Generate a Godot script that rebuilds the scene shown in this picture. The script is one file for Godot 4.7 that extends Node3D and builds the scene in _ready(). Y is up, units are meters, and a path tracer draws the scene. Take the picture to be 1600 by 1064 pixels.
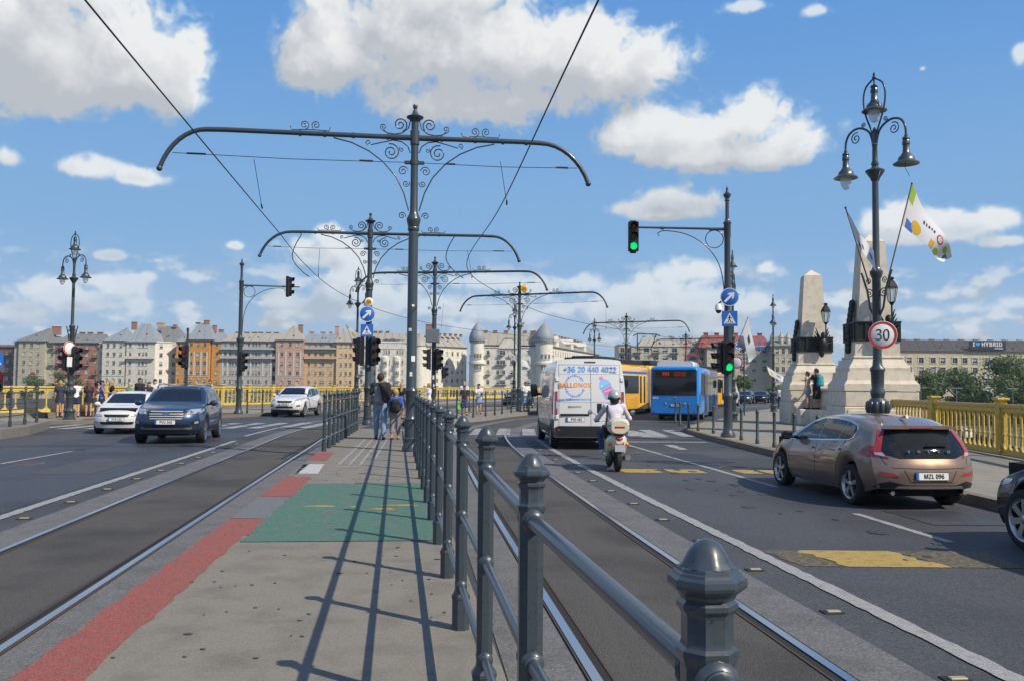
extends Node3D

# ---------------------------------------------------------------- geometry collector
class Geo:
	var v := PackedVector3Array()   # triangles, outside seen counter-clockwise
	var g := PackedInt32Array()     # smoothing group of each triangle, 0 = flat
	var t := Transform3D.IDENTITY
	var sg := 1
	func tri(a: Vector3, b: Vector3, c: Vector3, s := 0) -> void:
		v.append(t * a); v.append(t * b); v.append(t * c); g.append(s)
	func quad(a: Vector3, b: Vector3, c: Vector3, d: Vector3, s := 0) -> void:
		tri(a, b, c, s); tri(a, c, d, s)
	func fix(i0: int) -> void:      # turn a closed piece outside out
		var vol := 0.0
		var o := v[i0] if i0 < v.size() else Vector3.ZERO
		for i in range(i0, v.size(), 3):
			vol += (v[i] - o).dot((v[i + 1] - o).cross(v[i + 2] - o))
		if vol < 0.0:
			for i in range(i0, v.size(), 3):
				var k := v[i + 1]
				v[i + 1] = v[i + 2]
				v[i + 2] = k
	func face(p: Array, c: Vector3, s := 0) -> void:   # a convex face turned away from c
		var n: Vector3 = (p[1] - p[0]).cross(p[2] - p[0])
		var q := p
		if n.dot(p[0] - c) < 0.0:
			q = p.duplicate()
			q.reverse()
		for i in range(1, q.size() - 1):
			tri(q[0], q[i], q[i + 1], s)
	func box(c: Vector3, s: Vector3, b := 0.0) -> Geo:
		var h := s * 0.5
		if b <= 0.0:
			for a in 3:
				for sg_ in [-1.0, 1.0]:
					var p := []
					for k in [[-1, -1], [1, -1], [1, 1], [-1, 1]]:
						var q := Vector3.ZERO
						q[a] = h[a] * sg_
						q[(a + 1) % 3] = h[(a + 1) % 3] * k[0]
						q[(a + 2) % 3] = h[(a + 2) % 3] * k[1]
						p.append(c + q)
					face(p, c)
			return self
		b = minf(b, minf(h.x, minf(h.y, h.z)) * 0.95)
		var at := func(sx, sy, sz, ax):
			var q := Vector3(sx * (h.x - b), sy * (h.y - b), sz * (h.z - b))
			q[ax] += [sx, sy, sz][ax] * b
			return c + q
		for a in 3:
			for s1 in [-1.0, 1.0]:
				var p := []
				for k in [[-1.0, -1.0], [1.0, -1.0], [1.0, 1.0], [-1.0, 1.0]]:
					var e := [0.0, 0.0, 0.0]
					e[a] = s1; e[(a + 1) % 3] = k[0]; e[(a + 2) % 3] = k[1]
					p.append(at.call(e[0], e[1], e[2], a))
				face(p, c)
				for s2 in [-1.0, 1.0]:
					var a2 := (a + 1) % 3
					var e1 := [0.0, 0.0, 0.0]
					e1[a] = s1; e1[a2] = s2; e1[(a + 2) % 3] = -1.0
					var e2 := e1.duplicate()
					e2[(a + 2) % 3] = 1.0
					face([at.call(e1[0], e1[1], e1[2], a), at.call(e2[0], e2[1], e2[2], a), at.call(e2[0], e2[1], e2[2], a2), at.call(e1[0], e1[1], e1[2], a2)], c)
		for sx in [-1.0, 1.0]:
			for sy in [-1.0, 1.0]:
				for sz in [-1.0, 1.0]:
					face([at.call(sx, sy, sz, 0), at.call(sx, sy, sz, 1), at.call(sx, sy, sz, 2)], c)
		return self
	func obox(a: Vector3, b: Vector3, w: float, h: float, bev := 0.0) -> Geo:  # a bar from a to b
		var keep := t
		var d := (b - a)
		var z := d.normalized()
		var x := z.cross(Vector3.UP)
		if x.length() < 0.01: x = Vector3.RIGHT
		x = x.normalized()
		t = keep * Transform3D(Basis(x, z.cross(x) * -1.0, z), (a + b) * 0.5)
		box(Vector3.ZERO, Vector3(w, h, d.length()), bev)
		t = keep
		return self
	func lathe(prof: Array, o := Vector3.ZERO, n := 16, smooth := true, phase := 0.0, columns := false) -> Geo:  # prof: Vector2(radius, height)
		var i0 := v.size()
		sg += 1
		for i in prof.size() - 1:
			var p: Vector2 = prof[i]
			var q: Vector2 = prof[i + 1]
			if i > 0 and absf((p - prof[i - 1]).angle_to(q - p)) > (0.3 if columns else 0.7): sg += 40
			for k in n:
				var a0 := phase + TAU * k / n
				var a1 := phase + TAU * (k + 1) / n
				var u0 := Vector3(cos(a0), 0, sin(a0))
				var u1 := Vector3(cos(a1), 0, sin(a1))
				var s := sg if smooth else (sg + 1 + k if columns else 0)
				if p.x > 1e-5: tri(o + u0 * p.x + Vector3.UP * p.y, o + u1 * q.x + Vector3.UP * q.y, o + u1 * p.x + Vector3.UP * p.y, s)
				if q.x > 1e-5: tri(o + u0 * p.x + Vector3.UP * p.y, o + u0 * q.x + Vector3.UP * q.y, o + u1 * q.x + Vector3.UP * q.y, s)
		for e in ([] if prof[0] == prof[-1] else [0, prof.size() - 1]):
			var p: Vector2 = prof[e]
			if p.x > 1e-5:
				for k in n:
					var a0 := phase + TAU * k / n
					var a1 := phase + TAU * (k + 1) / n
					var c := o + Vector3.UP * p.y
					if e == 0: tri(c, c + Vector3(cos(a0), 0, sin(a0)) * p.x, c + Vector3(cos(a1), 0, sin(a1)) * p.x)
					else: tri(c, c + Vector3(cos(a1), 0, sin(a1)) * p.x, c + Vector3(cos(a0), 0, sin(a0)) * p.x)
		fix(i0)
		sg += 40
		return self
	func turned(prof: Array, a: Vector3, axis: Vector3, n := 16, smooth := true) -> Geo:  # a lathe about any axis
		var keep := t
		var y := axis.normalized()
		var x := y.cross(Vector3(0.13, 0.2, 0.97)).normalized()
		t = keep * Transform3D(Basis(x, y, x.cross(y)), a)
		lathe(prof, Vector3.ZERO, n, smooth)
		t = keep
		return self
	func cyl(a: Vector3, b: Vector3, r0: float, r1 := -1.0, n := 10) -> Geo:
		if r1 < 0.0: r1 = r0
		return turned([Vector2(r0, 0), Vector2(r1, (b - a).length())], a, b - a, n)
	func tube(p: Array, r, n := 6) -> Geo:    # r: a number or one per point
		var i0 := v.size()
		sg += 1
		var side := Vector3.ZERO
		var rings := []
		for i in p.size():
			var d: Vector3 = (p[mini(i + 1, p.size() - 1)] - p[maxi(i - 1, 0)]).normalized()
			if side == Vector3.ZERO:
				side = d.cross(Vector3.UP)
				if side.length() < 0.1: side = d.cross(Vector3.RIGHT)
			side = (side - d * side.dot(d)).normalized()
			var up := d.cross(side)
			var rr: float = r[i] if r is Array else r
			var ring := []
			for k in n:
				var a := TAU * k / n
				ring.append(p[i] + (side * cos(a) + up * sin(a)) * rr)
			rings.append(ring)
		for i in p.size() - 1:
			for k in n:
				quad(rings[i][k], rings[i + 1][k], rings[i + 1][(k + 1) % n], rings[i][(k + 1) % n], sg)
		for k in range(1, n - 1):
			tri(rings[0][0], rings[0][k], rings[0][k + 1])
			tri(rings[-1][0], rings[-1][k + 1], rings[-1][k])
		fix(i0)
		return self
	func ball(c: Vector3, r, n := 10, m := 7) -> Geo:
		var i0 := v.size()
		sg += 1
		var rr: Vector3 = r if r is Vector3 else Vector3(r, r, r)
		var at := func(i, k): return c + rr * Vector3(sin(PI * i / m) * cos(TAU * k / n), cos(PI * i / m), sin(PI * i / m) * sin(TAU * k / n))
		for i in m:
			for k in n:
				if i > 0: tri(at.call(i, k), at.call(i, k + 1), at.call(i + 1, k + 1), sg)
				if i < m - 1: tri(at.call(i, k), at.call(i + 1, k + 1), at.call(i + 1, k), sg)
		fix(i0)
		return self
	func prism(poly: PackedVector2Array, d0: float, d1: float, smooth := false) -> Geo:   # outline in x, y drawn out along z
		var i0 := v.size()
		sg += 1
		var ix := Geometry2D.triangulate_polygon(poly)
		for i in range(0, ix.size(), 3):
			var a := poly[ix[i]]
			var b := poly[ix[i + 1]]
			var c := poly[ix[i + 2]]
			if (b - a).cross(c - a) < 0.0:
				var k := b
				b = c
				c = k
			tri(Vector3(a.x, a.y, d1), Vector3(b.x, b.y, d1), Vector3(c.x, c.y, d1))
			tri(Vector3(a.x, a.y, d0), Vector3(c.x, c.y, d0), Vector3(b.x, b.y, d0))
		var n := poly.size()
		var cw := Geometry2D.is_polygon_clockwise(poly)
		for i in n:
			var a := poly[i]
			var b := poly[(i + 1) % n]
			if cw:
				var k := a
				a = b
				b = k
			quad(Vector3(a.x, a.y, d0), Vector3(b.x, b.y, d0), Vector3(b.x, b.y, d1), Vector3(a.x, a.y, d1), sg if smooth else 0)
		fix(i0)
		return self
	func up(a: Vector3, b: Vector3, c: Vector3, d: Vector3) -> void:   # a piece of a sheet that looks up
		for q in [[a, b, c], [a, c, d]]:
			if (q[1] - q[0]).cross(q[2] - q[0]).y < 0.0: tri(q[0], q[2], q[1])
			else: tri(q[0], q[1], q[2])
	func ribbon(l: Array, r: Array) -> Geo:
		for i in l.size() - 1: up(l[i], l[i + 1], r[i + 1], r[i])
		return self
	func slab(poly: PackedVector2Array, y0: float, y1: float) -> Geo:   # outline in x, z
		var keep := t
		t = keep * Transform3D(Basis(Vector3.RIGHT, Vector3(0, 0, 1), Vector3.UP), Vector3.ZERO)
		var i0 := v.size()
		prism(poly, y0, y1)
		t = keep
		fix(i0)
		return self
	func join(o: Geo, x := Transform3D.IDENTITY) -> Geo:
		for i in o.v.size(): v.append(t * (x * o.v[i]))
		sg += 1
		for s in o.g: g.append(s + sg if s > 0 else 0)
		sg += o.sg
		return self
	func put(m: ArrayMesh, mat: Material) -> void:
		var st := SurfaceTool.new()
		st.begin(Mesh.PRIMITIVE_TRIANGLES)
		for i in g.size():
			st.set_smooth_group(g[i] if g[i] > 0 else -1)
			st.add_vertex(v[i * 3]); st.add_vertex(v[i * 3 + 2]); st.add_vertex(v[i * 3 + 1])
		st.generate_normals()
		st.set_material(mat)
		st.commit(m)

# ---------------------------------------------------------------- naming and the tree
var taken := {}
var M := {}
var rng := RandomNumberGenerator.new()

func numbered(called: String) -> String:
	var n: int = taken.get(called, 0)
	taken[called] = n + 1
	return called if n == 0 else "%s_%03d" % [called, n]

func tag(o: Node, label: String, category: String, group := "", kind := "") -> Node:
	o.set_meta("label", label)
	if category: o.set_meta("category", category)
	if group: o.set_meta("group", group)
	if kind: o.set_meta("kind", kind)
	return o

func thing(called: String, label: String, category: String, at := Vector3.ZERO, turn := 0.0, group := "") -> Node3D:
	var o := Node3D.new()
	o.name = numbered(called)
	add_child(o)
	o.position = at
	o.rotation.y = turn
	tag(o, label, category, group)
	return o

func mesh_of(list: Array) -> ArrayMesh:   # [geo, material, geo, material ...]
	var m := ArrayMesh.new()
	for i in range(0, list.size(), 2):
		if list[i].v.size(): list[i].put(m, list[i + 1])
	return m

func part(called: String, parent: Node, list, at := Transform3D.IDENTITY, label := "") -> MeshInstance3D:
	var o := MeshInstance3D.new()
	o.mesh = list if list is Mesh else mesh_of(list)
	o.transform = at
	if parent == self:
		o.name = numbered(called)
		add_child(o)
	else:
		var n := 0
		while parent.has_node(called if n == 0 else "%s_%03d" % [called, n]):
			n += 1 if n < 8 else 1
		o.name = called if n == 0 else "%s_%03d" % [called, n]
		parent.add_child(o, true)
	if label: o.set_meta("label", label)
	return o

func struct(called: String, list, label := "") -> MeshInstance3D:
	var o := part(called, self, list)
	o.set_meta("kind", "structure")
	if label: o.set_meta("label", label)
	return o

func copy(o: Node3D, called: String, label: String, at: Vector3, turn := 0.0, group := "") -> Node3D:
	var c: Node3D = o.duplicate()
	c.name = numbered(called)
	add_child(c)
	c.position = at
	c.rotation.y = turn
	c.set_meta("label", label)
	if group: c.set_meta("group", group)
	return c

func move(p: Vector3, turn := 0.0) -> Transform3D:
	return Transform3D(Basis(Vector3.UP, turn), p)

# ---------------------------------------------------------------- curves
func curve(p: Array, step := 0.5) -> Array:     # a smooth line through points
	var c := Curve3D.new()
	for i in p.size():
		var d: Vector3 = (p[mini(i + 1, p.size() - 1)] - p[maxi(i - 1, 0)])
		var l0: float = (p[i] - p[maxi(i - 1, 0)]).length()
		var l1: float = (p[mini(i + 1, p.size() - 1)] - p[i]).length()
		d = d.normalized()
		c.add_point(p[i], -d * l0 / 3.0, d * l1 / 3.0)
	var out := []
	var n := maxi(2, int(ceil(c.get_baked_length() / step)))
	for i in n + 1: out.append(c.sample_baked(c.get_baked_length() * i / n, true))
	return out

func aside(p: Array, off: float, dy := 0.0) -> Array:    # a line beside a line on the ground, to its right
	var out := []
	for i in p.size():
		var d: Vector3 = p[mini(i + 1, p.size() - 1)] - p[maxi(i - 1, 0)]
		d = Vector3(-d.z, 0, d.x).normalized()
		out.append(p[i] + d * off + Vector3.UP * dy)
	return out

func span_of(p: Array, z0: float, z1: float) -> Array:   # the stretch of a line between two depths (z0 nearer)
	var out := []
	for q in p:
		if q.z <= z0 and q.z >= z1: out.append(q)
	return out

func frayed(p: Array, off: float, amount: float, dy: float, seed_ := 1) -> Array:
	var r := RandomNumberGenerator.new()
	r.seed = seed_
	var out := []
	for q in aside(p, off, dy): out.append(q + Vector3(r.randf_range(-amount, amount), 0, 0))
	return out

func spiral(c: Vector2, r: float, a0: float, turns: float, n := 18, shrink := 0.16) -> Array:  # from the outside in
	var out := []
	for i in n + 1:
		var f := float(i) / n
		out.append(c + Vector2.from_angle(a0 + turns * TAU * f) * r * lerpf(1.0, shrink, f))
	return out

func flat(p: Array, x := 1.0) -> Array:
	var out := []
	for q in p: out.append(Vector3(q.x * x, q.y, 0))
	return out

# ---------------------------------------------------------------- materials
func lin(r: float, g_: float, b: float, a := 1.0) -> Color:
	var c := Color(r, g_, b).linear_to_srgb()
	c.a = a
	return c

func mat(called: String, c: Color, rough := 0.6, metal := 0.0) -> StandardMaterial3D:
	var m := StandardMaterial3D.new()
	m.resource_name = called
	m.albedo_color = c
	m.roughness = rough
	m.metallic = metal
	M[called] = m
	return m

func noise(seed_: int, freq: float, oct := 4, kind := FastNoiseLite.TYPE_SIMPLEX_SMOOTH) -> FastNoiseLite:
	var n := FastNoiseLite.new()
	n.seed = seed_
	n.frequency = freq
	n.noise_type = kind
	n.fractal_octaves = oct
	if oct == 1: n.fractal_type = FastNoiseLite.FRACTAL_NONE
	return n

func ntex(n: FastNoiseLite, size: int, stops: Array, colors: Array) -> NoiseTexture2D:
	var t := NoiseTexture2D.new()
	t.width = size
	t.height = size
	t.seamless = true
	t.noise = n
	var r := Gradient.new()
	r.offsets = PackedFloat32Array(stops)
	r.colors = PackedColorArray(colors)
	t.color_ramp = r
	t.generate_mipmaps = false
	return t

func grey(x: float) -> Color:
	return Color(x, x, x)

func textured(m: StandardMaterial3D, t: Texture2D, tile: float, world := true) -> StandardMaterial3D:
	m.albedo_texture = t
	m.uv1_triplanar = true
	m.uv1_world_triplanar = world
	m.uv1_scale = Vector3.ONE / tile
	return m

func blotched(m: StandardMaterial3D, t: Texture2D, tile: float) -> StandardMaterial3D:   # a coarse pattern over the fine one
	m.detail_enabled = true
	m.detail_blend_mode = BaseMaterial3D.BLEND_MODE_MUL
	m.detail_albedo = t
	m.detail_uv_layer = BaseMaterial3D.DETAIL_UV_2
	m.uv2_triplanar = true
	m.uv2_world_triplanar = true
	m.uv2_scale = Vector3.ONE / tile
	return m

func relief(m: StandardMaterial3D, t: Texture2D, cm: float) -> StandardMaterial3D:
	m.heightmap_enabled = true
	m.heightmap_texture = t
	m.heightmap_scale = cm
	return m

func text(s: String, size: float, mtl: Material, parent: Node, called: String, at: Transform3D, font := "Droid Sans", weight := 700, depth := 0.004, squeeze := 1.0) -> MeshInstance3D:
	var tm := TextMesh.new()
	var f := SystemFont.new()
	f.font_names = PackedStringArray([font])
	f.font_weight = weight
	tm.font = f
	tm.text = s
	tm.font_size = 64
	tm.pixel_size = size / 64.0
	tm.depth = depth / 1.0
	tm.curve_step = 4.0
	tm.material = mtl
	var o := part(called, parent, tm, at * Transform3D(Basis.from_scale(Vector3(squeeze, 1, 1)), Vector3.ZERO))
	return o

# ---------------------------------------------------------------- sky
const CLOUDS = [
	[1.0, -28.6, 19.0, 5.4, 4.5, -24.2, 19.4, 4.8, 4.3, -26.9, 16.9, 6.2, 2.3, -22.0, 17.6, 2.8, 2.5, -31.7, 17.1, 3.6, 3.7, -21.0, 19.0, 1.8, 1.9, -36.0, 19.5, 5.0, 4.5, -27.0, 22.5, 5.0, 3.0],
	[1.0, -11.8, 20.8, 4.3, 3.7, -6.9, 21.5, 7.7, 4.5, -1.8, 20.9, 7.4, 4.5, 4.0, 20.5, 7.0, 4.1, 8.4, 20.4, 3.4, 2.3, -2.6, 17.5, 7.4, 1.9, -13.7, 19.4, 2.7, 2.1, 0.6, 18.0, 5.2, 1.4, -4.0, 25.0, 8.0, 3.0],
	[0.9, 10.6, 16.0, 4.0, 2.0, 15.0, 16.4, 3.8, 2.3, 18.1, 15.4, 3.2, 1.9, 12.2, 14.4, 6.0, 1.3, 15.8, 14.2, 4.2, 1.3, 7.4, 15.7, 2.4, 1.6],
	[0.7, -25.4, 12.4, 2.7, 1.0, -23.3, 12.1, 2.4, 0.8, -26.7, 12.3, 1.3, 0.8, -30.1, 12.4, 1.1, 0.8],
	[0.75, 9.8, 11.9, 2.8, 1.2, 11.4, 11.5, 2.2, 1.1, 7.4, 11.4, 2.2, 0.7, 9.4, 10.9, 3.6, 0.6],
	[0.75, 23.5, 10.1, 2.4, 1.2, 25.9, 9.8, 2.3, 1.2, 28.8, 9.7, 2.2, 1.2, 24.5, 8.9, 3.1, 0.8, 29.1, 8.4, 1.9, 0.5, 33.0, 9.6, 3.0, 1.6],
	[0.75, -11.9, 9.5, 1.6, 1.1, -13.5, 8.6, 2.3, 1.0, -10.7, 8.7, 2.0, 1.2, -17.5, 8.5, 0.7, 0.4, -12.3, 7.7, 3.5, 0.8],
	[0.8, 9.8, 7.1, 2.4, 1.4, 11.8, 7.3, 2.4, 1.2, 8.6, 5.7, 3.2, 1.6, 12.2, 5.5, 4.3, 1.6, 6.6, 5.1, 2.4, 1.4, 14.2, 5.0, 2.7, 1.5, 15.9, 7.4, 1.3, 0.7, 15.3, 5.6, 1.9, 1.2, 9.4, 4.1, 5.2, 1.2],
	[0.65, -11.5, 5.9, 2.4, 1.6, -13.0, 4.4, 2.7, 1.2, -10.1, 6.9, 1.6, 1.2, -14.6, 5.2, 1.5, 1.0, -8.2, 5.3, 2.4, 1.6],
	[0.5, -28.1, 5.3, 2.2, 1.2, -25.8, 4.7, 2.7, 1.1, -23.5, 5.6, 1.4, 1.2, -22.9, 4.5, 1.7, 1.4, -24.3, 5.9, 2.1, 0.7, -29.1, 3.8, 2.5, 0.8, -22.4, 6.4, 0.8, 0.6],
	[0.4, -1.7, 6.7, 3.7, 0.9, 2.0, 6.3, 3.3, 1.1, 0.0, 4.7, 4.9, 1.2, 4.1, 6.7, 2.1, 1.0, -4.1, 5.0, 3.7, 1.6],
	[0.3, 15.0, 22.9, 2.3, 0.6, 19.2, 22.3, 1.8, 0.7, 30.1, 18.4, 0.6, 0.9, -24.5, 7.4, 1.2, 0.4, 25.0, 18.4, 0.3, 0.2, -21.9, 7.3, 0.5, 0.2, 26.9, 9.1, 2.0, 0.8],
	[0.4, 26.8, 4.7, 2.6, 0.9, 29.4, 5.0, 1.9, 0.9, 24.8, 4.4, 2.0, 0.7, 21.3, 5.3, 1.4, 0.8]]

func air(el: float) -> Color:
	var f := clampf(el / 26.0, 0.0, 1.0)
	var c := Color(0.655, 0.755, 0.855).lerp(Color(0.52, 0.69, 0.865), smoothstep(0.0, 0.42, f))
	c = c.lerp(Color(0.39, 0.60, 0.85), smoothstep(0.35, 1.0, f))
	return c.lerp(Color(0.20, 0.38, 0.70), clampf((el - 26.0) / 64.0, 0.0, 1.0))

func sky_panorama() -> ImageTexture:
	var w := 4096
	var h := 2048
	var small := Image.create_empty(1024, 512, false, Image.FORMAT_RGB8)
	var nz := noise(7, 0.016, 6)
	var far_ := noise(11, 0.05, 4)
	for j in 512:
		var el := 90.0 - (j + 0.5) / 512.0 * 180.0
		for i in 1024:
			var c := air(maxf(el, 0.0))
			if el > 0.5 and el < 80.0:
				var az := (i + 0.5) / 1024.0 * TAU
				var k := 60.0 / (sin(deg_to_rad(el)) * 3.0 + 0.35)
				var x := sin(az) * cos(deg_to_rad(el)) * k
				var z := cos(az) * cos(deg_to_rad(el)) * k
				var d := nz.get_noise_2d(x * 2.2, z * 2.2)
				var a := smoothstep(0.02, 0.2, d)
				if a > 0.0:
					var b := clampf(0.86 - d * 0.5 + far_.get_noise_2d(x * 3.0, z * 3.0) * 0.16, 0.6, 0.97)
					c = c.lerp(Color(b * 0.985, b * 0.99, b * 1.005), a * 0.9 * smoothstep(0.0, 6.0, el))
			elif el <= 0.5:
				c = c.lerp(Color(0.42, 0.43, 0.42), smoothstep(0.5, -3.0, el))
			small.set_pixel(i, j, c)
	small.resize(w, h, Image.INTERPOLATE_CUBIC)
	var data := small.get_data()
	# the part of the sky with the clouds of the photograph, in full detail
	var half := 480
	var top := int((90.0 - 34.0) / 180.0 * h)
	var rows := int((90.0 + 1.0) / 180.0 * h) - top
	var cols := half * 2
	var f := PackedFloat32Array()
	f.resize(cols * rows)
	var st := PackedFloat32Array()   # how solid the cloud there is
	st.resize(cols * rows)
	var per := w / 360.0
	var base := PackedFloat32Array()  # height inside its puff, for the grey undersides
	base.resize(cols * rows)
	for cl in CLOUDS:
		var lo := 99.0
		var hi := 0.0
		for q in range(1, cl.size(), 4):
			lo = minf(lo, cl[q + 1] - cl[q + 3] * 0.8)
			hi = maxf(hi, cl[q + 1] + cl[q + 3])
		for q in range(1, cl.size(), 4):
			var cx: float = half + cl[q] * per
			var cy: float = (90.0 - cl[q + 1]) * per - top
			var rx: float = cl[q + 2] * per * 1.5
			var ry: float = cl[q + 3] * per * 1.5
			for j in range(maxi(0, int(cy - ry)), mini(rows, int(cy + ry) + 1)):
				var dy := (j - cy) / ry * 1.7
				if dy > 0.0: dy *= 1.25
				var el := 90.0 - (j + top) / per
				var hgt := clampf((el - lo) / maxf(hi - lo, 0.1), 0.0, 1.0)
				for i in range(maxi(0, int(cx - rx)), mini(cols, int(cx + rx) + 1)):
					var dx := (i - cx) / rx * 1.7
					var s := 1.0 - sqrt(dx * dx + dy * dy)
					if s > -0.7:
						var at := j * cols + i
						var e := exp(s * 3.0) - 0.12
						if e > 0.0:
							f[at] += e
							base[at] += hgt * e
							st[at] += cl[0] * e
	var n1 := noise(3, 0.011, 6)
	n1.fractal_gain = 0.56
	var n2 := noise(5, 0.03, 5)
	n2.fractal_gain = 0.6
	var n3 := noise(15, 0.022, 4)
	var n4 := noise(21, 0.075, 5)
	n4.fractal_gain = 0.65
	var soft := PackedFloat32Array()
	soft.resize(cols * rows)
	var d_ := PackedFloat32Array()
	d_.resize(cols * rows)
	for j in rows:
		for i in cols:
			var at := j * cols + i
			if f[at] > 0.0:
				var s := log(f[at] + 0.12) / 3.0
				var wx := i + n2.get_noise_2d(i * 0.5, j * 0.5 + 70.0) * 16.0
				var wy := j + n2.get_noise_2d(i * 0.5 + 90.0, j * 0.5) * 16.0
				d_[at] = s + n1.get_noise_2d(wx, wy * 1.3) * 0.62 + n2.get_noise_2d(wx, wy * 1.2) * 0.3 - absf(n3.get_noise_2d(wx, wy * 1.2)) * 0.2 + n4.get_noise_2d(wx, wy * 1.3) * 0.17 + n1.get_noise_2d(i * 2.3 + 77.0, j * 3.0) * 0.5 * (1.0 - st[at] / f[at]) - 0.02
				soft[at] = s + n1.get_noise_2d(wx, wy * 1.3) * 0.62 + n2.get_noise_2d(wx, wy * 1.2) * 0.1
			else:
				d_[at] = -1.0
				soft[at] = -0.3
	for j in rows:
		var el := 90.0 - (j + top + 0.5) / per
		var clear := air(maxf(el, 0.0))
		for i in cols:
			var at := j * cols + i
			var d := d_[at]
			var c := clear
			var haze := 0.10 * smoothstep(9.0, 1.0, el) * (0.5 + n1.get_noise_2d(i * 0.7 + 900.0, j * 2.0))
			c = c.lerp(Color(0.80, 0.83, 0.87), clampf(haze * 3.0, 0.0, 0.5))
			if el < 9.0:
				var lowc := n1.get_noise_2d(i * 1.6 + 40.0, j * 3.4) + n2.get_noise_2d(i * 1.3, j * 2.4 + 500.0) * 0.35
				var la := smoothstep(-0.06, 0.42, lowc + n4.get_noise_2d(i, j * 1.6) * 0.14) * smoothstep(9.0, 6.0, el) * smoothstep(-0.5, 2.0, el) * 0.7
				var lb := 0.80 + clampf((lowc - n1.get_noise_2d(i * 1.6 + 56.0, (j - 12) * 3.4)) * 0.3, -0.06, 0.1)
				c = c.lerp(Color(lb, lb * 1.01, lb * 1.03), la)
			if d > -0.09:
				var a := smoothstep(-0.09, 0.42, d) * 0.97
				a = lerpf(a, a * a, 0.2)
				var so := st[at] / maxf(f[at], 0.001)
				a *= lerpf(smoothstep(0.0, 0.55, d), 1.0, so) * lerpf(0.75, 1.0, so)
				var up := maxi(j - 13, 0) * cols + mini(i + 9, cols - 1)
				var up2 := maxi(j - 34, 0) * cols + mini(i + 20, cols - 1)
				var lit := clampf((soft[at] - soft[up]) * 1.5, -0.3, 0.4) * 0.4 + clampf((soft[at] - soft[up2]) * 0.8, -0.35, 0.5) * 0.6
				var hgt := base[at] / maxf(f[at], 0.001)
				var b := 0.865 + lit * 0.30 + (hgt - 0.5) * 0.19 - clampf(d - 0.3, 0.0, 0.7) * 0.10 + n2.get_noise_2d(i * 1.4 + 300.0, j * 1.4) * 0.035
				b = clampf(b, 0.765, 0.95)
				var cool := clampf((0.93 - b) * 4.0, 0.0, 1.0)
				var cc := Color(b, b * 1.0, b * 0.995).lerp(Color(b * 0.965, b * 0.99, b * 1.035), cool)
				var low := smoothstep(11.0, 1.5, el) * 0.42
				cc = cc.lerp(clear, low)
				c = c.lerp(cc, a)
			var edge := minf(minf(i, cols - 1 - i) / 60.0, minf(j / 60.0, 1.0))
			if el < 0.2: edge = minf(edge, clampf((el + 0.6) / 0.8, 0.0, 1.0))
			var px := (((i - half) + w) % w + (j + top) * w) * 3
			if edge < 1.0:
				edge = clampf(edge, 0.0, 1.0)
				c = Color8(data[px], data[px + 1], data[px + 2]).lerp(c, edge)
			data[px] = int(clampf(c.r * 255.0 + 0.5, 0, 255))
			data[px + 1] = int(clampf(c.g * 255.0 + 0.5, 0, 255))
			data[px + 2] = int(clampf(c.b * 255.0 + 0.5, 0, 255))
	return ImageTexture.create_from_image(Image.create_from_data(w, h, false, Image.FORMAT_RGB8, data))

func setup() -> void:
	var cam := Camera3D.new()
	cam.name = "camera"
	cam.fov = rad_to_deg(2.0 * atan(532.0 / 1390.0))
	cam.position = Vector3(0, 1.75, 0)
	cam.rotation_degrees = Vector3(2.92, 0, 0.5)
	cam.near = 0.1
	cam.far = 4000.0
	cam.current = true
	add_child(cam)
	var we := WorldEnvironment.new()
	we.name = "world_environment"
	var e := Environment.new()
	e.background_mode = Environment.BG_SKY
	var sky := Sky.new()
	var pm := PanoramaSkyMaterial.new()
	pm.panorama = sky_panorama()
	sky.sky_material = pm
	e.sky = sky
	e.background_energy_multiplier = 1.0
	e.tonemap_mode = Environment.TONE_MAPPER_LINEAR
	e.tonemap_exposure = 1.0
	e.sdfgi_enabled = true
	e.ssao_enabled = true
	e.ssil_enabled = true
	e.fog_enabled = true
	e.fog_density = 0.0002
	e.fog_light_color = Color(0.74, 0.81, 0.9)
	we.environment = e
	add_child(we)
	var sun := DirectionalLight3D.new()
	sun.name = "sun"
	sun.light_energy = 1.6
	sun.light_color = Color(1.0, 0.955, 0.88)
	sun.light_angular_distance = 0.5
	sun.shadow_enabled = true
	add_child(sun)
	sun.look_at_from_position(Vector3(1.13, 1.31, 0.80), Vector3.ZERO)

# ---------------------------------------------------------------- the bridge, its road and its tracks
var LT := []      # centre of the left track, away from the camera
var RT := []
var DECK_L := []  # edges of the bridge
var DECK_R := []

func V(x: float, z: float, y := 0.0) -> Vector3:
	return Vector3(x, y, z)

func poly2(p: Array) -> PackedVector2Array:
	var o := PackedVector2Array()
	for q in p: o.append(Vector2(q.x, q.z))
	return o

func sweep(p: Array, off0: float, off1: float, y0: float, y1: float, geo: Geo = null) -> Geo:  # a bar beside a line
	var q: Geo = geo if geo else Geo.new()
	var a := aside(p, off0, y1)
	var b := aside(p, off1, y1)
	q.ribbon(a, b)
	for i in a.size() - 1:
		var d := Vector3.UP * (y1 - y0)
		for e in [[a, -1.0], [b, 1.0]]:
			var l: Array = e[0]
			var i0 := q.v.size()
			q.quad(l[i], l[i + 1], l[i + 1] - d, l[i] - d)
			var n: Vector3 = (q.v[i0 + 1] - q.v[i0]).cross(q.v[i0 + 2] - q.v[i0])
			if n.dot(b[i] - a[i]) * e[1] < 0.0:
				for k in range(i0, i0 + 6, 3):
					var s := q.v[k + 1]
					q.v[k + 1] = q.v[k + 2]
					q.v[k + 2] = s
	return q

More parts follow.
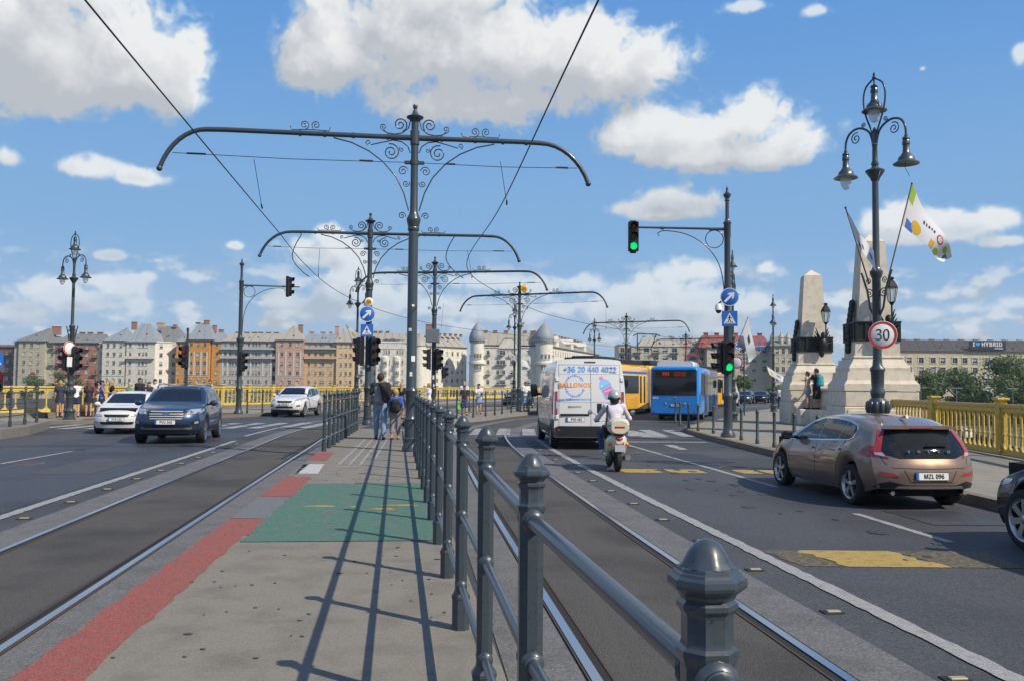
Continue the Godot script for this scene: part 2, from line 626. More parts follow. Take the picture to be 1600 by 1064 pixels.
func materials() -> void:
	var speck := ntex(noise(2, 0.16, 3, FastNoiseLite.TYPE_VALUE), 1024, [0.0, 0.3, 0.55, 0.72, 0.8, 1.0], [grey(0.60), grey(0.80), grey(0.90), grey(1.0), grey(1.14), grey(1.5)])
	var fine := ntex(noise(3, 0.30, 2, FastNoiseLite.TYPE_VALUE), 1024, [0.0, 0.4, 0.6, 0.78, 1.0], [grey(0.50), grey(0.80), grey(0.95), grey(1.05), grey(1.3)])
	var soft := ntex(noise(12, 0.2, 3, FastNoiseLite.TYPE_VALUE), 1024, [0.0, 0.3, 0.6, 1.0], [grey(0.80), grey(0.92), grey(0.98), grey(1.06)])
	var blot := ntex(noise(4, 0.008, 5), 512, [0.0, 0.35, 0.6, 1.0], [grey(0.72), grey(0.88), grey(1.0), grey(1.08)])
	var scuff := ntex(noise(9, 0.012, 6), 1024, [0.0, 0.36, 0.48, 0.6, 1.0], [grey(0.88), grey(0.95), grey(0.98), grey(1.0), grey(1.02)])
	var bump := ntex(noise(3, 0.30, 2, FastNoiseLite.TYPE_VALUE), 1024, [0.0, 1.0], [grey(0), grey(1)])
	M.speck = speck
	M.fine = fine
	M.blot = blot
	M.soft = soft
	M.scuff = scuff
	relief(blotched(textured(mat("asphalt", lin(0.078, 0.081, 0.087), 0.72), speck, 2.6), blot, 23.0), bump, 0.25)
	relief(blotched(textured(mat("asphalt_smooth", lin(0.058, 0.063, 0.074), 0.6), speck, 3.4), blot, 19.0), bump, 0.15)
	relief(blotched(textured(mat("track_asphalt", lin(0.102, 0.095, 0.085), 0.85), fine, 1.3), blot, 9.0), bump, 0.7)
	relief(blotched(textured(mat("track_concrete", lin(0.17, 0.168, 0.165), 0.8), speck, 2.0), scuff, 7.0), bump, 0.2)
	relief(blotched(textured(mat("platform_asphalt", lin(0.218, 0.198, 0.163), 0.85), soft, 1.9), scuff, 6.0), bump, 0.15)
	relief(blotched(textured(mat("pavement", lin(0.27, 0.25, 0.205), 0.85), soft, 2.3), scuff, 8.0), bump, 0.2)
	blotched(textured(mat("kerb", lin(0.22, 0.20, 0.165), 0.85), speck, 1.5), scuff, 3.0)
	blotched(textured(mat("concrete", lin(0.24, 0.225, 0.195), 0.85), speck, 1.7), scuff, 3.0)
	blotched(textured(mat("road_white", lin(0.40, 0.40, 0.385), 0.7), fine, 1.1), scuff, 1.7)
	blotched(textured(mat("road_white_bright", lin(0.62, 0.62, 0.60), 0.6), fine, 1.6), scuff, 2.3)
	mat("rail_steel", lin(0.50, 0.52, 0.55), 0.22, 1.0)
	mat("rail_rust", lin(0.07, 0.045, 0.03), 0.8)
	mat("groove", lin(0.018, 0.016, 0.014), 0.9)
	# worn paints: paint and what shows through it
	var wear := func(called, paint: Color, under: Color, seed_: int, cut: float, tile: float):
		var n := noise(seed_, 0.012, 6)
		n.fractal_gain = 0.66
		var u2 := paint.lerp(under, 0.5)
		var m: StandardMaterial3D = textured(mat(called, Color.WHITE, 0.75), ntex(n, 1024, [0.0, cut - 0.12, cut, cut + 0.14, 1.0], [under, under.lerp(paint, 0.25), u2, paint, paint.lightened(0.04)]), tile)
		return blotched(m, fine, 1.5)
	wear.call("paint_red", lin(0.345, 0.098, 0.074), lin(0.24, 0.15, 0.12), 21, 0.22, 3.1)
	wear.call("paint_green", lin(0.085, 0.20, 0.145), lin(0.19, 0.19, 0.155), 22, 0.31, 3.7)
	wear.call("paint_blue_worn", lin(0.17, 0.20, 0.25), lin(0.20, 0.19, 0.17), 23, 0.56, 2.3)
	wear.call("paint_yellow", lin(0.50, 0.34, 0.09), lin(0.28, 0.20, 0.08), 24, 0.30, 2.9)
	wear.call("paint_yellow_worn", lin(0.22, 0.165, 0.075), lin(0.07, 0.07, 0.07), 25, 0.50, 1.1)
	wear.call("zebra", lin(0.46, 0.455, 0.43), lin(0.10, 0.10, 0.10), 26, 0.30, 2.3)
	wear.call("patio_red", lin(0.20, 0.085, 0.06), lin(0.16, 0.10, 0.08), 27, 0.4, 2.0)
	# iron, stone, glass and so on
	var flake := ntex(noise(31, 0.02, 5), 512, [0.0, 0.4, 0.6, 1.0], [grey(0.82), grey(0.95), grey(1.0), grey(1.06)])
	M.flake = flake
	var chip := noise(33, 0.035, 4)
	var rusty := ntex(chip, 1024, [0.0, 0.13, 0.16, 0.2, 0.5, 1.0], [Color(0.62, 0.36, 0.22), Color(0.55, 0.36, 0.26), Color(0.70, 0.62, 0.56), grey(0.9), grey(0.97), grey(1.04)])
	var iron := textured(mat("iron", lin(0.044, 0.060, 0.074), 0.38), rusty, 0.7)
	iron.clearcoat_enabled = true
	iron.clearcoat = 0.35
	iron.clearcoat_roughness = 0.12
	textured(mat("iron_far", lin(0.040, 0.056, 0.062), 0.42), flake, 1.4)
	textured(mat("iron_dark", lin(0.022, 0.028, 0.032), 0.5), flake, 0.8)
	blotched(textured(mat("yellow_paint", lin(0.58, 0.40, 0.075), 0.5), flake, 1.3), scuff, 3.0)
	blotched(textured(mat("yellow_bright", lin(0.64, 0.47, 0.12), 0.5), flake, 1.3), scuff, 3.0)
	mat("black_plastic", lin(0.013, 0.013, 0.014), 0.45)
	mat("black_matt", lin(0.008, 0.008, 0.008), 0.9)
	mat("rubber", lin(0.014, 0.014, 0.015), 0.8)
	mat("wire", lin(0.012, 0.013, 0.015), 0.5)
	mat("white_sign", lin(0.75, 0.75, 0.74), 0.4)
	mat("red_sign", lin(0.52, 0.035, 0.03), 0.4)
	mat("blue_sign", lin(0.02, 0.14, 0.52), 0.4)
	mat("yellow_sign", lin(0.75, 0.38, 0.02), 0.4)
	mat("grey_metal", lin(0.25, 0.26, 0.27), 0.4, 0.6)
	mat("chrome", lin(0.62, 0.63, 0.64), 0.12, 1.0)
	mat("alloy", lin(0.42, 0.43, 0.44), 0.28, 0.9)
	var gl := mat("lamp_glass", Color(0.86, 0.9, 0.88, 0.45), 0.08)
	gl.transparency = BaseMaterial3D.TRANSPARENCY_ALPHA

func track(line: Array, side: String) -> void:
	# between and beside the rails
	struct("track_bed", [sweep(line, -0.66, 0.66, 0.0, 0.006), M.track_asphalt])
	for s in [-1.0, 1.0]:
		var g := sweep(line, s * 0.82, s * 1.28, 0.0, 0.007)
		struct("track_concrete_strip", [g, M.track_concrete])
		var r := Geo.new()
		sweep(line, s * 0.725, s * 0.79, 0.0, 0.018, r)
		var dirt := Geo.new()
		sweep(line, s * 0.645, s * 0.662, 0.0, 0.014, dirt)
		sweep(line, s * 0.79, s * 0.806, 0.0, 0.012, dirt)
		var gr := Geo.new()
		sweep(line, s * 0.662, s * 0.725, 0.0, 0.008, gr)
		struct("tram_rail", [r, M.rail_steel, dirt, M.rail_rust, gr, M.groove], "polished grooved rail of the %s tram track" % side)

func stripe(called: String, line: Array, off0: float, off1: float, y: float, m: Material, fray := 0.012, seed_ := 5) -> void:
	var fine_ := []
	for i in line.size() - 1:
		var n := maxi(1, int((line[i + 1] - line[i]).length() / 0.12))
		for k in n: fine_.append(line[i].lerp(line[i + 1], float(k) / n))
	fine_.append(line[-1])
	var g := Geo.new()
	g.ribbon(frayed(fine_, off0, fray, y, seed_), frayed(fine_, off1, fray, y, seed_ + 1))
	struct(called, [g, m])

func patch(called: String, p: Array, y: float, m: Material, fray := 0.02, seed_ := 3) -> void:   # a painted quad a b c d with uneven edges along a-d and b-c
	var g := Geo.new()
	var r := RandomNumberGenerator.new()
	r.seed = seed_
	var n := maxi(2, int((p[3] - p[0]).length() / 0.12))
	var l := []
	var q := []
	for i in n + 1:
		var f := float(i) / n
		var a: Vector3 = p[0].lerp(p[3], f)
		var b: Vector3 = p[1].lerp(p[2], f)
		var d: Vector3 = (b - a).normalized()
		l.append(a + d * r.randf_range(-fray, fray) + Vector3.UP * y)
		q.append(b + d * r.randf_range(-fray, fray) + Vector3.UP * y)
	g.ribbon(l, q)
	struct(called, [g, m])

func ground() -> void:
	LT = curve([V(-2.3, 9), V(-4.09, -6), V(-5.0, -13.5), V(-6.3, -24.5), V(-7.05, -31), V(-7.4, -38), V(-6.9, -45), V(-5.0, -53), V(-1.5, -61), V(3, -69.5), V(9.3, -81.5), V(20, -101.6), V(62, -180)], 0.8)
	RT = curve([V(2.85, 9), V(1.28, -5.4), V(0.37, -13.8), V(-0.42, -22), V(-0.85, -28), V(-0.95, -33.5), V(-0.4, -39), V(1.35, -46.5), V(4.0, -52.5), V(7.1, -57.9), V(13, -69), V(22.4, -86.7), V(66, -168)], 0.8)
	DECK_L = [V(-34, 30), V(-30, -30), V(-23.5, -37.6), V(-21.2, -39.7), V(-19.7, -46), V(-18.3, -56), V(-13.2, -74), V(-6.9, -93), V(2.8, -112), V(30, -165), V(52, -207)]
	DECK_R = [V(8.6, 30), V(10.2, 0), V(11.6, -17.5), V(12.7, -27.6), V(13.5, -31), V(16.5, -34), V(17.5, -46), V(20.5, -56), V(28, -73), V(50, -118), V(96, -207)]
	var deck := DECK_L.duplicate()
	var back := DECK_R.duplicate()
	back.reverse()
	deck.append_array(back)
	struct("road", [Geo.new().slab(poly2(deck), -1.4, 0.0), M.asphalt])
	# a darker, smoother left carriageway
	var sm := Geo.new()
	sm.ribbon(aside(span_of(LT, 9, -120), -1.95, 0.004), aside(span_of(LT, 9, -120), -6.6, 0.004))
	struct("road_surface", [sm, M.asphalt_smooth])
	track(LT, "left")
	track(RT, "right")
	# the tram stop island
	var isl := [V(-1.2, 9), V(-2.51, -4.54), V(-3.35, -12.0), V(-4.30, -20.04), V(-5.35, -30.6), V(-3.45, -30.6), V(-2.05, -20.3), V(-0.14, -5.62), V(0.58, 0), V(1.75, 9)]
	struct("tram_stop_pavement", [Geo.new().slab(poly2(isl), 0.0, 0.25), M.platform_asphalt])
	var el := [V(-1.2, 9, 0.25), V(-2.51, -4.54, 0.25), V(-3.35, -12.0, 0.25), V(-4.30, -20.04, 0.25)]
	var edge := func(z: float, off: float):
		for i in el.size() - 1:
			if z <= el[i].z and z >= el[i + 1].z:
				var q: Vector3 = el[i].lerp(el[i + 1], (z - el[i].z) / (el[i + 1].z - el[i].z))
				return q + Vector3(off, 0, 0)
		return el[-1] + Vector3(off, 0, 0)
	for s in [[8.0, -8.9, "paint_red", 0.0, 0.36], [-8.9, -9.95, "paint_red", 0.0, 0.42], [-9.98, -11.9, "paint_blue_worn", 0.0, 0.40], [-11.95, -14.5, "paint_red", 0.0, 0.42], [-14.52, -17.3, "paint_blue_worn", -0.0, 0.12], [-17.6, -19.7, "paint_red", 0.0, 0.36]]:
		var z := float(s[0])
		while z > s[1] + 0.01:     # short lengths so that the strip follows the kerb
			var z2 := maxf(z - 2.5, s[1])
			patch("painted_edge_strip", [edge.call(z, s[3]), edge.call(z, s[4]), edge.call(z2, s[4]), edge.call(z2, s[3])], 0.004, M[s[2]], 0.018, int(z * 10) + 400)
			z = z2
	patch("painted_white_square", [V(-3.62, -15.0, 0.25), V(-3.24, -15.03, 0.25), V(-3.52, -16.84, 0.25), V(-3.90, -16.8, 0.25)], 0.004, M.road_white_bright, 0.003)
	patch("painted_green_field", [V(-2.56, -8.5, 0.25), V(-0.66, -8.68, 0.25), V(-1.36, -13.7, 0.25), V(-3.08, -13.5, 0.25)], 0.006, M.paint_green, 0.025, 8)
	for a in [[-2.55, -10.95, 0.42, 0.10], [-1.98, -10.95, 0.10, 0.12], [-1.72, -10.75, 0.34, 0.10], [-1.62, -11.1, 0.5, 0.09]]:
		patch("painted_arrow_remnant", [V(a[0], a[1], 0.25), V(a[0] + a[2], a[1], 0.25), V(a[0] + a[2] * 0.8, a[1] - a[3] * 1.6, 0.25), V(a[0] + 0.05, a[1] - a[3], 0.25)], 0.008, M.paint_yellow, 0.02, 12)
	patch("painted_line", [V(-3.2, -16.3, 0.25), V(-1.95, -16.5, 0.25), V(-1.97, -16.6, 0.25), V(-3.22, -16.42, 0.25)], 0.004, M.road_white, 0.004)
	for i in 4:
		var x := -3.25 + i * 0.2
		patch("tactile_line", [V(x, -16.7, 0.25), V(x + 0.055, -16.7, 0.25), V(x - 0.74, -24.6, 0.25), V(x - 0.795, -24.6, 0.25)], 0.006, M.road_white, 0.004)
	# gum and oil spots
	var r := RandomNumberGenerator.new()
	r.seed = 77
	var gum := Geo.new()
	for i in 130:
		var z := -r.randf_range(2.0, 17.0)
		var x: float = edge.call(z, 0).x + r.randf_range(0.15, 2.25)
		var s := r.randf_range(0.006, 0.015) * (1.0 + 0.5 * float(i % 7 == 0))
		var poly := PackedVector2Array()
		for k in 7: poly.append(Vector2(x, z) + Vector2.from_angle(TAU * k / 7.0) * s * Vector2(r.randf_range(0.8, 1.6), r.randf_range(0.6, 1.0)))
		gum.slab(poly, 0.2535, 0.2565)
	var gm := mat("gum", lin(0.06, 0.058, 0.055), 0.9)
	var gumo := struct("pavement_spots", [gum, gm])
	gumo.set_meta("kind", "stuff")
	# the second island beyond the crossing
	var isl2r := curve([V(-2.7, -40.6), V(-1.75, -43.3), V(-0.95, -46.2), V(-0.32, -49.4), V(0.5, -52.3), V(2.1, -57.6), V(5.0, -64), V(9.2, -72.4), V(13, -80)], 1.0)
	var isl2l := curve([V(-5.9, -40.6), V(-5.5, -45), V(-3.6, -52), V(-0.4, -59.5), V(3.8, -67), V(9.2, -77.2), V(11.5, -81.5)], 1.0)
	var p2: Array = isl2l.duplicate()
	var b2: Array = isl2r.duplicate()
	b2.reverse()
	p2.append_array(b2)
	struct("tram_stop_pavement", [Geo.new().slab(poly2(p2), 0.0, 0.2), M.pavement])
	# narrow median with the lamps
	var med := span_of(LT, -46.5, -105)
	struct("median_pavement", [sweep(med, -3.2, -2.1, 0.0, 0.16), M.concrete])
	# pavements of the bridge
	var kr := curve([V(7.9, 20), V(7.55, 0), V(7.08, -13), V(6.76, -23.2), V(6.66, -29), V(6.72, -33.6)], 1.0)
	kr.append_array(curve([V(6.72, -33.6), V(7.1, -36.4), V(8.3, -40), V(10.7, -46), V(14.7, -57.5), V(20.5, -70.5), V(33, -97), V(78, -188)], 1.0).slice(1))
	var pr := kr.duplicate()
	pr.append_array([V(96, -207), V(50, -118), V(28, -73), V(20.5, -56), V(17.5, -46), V(16.5, -34), V(13.5, -31), V(12.7, -27.6), V(11.6, -17.5), V(10.2, 0), V(9.6, 20)])
	struct("pavement", [Geo.new().slab(poly2(pr), 0.0, 0.15), M.pavement])
	struct("kerb", [sweep(kr, -0.012, 0.19, 0.0, 0.156), M.kerb])
	stripe("kerb_yellow_line", span_of(kr, -26, -46), 0.2, 0.36, 0.154, M.paint_yellow)
	var kl := curve([V(-30, -34.6), V(-22, -36.4), V(-18.4, -37.2), V(-16.6, -41), V(-13.9, -47.6), V(-10.9, -60), V(-7.4, -73), V(-2, -88), V(6.6, -106), V(48, -188)], 1.0)
	var pl := kl.duplicate()
	pl.append_array([V(52, -207), V(30, -165), V(2.8, -112), V(-6.9, -93), V(-13.2, -74), V(-18.3, -56), V(-19.7, -46), V(-21.2, -39.7), V(-23.5, -37.6), V(-30, -36)])
	struct("pavement", [Geo.new().slab(poly2(pl), 0.0, 0.15), M.pavement])
	struct("kerb", [sweep(kl, -0.2, 0.012, 0.0, 0.156), M.kerb])
	patch("painted_red_paving", [V(-18.2, -37.6, 0.15), V(-16.6, -41.0, 0.15), V(-17.6, -42.5, 0.15), V(-18.9, -39.6, 0.15)], 0.004, M.patio_red)
	patch("painted_red_paving", [V(-15.4, -44.6, 0.15), V(-14.3, -47.2, 0.15), V(-15.4, -50.0, 0.15), V(-16.8, -46.5, 0.15)], 0.004, M.patio_red)
	struct("traffic_island", [Geo.new().slab(poly2([V(-15.5, -27.1), V(-15.85, -29.3), V(-17.4, -33.6), V(-19.0, -33.6), V(-18.4, -25.5), V(-15.9, -25.5)]), 0.0, 0.29), M.concrete])
	# markings
	stripe("lane_marking", span_of(LT, 8, -27.5), -1.86, -1.70, 0.009, M.road_white, 0.012, 31)
	stripe("lane_marking", span_of(LT, -29.2, -62), -2.0, -1.86, 0.009, M.road_white, 0.012, 33)
	stripe("lane_marking", span_of(RT, 6, -29.4), 1.70, 1.86, 0.009, M.road_white, 0.013, 35)
	for d in [[-10.9, -19.0, -11.15, -22.6], [-12.2, -28.6, -12.9, -33.5], [-10.4, -12.0, -10.6, -15.0]]:
		patch("lane_dash", [V(d[0], d[1]), V(d[0] + 0.12, d[1]), V(d[2] + 0.12, d[3]), V(d[2], d[3])], 0.01, M.road_white, 0.01)
	for d in [[5.06, -10.3, 4.85, -12.6], [4.72, -15.9, 3.47, -27.6], [5.3, -7.2, 5.5, -5.2]]:
		patch("lane_dash", [V(d[0] - 0.06, d[1]), V(d[0] + 0.06, d[1]), V(d[2] + 0.06, d[3]), V(d[2] - 0.06, d[3])], 0.005, M.road_white, 0.012, 17)
	patch("yellow_hatching", [V(2.87, -8.85), V(3.32, -8.85), V(3.06, -9.72), V(2.72, -9.72)], 0.004, M.paint_yellow_worn, 0.05, 4)
	patch("yellow_hatching", [V(3.33, -8.85), V(4.32, -8.85), V(4.12, -9.72), V(3.07, -9.72)], 0.005, M.paint_yellow, 0.06, 5)
	patch("yellow_hatching", [V(4.34, -8.85), V(5.05, -8.85), V(5.12, -9.72), V(4.13, -9.72)], 0.004, M.paint_yellow_worn, 0.05, 6)
	for d in [[2.3, 3.15], [3.3, 4.05], [4.75, 5.2], [5.3, 6.3]]:
		patch("yellow_hatching", [V(d[0], -18.3), V(d[1], -18.3), V(d[1] - 0.06, -19.1), V(d[0] - 0.06, -19.1)], 0.006, M.paint_yellow, 0.05, 9)
	patch("stop_line", [V(0.95, -28.2), V(6.3, -28.6), V(6.3, -28.9), V(0.95, -28.5)], 0.004, M.zebra, 0.01)
	patch("painted_arrow", [V(4.75, -25.2), V(5.0, -25.2), V(4.95, -27.2), V(4.65, -27.2)], 0.005, M.zebra, 0.05)
	patch("painted_arrow", [V(4.6, -31.4), V(5.5, -31.2), V(4.9, -36.0), V(4.2, -36.0)], 0.005, M.zebra, 0.05)
	for i in 14:
		var x := -3.4 + i * 0.95
		patch("zebra_stripe", [V(x, -31.7), V(x + 0.5, -31.8), V(x + 0.54, -36.6), V(x + 0.04, -36.5)], 0.011, M.zebra, 0.015, 40 + i)
	for i in 11:
		var x := -18.0 + i * 0.95
		patch("zebra_stripe", [V(x, -33.0 - i * 0.25), V(x + 0.5, -33.0 - i * 0.25), V(x + 0.44, -37.0 - i * 0.4), V(x - 0.06, -37.0 - i * 0.4)], 0.011, M.zebra, 0.015, 60 + i)
	for k in [[-45.5, 0.0], [-52.0, 2.6]]:
		patch("lane_dash", [V(2.9 + k[1], k[0]), V(3.05 + k[1], k[0]), V(4.3 + k[1], k[0] - 3.0), V(4.15 + k[1], k[0] - 3.0)], 0.005, M.zebra)
	# repairs, cracks, drips and covers
	for q in [[4.2, -21.0, 1.1, 2.6, 0.1], [5.5, -11.6, 1.0, 1.3, 0.1], [-9.2, -17.0, 1.2, 3.5, 0.12], [-12.6, -23.0, 1.6, 2.2, 0.1], [-8.6, -10.5, 0.8, 2.0, 0.1], [2.4, -33.5, 1.4, 1.2, 0.0]]:
		var a := V(q[0], q[1])
		patch("asphalt_repair", [a, a + V(q[2], 0), a + V(q[2] - q[3] * q[4], -q[3]), a + V(-q[3] * q[4], -q[3])], 0.0065, M.asphalt_smooth if q[0] > 0 else M.asphalt, 0.03, int(q[3] * 10))
	var crack := Geo.new()
	for k in 14:
		var p := V(r.randf_range(2.2, 6.4), r.randf_range(-32, -4)) if k < 5 else V(r.randf_range(-14, -7.4), r.randf_range(-34, -12)) if k < 26 else V(r.randf_range(-2.6, 0.0), r.randf_range(-16, -4), 0.25)
		if k >= 26: p.x = edge.call(p.z, r.randf_range(0.5, 2.0)).x
		var dir := r.randf_range(-0.5, 0.5) + (PI / 2 if k % 3 == 0 else 0.0)
		for i in r.randi_range(5, 11):
			dir += r.randf_range(-0.5, 0.5)
			var q := p + Vector3(sin(dir), 0, -cos(dir)) * r.randf_range(0.12, 0.3)
			var w := Vector3(cos(dir), 0, sin(dir)) * r.randf_range(0.0015, 0.004)
			var h := Vector3.UP * 0.0085
			if k < 26 or (q.x > edge.call(q.z, 0.1).x and q.x < edge.call(q.z, 2.2).x): crack.up(p - w + h, p + w + h, q + w + h, q - w + h)
			p = q
	struct("road_cracks", [crack, gm]).set_meta("kind", "stuff")
	var oil := Geo.new()
	for k in 90:
		var z := -r.randf_range(4.0, 30.0)
		var c := Vector2(4.55 + 0.1 * z + r.randfn() * 0.3 + 0.9, z) if k % 2 else Vector2(-8.3 - 0.12 * (-z) + 2.0 + r.randfn() * 0.35 - 2.2, z)
		var poly := PackedVector2Array()
		var s := r.randf_range(0.03, 0.13)
		for i in 9: poly.append(c + Vector2.from_angle(TAU * i / 9.0) * s * Vector2(r.randf_range(0.6, 1.0), r.randf_range(0.9, 2.0)))
		oil.slab(poly, 0.002, 0.0075)
	struct("oil_spots", [oil, M.asphalt_smooth]).set_meta("kind", "stuff")
	for q in [[4.9, -19.6], [3.1, -24.0], [-10.4, -19.2]]:
		var mh := thing("manhole_cover", "round iron manhole cover in the %s lane" % ["right, just past the yellow hatching", "right, nearer the crossing", "left"][0 if q[0] > 4.0 else 1 if q[0] > 0 else 2], "manhole cover", V(q[0], q[1]))
		part("frame", mh, [Geo.new().turned([Vector2(0.30, 0), Vector2(0.34, 0), Vector2(0.34, 0.011), Vector2(0.30, 0.011), Vector2(0.30, 0)], Vector3.ZERO, Vector3.UP, 28), M.track_concrete])
		part("lid", mh, [Geo.new().cyl(Vector3.ZERO, Vector3(0, 0.009, 0), 0.298, -1.0, 28), M.rail_rust])
	# raised studs along the lines
	var stud0: Node3D = null
	for lane in [[RT, 1.42, 4.0, -29.0, 1.12, "right"], [LT, -1.45, -6.0, -28.0, 1.25, "left"]]:
		var line := span_of(lane[0], lane[2], lane[3])
		var far_ := aside(line, lane[1])
		var run := 0.0
		for i in far_.size() - 1:
			run += (far_[i + 1] - far_[i]).length()
			if run < lane[4]: continue
			run = 0.0
			if stud0 == null:
				stud0 = thing("road_stud", "small cream reflective road stud set between the white line and the right tram track", "road stud", far_[i], 0.0, "road studs beside the right tram track")
				part("base", stud0, [Geo.new().box(Vector3(0, 0.004, 0), Vector3(0.17, 0.012, 0.11), 0.004), M.rubber])
				part("reflector", stud0, [Geo.new().box(Vector3(0.005, 0.014, 0.012), Vector3(0.11, 0.016, 0.05), 0.005), mat("stud", lin(0.33, 0.28, 0.17), 0.5)])
			elif lane[5] == "right": copy(stud0, "road_stud", "small cream reflective road stud set between the white line and the right tram track", far_[i], 0.1, "road studs beside the right tram track")
			else: copy(stud0, "road_stud", "small cream reflective road stud set beside the white line along the left tram track", far_[i], 0.1, "road studs beside the left tram track")
	# river and banks
	var wt := mat("river", lin(0.035, 0.05, 0.045), 0.12)
	wt.normal_enabled = true
	var wn := ntex(noise(41, 0.02, 4), 512, [0.0, 1.0], [grey(0), grey(1)])
	wn.as_normal_map = true
	wn.color_ramp = null
	wn.bump_strength = 2.0
	wt.normal_texture = wn
	wt.uv1_triplanar = true
	wt.uv1_world_triplanar = true
	wt.uv1_scale = Vector3.ONE / 14.0
	var wg := Geo.new()
	wg.up(Vector3(-3000, -10, 1500), Vector3(3000, -10, 1500), Vector3(3000, -10, -3500), Vector3(-3000, -10, -3500))
	struct("river_water", [wg, wt])
	blotched(textured(mat("quay_stone", lin(0.15, 0.14, 0.125), 0.9), M.scuff, 8.0), M.blot, 30.0)
	blotched(textured(mat("quay_ground", lin(0.12, 0.115, 0.10), 0.9), M.scuff, 9.0), M.blot, 40.0)
	struct("quay_ground", [Geo.new().slab(PackedVector2Array([Vector2(-1400, -318), Vector2(30, -318), Vector2(60, -206), Vector2(120, -206), Vector2(140, -1500), Vector2(-1400, -1500)]), -12.0, -4.5), M.quay_ground])
	struct("quay_ground", [Geo.new().slab(PackedVector2Array([Vector2(60, -104), Vector2(900, -40), Vector2(1500, -1500), Vector2(145, -1500), Vector2(125, -206), Vector2(98, -206)]), -12.0, -5.2), M.quay_ground])
	for p in [[-2, -72, 0.45], [12, -108, 0.45], [-12, -32, 0.1], [-9, 8, 0.1], [34, -150, 0.45]]:
		var g := Geo.new()
		g.t = move(Vector3(p[0], -6.5, p[1]), p[2])
		g.box(Vector3.ZERO, Vector3(24, 10.6, 4.5), 0.5)
		var o := part("bridge_pier", self, [g, M.quay_stone])
		o.set_meta("kind", "structure")

# ---------------------------------------------------------------- railings
var post_mesh: ArrayMesh
var cap_mesh: ArrayMesh
var flange_mesh: ArrayMesh
var post_far: ArrayMesh

func post_meshes() -> void:
	var c := 1.082   # flats to corners of an octagon
	var ph := PI / 8
	var p := Geo.new()
	p.lathe([Vector2(0.052 * c, 0), Vector2(0.052 * c, 0.185), Vector2(0.056 * c, 0.19), Vector2(0.056 * c, 0.205), Vector2(0.042 * c, 0.225), Vector2(0.036 * c, 0.24), Vector2(0.036 * c, 1.135)], Vector3.ZERO, 8, false, ph, true)
	p.lathe([Vector2(0.036 * c, 1.135), Vector2(0.039 * c, 1.14), Vector2(0.0415 * c, 1.15), Vector2(0.0415 * c, 1.158), Vector2(0.036 * c, 1.163), Vector2(0.0345 * c, 1.17), Vector2(0.0345 * c, 1.205), Vector2(0.036 * c, 1.21), Vector2(0.041 * c, 1.217), Vector2(0.041 * c, 1.224), Vector2(0.036 * c, 1.229)], Vector3.ZERO, 8, false, ph, true)
	post_mesh = mesh_of([p, M.iron])
	var k := Geo.new()
	k.lathe([Vector2(0.036 * c, 1.229), Vector2(0.039 * c, 1.236), Vector2(0.047 * c, 1.243), Vector2(0.052 * c, 1.247), Vector2(0.0535 * c, 1.252), Vector2(0.0525 * c, 1.260), Vector2(0.047 * c, 1.264), Vector2(0.0455 * c, 1.268), Vector2(0.042 * c, 1.270), Vector2(0.041 * c, 1.274), Vector2(0.039 * c, 1.2755)], Vector3.ZERO, 8, false, ph, true)
	var dome := Geo.new()
	var DR := [0.0415, 0.0375, 0.0345, 0.0315, 0.028, 0.024, 0.0195, 0.0145, 0.009, 0.004, 0.0]
	var DH := [0.0, 0.0045, 0.009, 0.0145, 0.0205, 0.026, 0.031, 0.035, 0.0375, 0.0386, 0.0388]
	for i in 10:
		for j in 32:
			var q := []
			for m in [[i, j], [i, j + 1], [i + 1, j + 1], [i + 1, j]]:
				var f := float(m[0]) / 10.0
				var an: float = TAU * m[1] / 32.0
				var oct: float = lerpf(1.0 / cos(fposmod(an, PI / 4) - PI / 8) * 0.93, 1.0, clampf(f * 1.6, 0.0, 1.0))
				q.append(Vector3(cos(an) * DR[m[0]] * oct, 1.2755 + DH[m[0]], sin(an) * DR[m[0]] * oct))
			dome.face(q, Vector3(0, 1.26, 0), 1)
	k.join(dome)
	cap_mesh = mesh_of([k, M.iron])
	var f := Geo.new()
	f.turned([Vector2(0.026, 0), Vector2(0.033, 0.002), Vector2(0.036, 0.008), Vector2(0.033, 0.015), Vector2(0.027, 0.019), Vector2(0.027, 0.026), Vector2(0.02, 0.03)], Vector3(0, 0, -0.034), Vector3(0, 0, -1), 14)
	flange_mesh = mesh_of([f, M.iron])
	var q := Geo.new()
	q.lathe([Vector2(0.055, 0), Vector2(0.055, 0.2), Vector2(0.04, 0.22), Vector2(0.037, 1.13), Vector2(0.044, 1.15), Vector2(0.036, 1.17), Vector2(0.036, 1.2), Vector2(0.044, 1.22), Vector2(0.037, 1.235), Vector2(0.056, 1.25), Vector2(0.052, 1.265), Vector2(0.03, 1.29), Vector2(0, 1.315)], Vector3.ZERO, 8, false)
	post_far = mesh_of([q, M.iron_far])

func fence(label: String, group: String, pts: Array, near: bool, rails := [1.115, 0.70, 0.27]) -> void:
	var t := thing("street_railing", label, "railing", pts[0], 0.0, group)
	for i in pts.size():
		var d: Vector3 = (pts[mini(i + 1, pts.size() - 1)] - pts[maxi(i - 1, 0)]).normalized()
		var turn := atan2(-d.x, -d.z)
		var at: Vector3 = pts[i] - pts[0]
		var o := part("post", t, post_mesh if near else post_far, move(at, turn))
		if near:
			part("cap", o, cap_mesh)
			for h in rails:
				for e in 2: part("flange", o, flange_mesh, move(Vector3(0, h, 0), e * PI))
		if i < pts.size() - 1:
			for h in rails:
				var a: Vector3 = at + Vector3.UP * h
				var b: Vector3 = pts[i + 1] - pts[0] + Vector3.UP * h
				part("rail", t, [Geo.new().cyl(a, b, 0.0235 if h > 1.0 else 0.0195, -1.0, 14 if near else 6), M.iron if near else M.iron_far])

